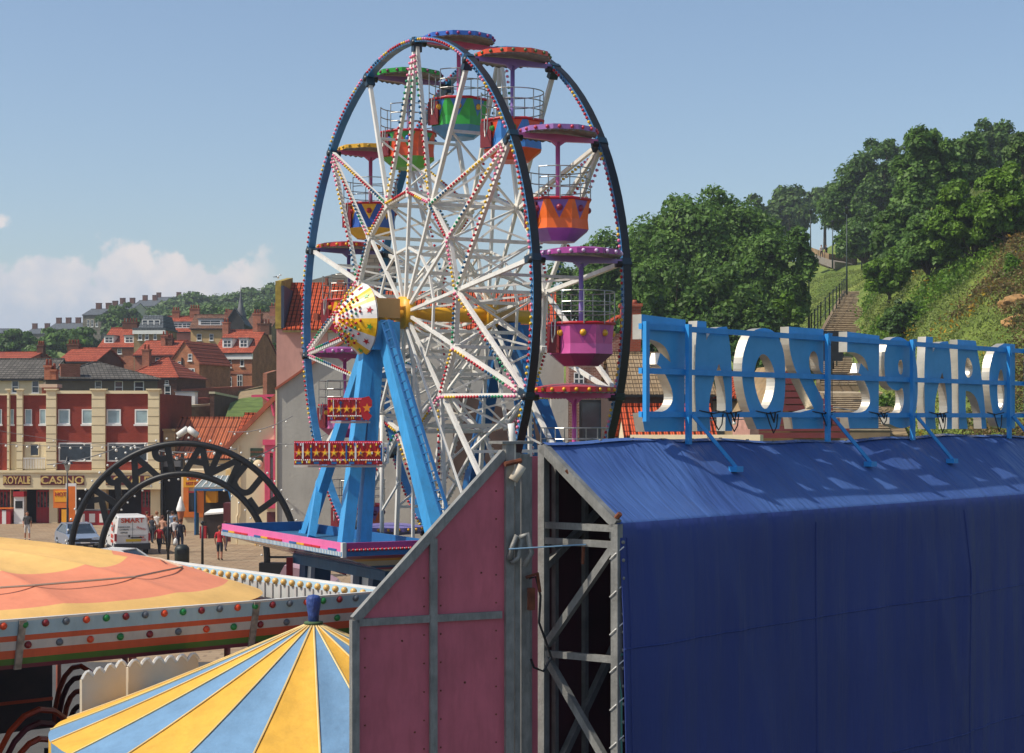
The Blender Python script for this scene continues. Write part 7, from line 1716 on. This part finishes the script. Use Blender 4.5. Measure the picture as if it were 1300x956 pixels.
# strings of lights
def cable(label, a, b, sag, bulbs, r=.02, br=.09):
    t = thing('light_string', label, 'string of lights', tuple(a), 0); d = b-a; pts = [d*(i/24)+Vector((0, 0, -sag*4*(i/24)*(1-i/24))) for i in range(25)]
    mb = MB(); mb.tube(pts, r, 5); mb.build('cable', lead, t)
    if bulbs:
        mb = MB()
        for i in range(bulbs):
            u = (i+.5)/bulbs; p = d*u+Vector((0, 0, -sag*4*u*(1-u)-.12)); mb.ball(p, br, 8, 5)
        mb.build('bulb', bulbw, t)
cable('row of white bulbs strung across the casino windows', P(-40, 560, 119), P(205, 562, 119), .3, 18)
cable('pale cable rising from the lamp to the arch top', P(60, 590, 106), P(158, 565, 100), .2, 5, .03)
cable('cable falling from the pale rising one towards the pantiled roof', P(158, 565, 100), P(300, 570, 95), .3, 8, .03)
cable('bulb cable from the arch to the pink bay', P(205, 570, 90), P(352, 566, 95), .9, 12, .03)
cable('thin wire crossing the cream gable', P(290, 548, 96), P(372, 528, 94), .3, 5, .02, .06)
cable('wire crossing the grey wall behind the wheel', P(352, 563, 95), P(420, 548, 94), .25, 3, .02, .06)
cable('upper thin wire over the casino front', P(-30, 541, 118), P(205, 568, 118), .3, 6, .015, .06)
cable('wire running behind the blue letters', P(800, 527, 60), P(1060, 517, 62), .3, 5, .02, .07)
cable('wire behind the right hand letters', P(1060, 517, 62), P(1310, 522, 60), .3, 4, .02, .07)
# pale hoods of the children's ride under the stage
ch = thing('children_ride', 'small ride with pale lilac and white rounded hoods behind the stage pillars', 'fairground ride', (PX(430, 50), 50, 0), 0)
lil = mat('pale_lilac_shell', '#c79fa6', .3, var=.1, dirt=.1)
q = 50/F
for x0, x1, yt, yb, dy, m in ((352, 440, 718, 800, 0, 0), (436, 520, 722, 800, 2.2, 1)):
    mb = MB(); w_ = (x1-x0)*q; h_ = (yb-yt)*q; zb_ = PZ(yb, 50)
    prof_ = [(0, 0), (w_, 0), (w_, h_*.45), (w_*.8, h_*.72), (w_*.45, h_*.92), (w_*.1, h_), (0, h_*.8)]
    mb.prism([((x0-430)*q+x, dy, zb_+z) for x, z in prof_], (0, 1.6, 0)); mb.build('hood', [lil, whitewin][m], ch)
mb = MB(); mb.prism([((396-430)*q, -.05, PZ(716, 50)), ((440-430)*q, -.05, PZ(706, 50)), ((440-430)*q, -.05, PZ(730, 50))], (0, -.05, 0)); mb.box((430-430)*q, (530-430)*q, 4.2, 4.3, PZ(724, 50), PZ(714, 50)); mb.build('red_pennant', redp, ch)
mb = MB()
for x in (350, 372, 440, 520): mb.box((x-430)*q-.05, (x-430)*q+.05, 1, 1.1, 0, PZ(790, 50))
mb.box((350-430)*q, (520-430)*q, .8, 2.6, PZ(800, 50)-.2, PZ(800, 50)-.002); mb.build('base', darkred, ch)
mb = MB(); mb.box((368-430)*q, (376-430)*q, -.8, -.7, .5, PZ(705, 50), 0); o = mb.build('red_post', redp, ch)

# air between here and the far hill
hm = bpy.data.materials.new('haze_air'); hm.use_nodes = True; hn = hm.node_tree.nodes; hn.remove(hn['Principled BSDF']); pv = hn.new('ShaderNodeVolumePrincipled'); pv.inputs['Color'].default_value = (.82, .88, 1, 1); pv.inputs['Density'].default_value = HAZE; pv.inputs['Anisotropy'].default_value = .2
hm.node_tree.links.new(pv.outputs[0], hn['Material Output'].inputs['Volume'])
mb = MB(); mb.box(-13000, 13000, -200, 4100, -3, 75); tag(mb.build('haze', hm), None, None, kind='stuff')

# ================================================================== SKY, SUN, CAMERA
SX, SY = -0.93, -0.34; EL = 51
az = math.atan2(SX, SY)     # nishita rotation measured from +Y towards +X
scn = bpy.context.scene
w = bpy.data.worlds.new('World'); scn.world = w; w.use_nodes = True; N = w.node_tree.nodes; L = w.node_tree.links
bgd = N['Background']; sky = N.new('ShaderNodeTexSky'); sky.sky_type = 'NISHITA'; sky.sun_disc = False; sky.sun_elevation = R(EL); sky.sun_rotation = az; sky.air_density = 1.0; sky.dust_density = 1.3; sky.ozone_density = 2.0; sky.altitude = 0
SKYS = 0.118
bgd.inputs['Strength'].default_value = SKYS
tc = N.new('ShaderNodeTexCoord'); sp = N.new('ShaderNodeSeparateXYZ'); L.new(tc.outputs['Generated'], sp.inputs[0])
def math_(op, a, b=None, clamp=False):
    n = N.new('ShaderNodeMath'); n.operation = op; n.use_clamp = clamp
    for i, v in enumerate((a, b)):
        if v is None: continue
        if isinstance(v, (int, float)): n.inputs[i].default_value = v
        else: L.new(v, n.inputs[i])
    return n.outputs[0]
# cumulus bank low in the west: billowy noise in direction space, thicker near the horizon
mp = N.new('ShaderNodeMapping'); mp.inputs['Scale'].default_value = (30, 30, 30); mp.inputs['Location'].default_value = (7.9, 2.24, 5.4); L.new(tc.outputs['Generated'], mp.inputs['Vector'])
nz = N.new('ShaderNodeTexNoise'); nz.inputs['Scale'].default_value = 1.0; nz.inputs['Detail'].default_value = 9; nz.inputs['Roughness'].default_value = .55; nz.inputs['Distortion'].default_value = 0.0; L.new(mp.outputs[0], nz.inputs['Vector'])
top = N.new('ShaderNodeMapRange'); top.interpolation_type = 'SMOOTHSTEP'; top.inputs[1].default_value = -.14; top.inputs[2].default_value = -.27; top.inputs[3].default_value = .086; top.inputs[4].default_value = .098; L.new(sp.outputs[0], top.inputs[0])
dz = math_('SUBTRACT', top.outputs[0], sp.outputs[2]); dzs = math_('MULTIPLY', dz, 26.0); nn = math_('MULTIPLY', math_('SUBTRACT', nz.outputs['Fac'], .5), 2.9)
dens = N.new('ShaderNodeMapRange'); dens.interpolation_type = 'SMOOTHSTEP'; dens.inputs[1].default_value = 0.0; dens.inputs[2].default_value = .28; L.new(math_('ADD', dzs, nn), dens.inputs[0])
lim = N.new('ShaderNodeMapRange'); lim.interpolation_type = 'SMOOTHSTEP'; lim.inputs[1].default_value = -.125; lim.inputs[2].default_value = -.155; L.new(sp.outputs[0], lim.inputs[0])
df = math_('MULTIPLY', math_('MULTIPLY', dens.outputs[0], lim.outputs[0]), .9, True)
# cloud colour: warm bright crowns, grey lilac bases
cr = N.new('ShaderNodeValToRGB'); cr.color_ramp.elements[0].position = .0; cr.color_ramp.elements[0].color = (6.1, 5.65, 5.5, 1); cr.color_ramp.elements[1].position = .85; cr.color_ramp.elements[1].color = (3.9, 4.35, 5.1, 1)
nz2_ = N.new('ShaderNodeTexNoise'); nz2_.inputs['Scale'].default_value = 2.1; nz2_.inputs['Detail'].default_value = 6; L.new(mp.outputs[0], nz2_.inputs['Vector'])
L.new(math_('ADD', math_('MULTIPLY', dzs, .75), math_('MULTIPLY', math_('SUBTRACT', nz2_.outputs['Fac'], .45), 1.6), True), cr.inputs['Fac'])
mx = N.new('ShaderNodeMix'); mx.data_type = 'RGBA'; L.new(df, mx.inputs['Factor']); L.new(sky.outputs[0], mx.inputs[6]); L.new(cr.outputs[0], mx.inputs[7]); L.new(mx.outputs[2], bgd.inputs['Color'])
sd = bpy.data.lights.new('sun', 'SUN'); sd.energy = 3.9; sd.angle = R(.55); sd.color = (1, .93, .82); so = bpy.data.objects.new('sun', sd); col.objects.link(so)
sv = Vector((SX, SY, math.tan(R(EL))*math.hypot(SX, SY))); so.rotation_euler = sv.to_track_quat('Z', 'Y').to_euler(); so.location = (-30, -10, 60)
cam = bpy.data.cameras.new('camera'); cam.sensor_width = 36; cam.lens = F/1300*36; cam.shift_y = (HZ-478)/1300; cam.clip_end = 9000; cam.clip_start = .3
co = bpy.data.objects.new('camera', cam); col.objects.link(co); co.location = (0, 0, H); co.rotation_euler = (R(90), 0, 0); scn.camera = co
scn.view_settings.view_transform = 'Standard'; scn.view_settings.look = 'None'; scn.view_settings.exposure = 0.24; scn.view_settings.gamma = 1; scn.view_settings.use_curve_mapping = False
scn.render.engine = 'CYCLES'; scn.cycles.max_bounces = 6; scn.cycles.use_denoising = True
# pieces that can be counted become parts of their own (one object per loose piece)
def split_islands(o, newname, merge=None):
    me = o.data; n = len(me.vertices); par = list(range(n))
    def fd(a):
        while par[a] != a: par[a] = par[par[a]]; a = par[a]
        return a
    for e in me.edges:
        a, b = fd(e.vertices[0]), fd(e.vertices[1])
        if a != b: par[a] = b
    gr_ = {}
    for p in me.polygons: gr_.setdefault(fd(p.vertices[0]), []).append(p)
    if len(gr_) < 2: return
    for ps in gr_.values():
        idx = {}; fs = []; vs = []; 
        for p in ps:
            f = []
            for v in p.vertices:
                if v not in idx: idx[v] = len(vs); vs.append(me.vertices[v].co[:])
                f.append(idx[v])
            fs.append(f)
        m2 = bpy.data.meshes.new(newname); m2.from_pydata(vs, [], fs)
        m2.materials.append(me.materials[ps[0].material_index]); m2.polygons.foreach_set('use_smooth', [p.use_smooth for p in ps]); m2.update()
        c = bpy.data.objects.new(newname, m2); col.objects.link(c); c.parent = o.parent; c.matrix_local = o.matrix_local.copy(); c.location = o.location; c.rotation_euler = o.rotation_euler
    bpy.data.objects.remove(o)
SPL = {'brace': 'brace', 'roof_pillar': 'roof_pillar', 'rusty_bolt': 'rusty_bolt', 'black_cable': 'black_cable', 'canopy_studs': 'canopy_stud', 'round_studs': 'round_stud', 'cone_bulbs': 'cone_bulb', 'prop': 'prop', 'sign_diamond': 'sign_diamond', 'cross_brace': 'cross_brace', 'wall_stud': 'wall_stud', 'stay': 'stay', 'seam': 'seam', 'lashing_cord': 'lashing_cord', 'corner_post': 'corner_post', 'ground_pillar': 'ground_pillar', 'tent_pole': 'tent_pole', 'chimney_pots': 'chimney_pot', 'chimney_pot': 'chimney_pot'}
for o in [o for o in bpy.data.objects if o.type == 'MESH' and o.name.split('.')[0] in SPL and o.parent]:
    split_islands(o, SPL[o.name.split('.')[0]])
# tidy names that carry only a helper suffix
for o in list(bpy.data.objects):
    if o.parent is not None:
        for k in ('category',):
            if k in o: del o[k]
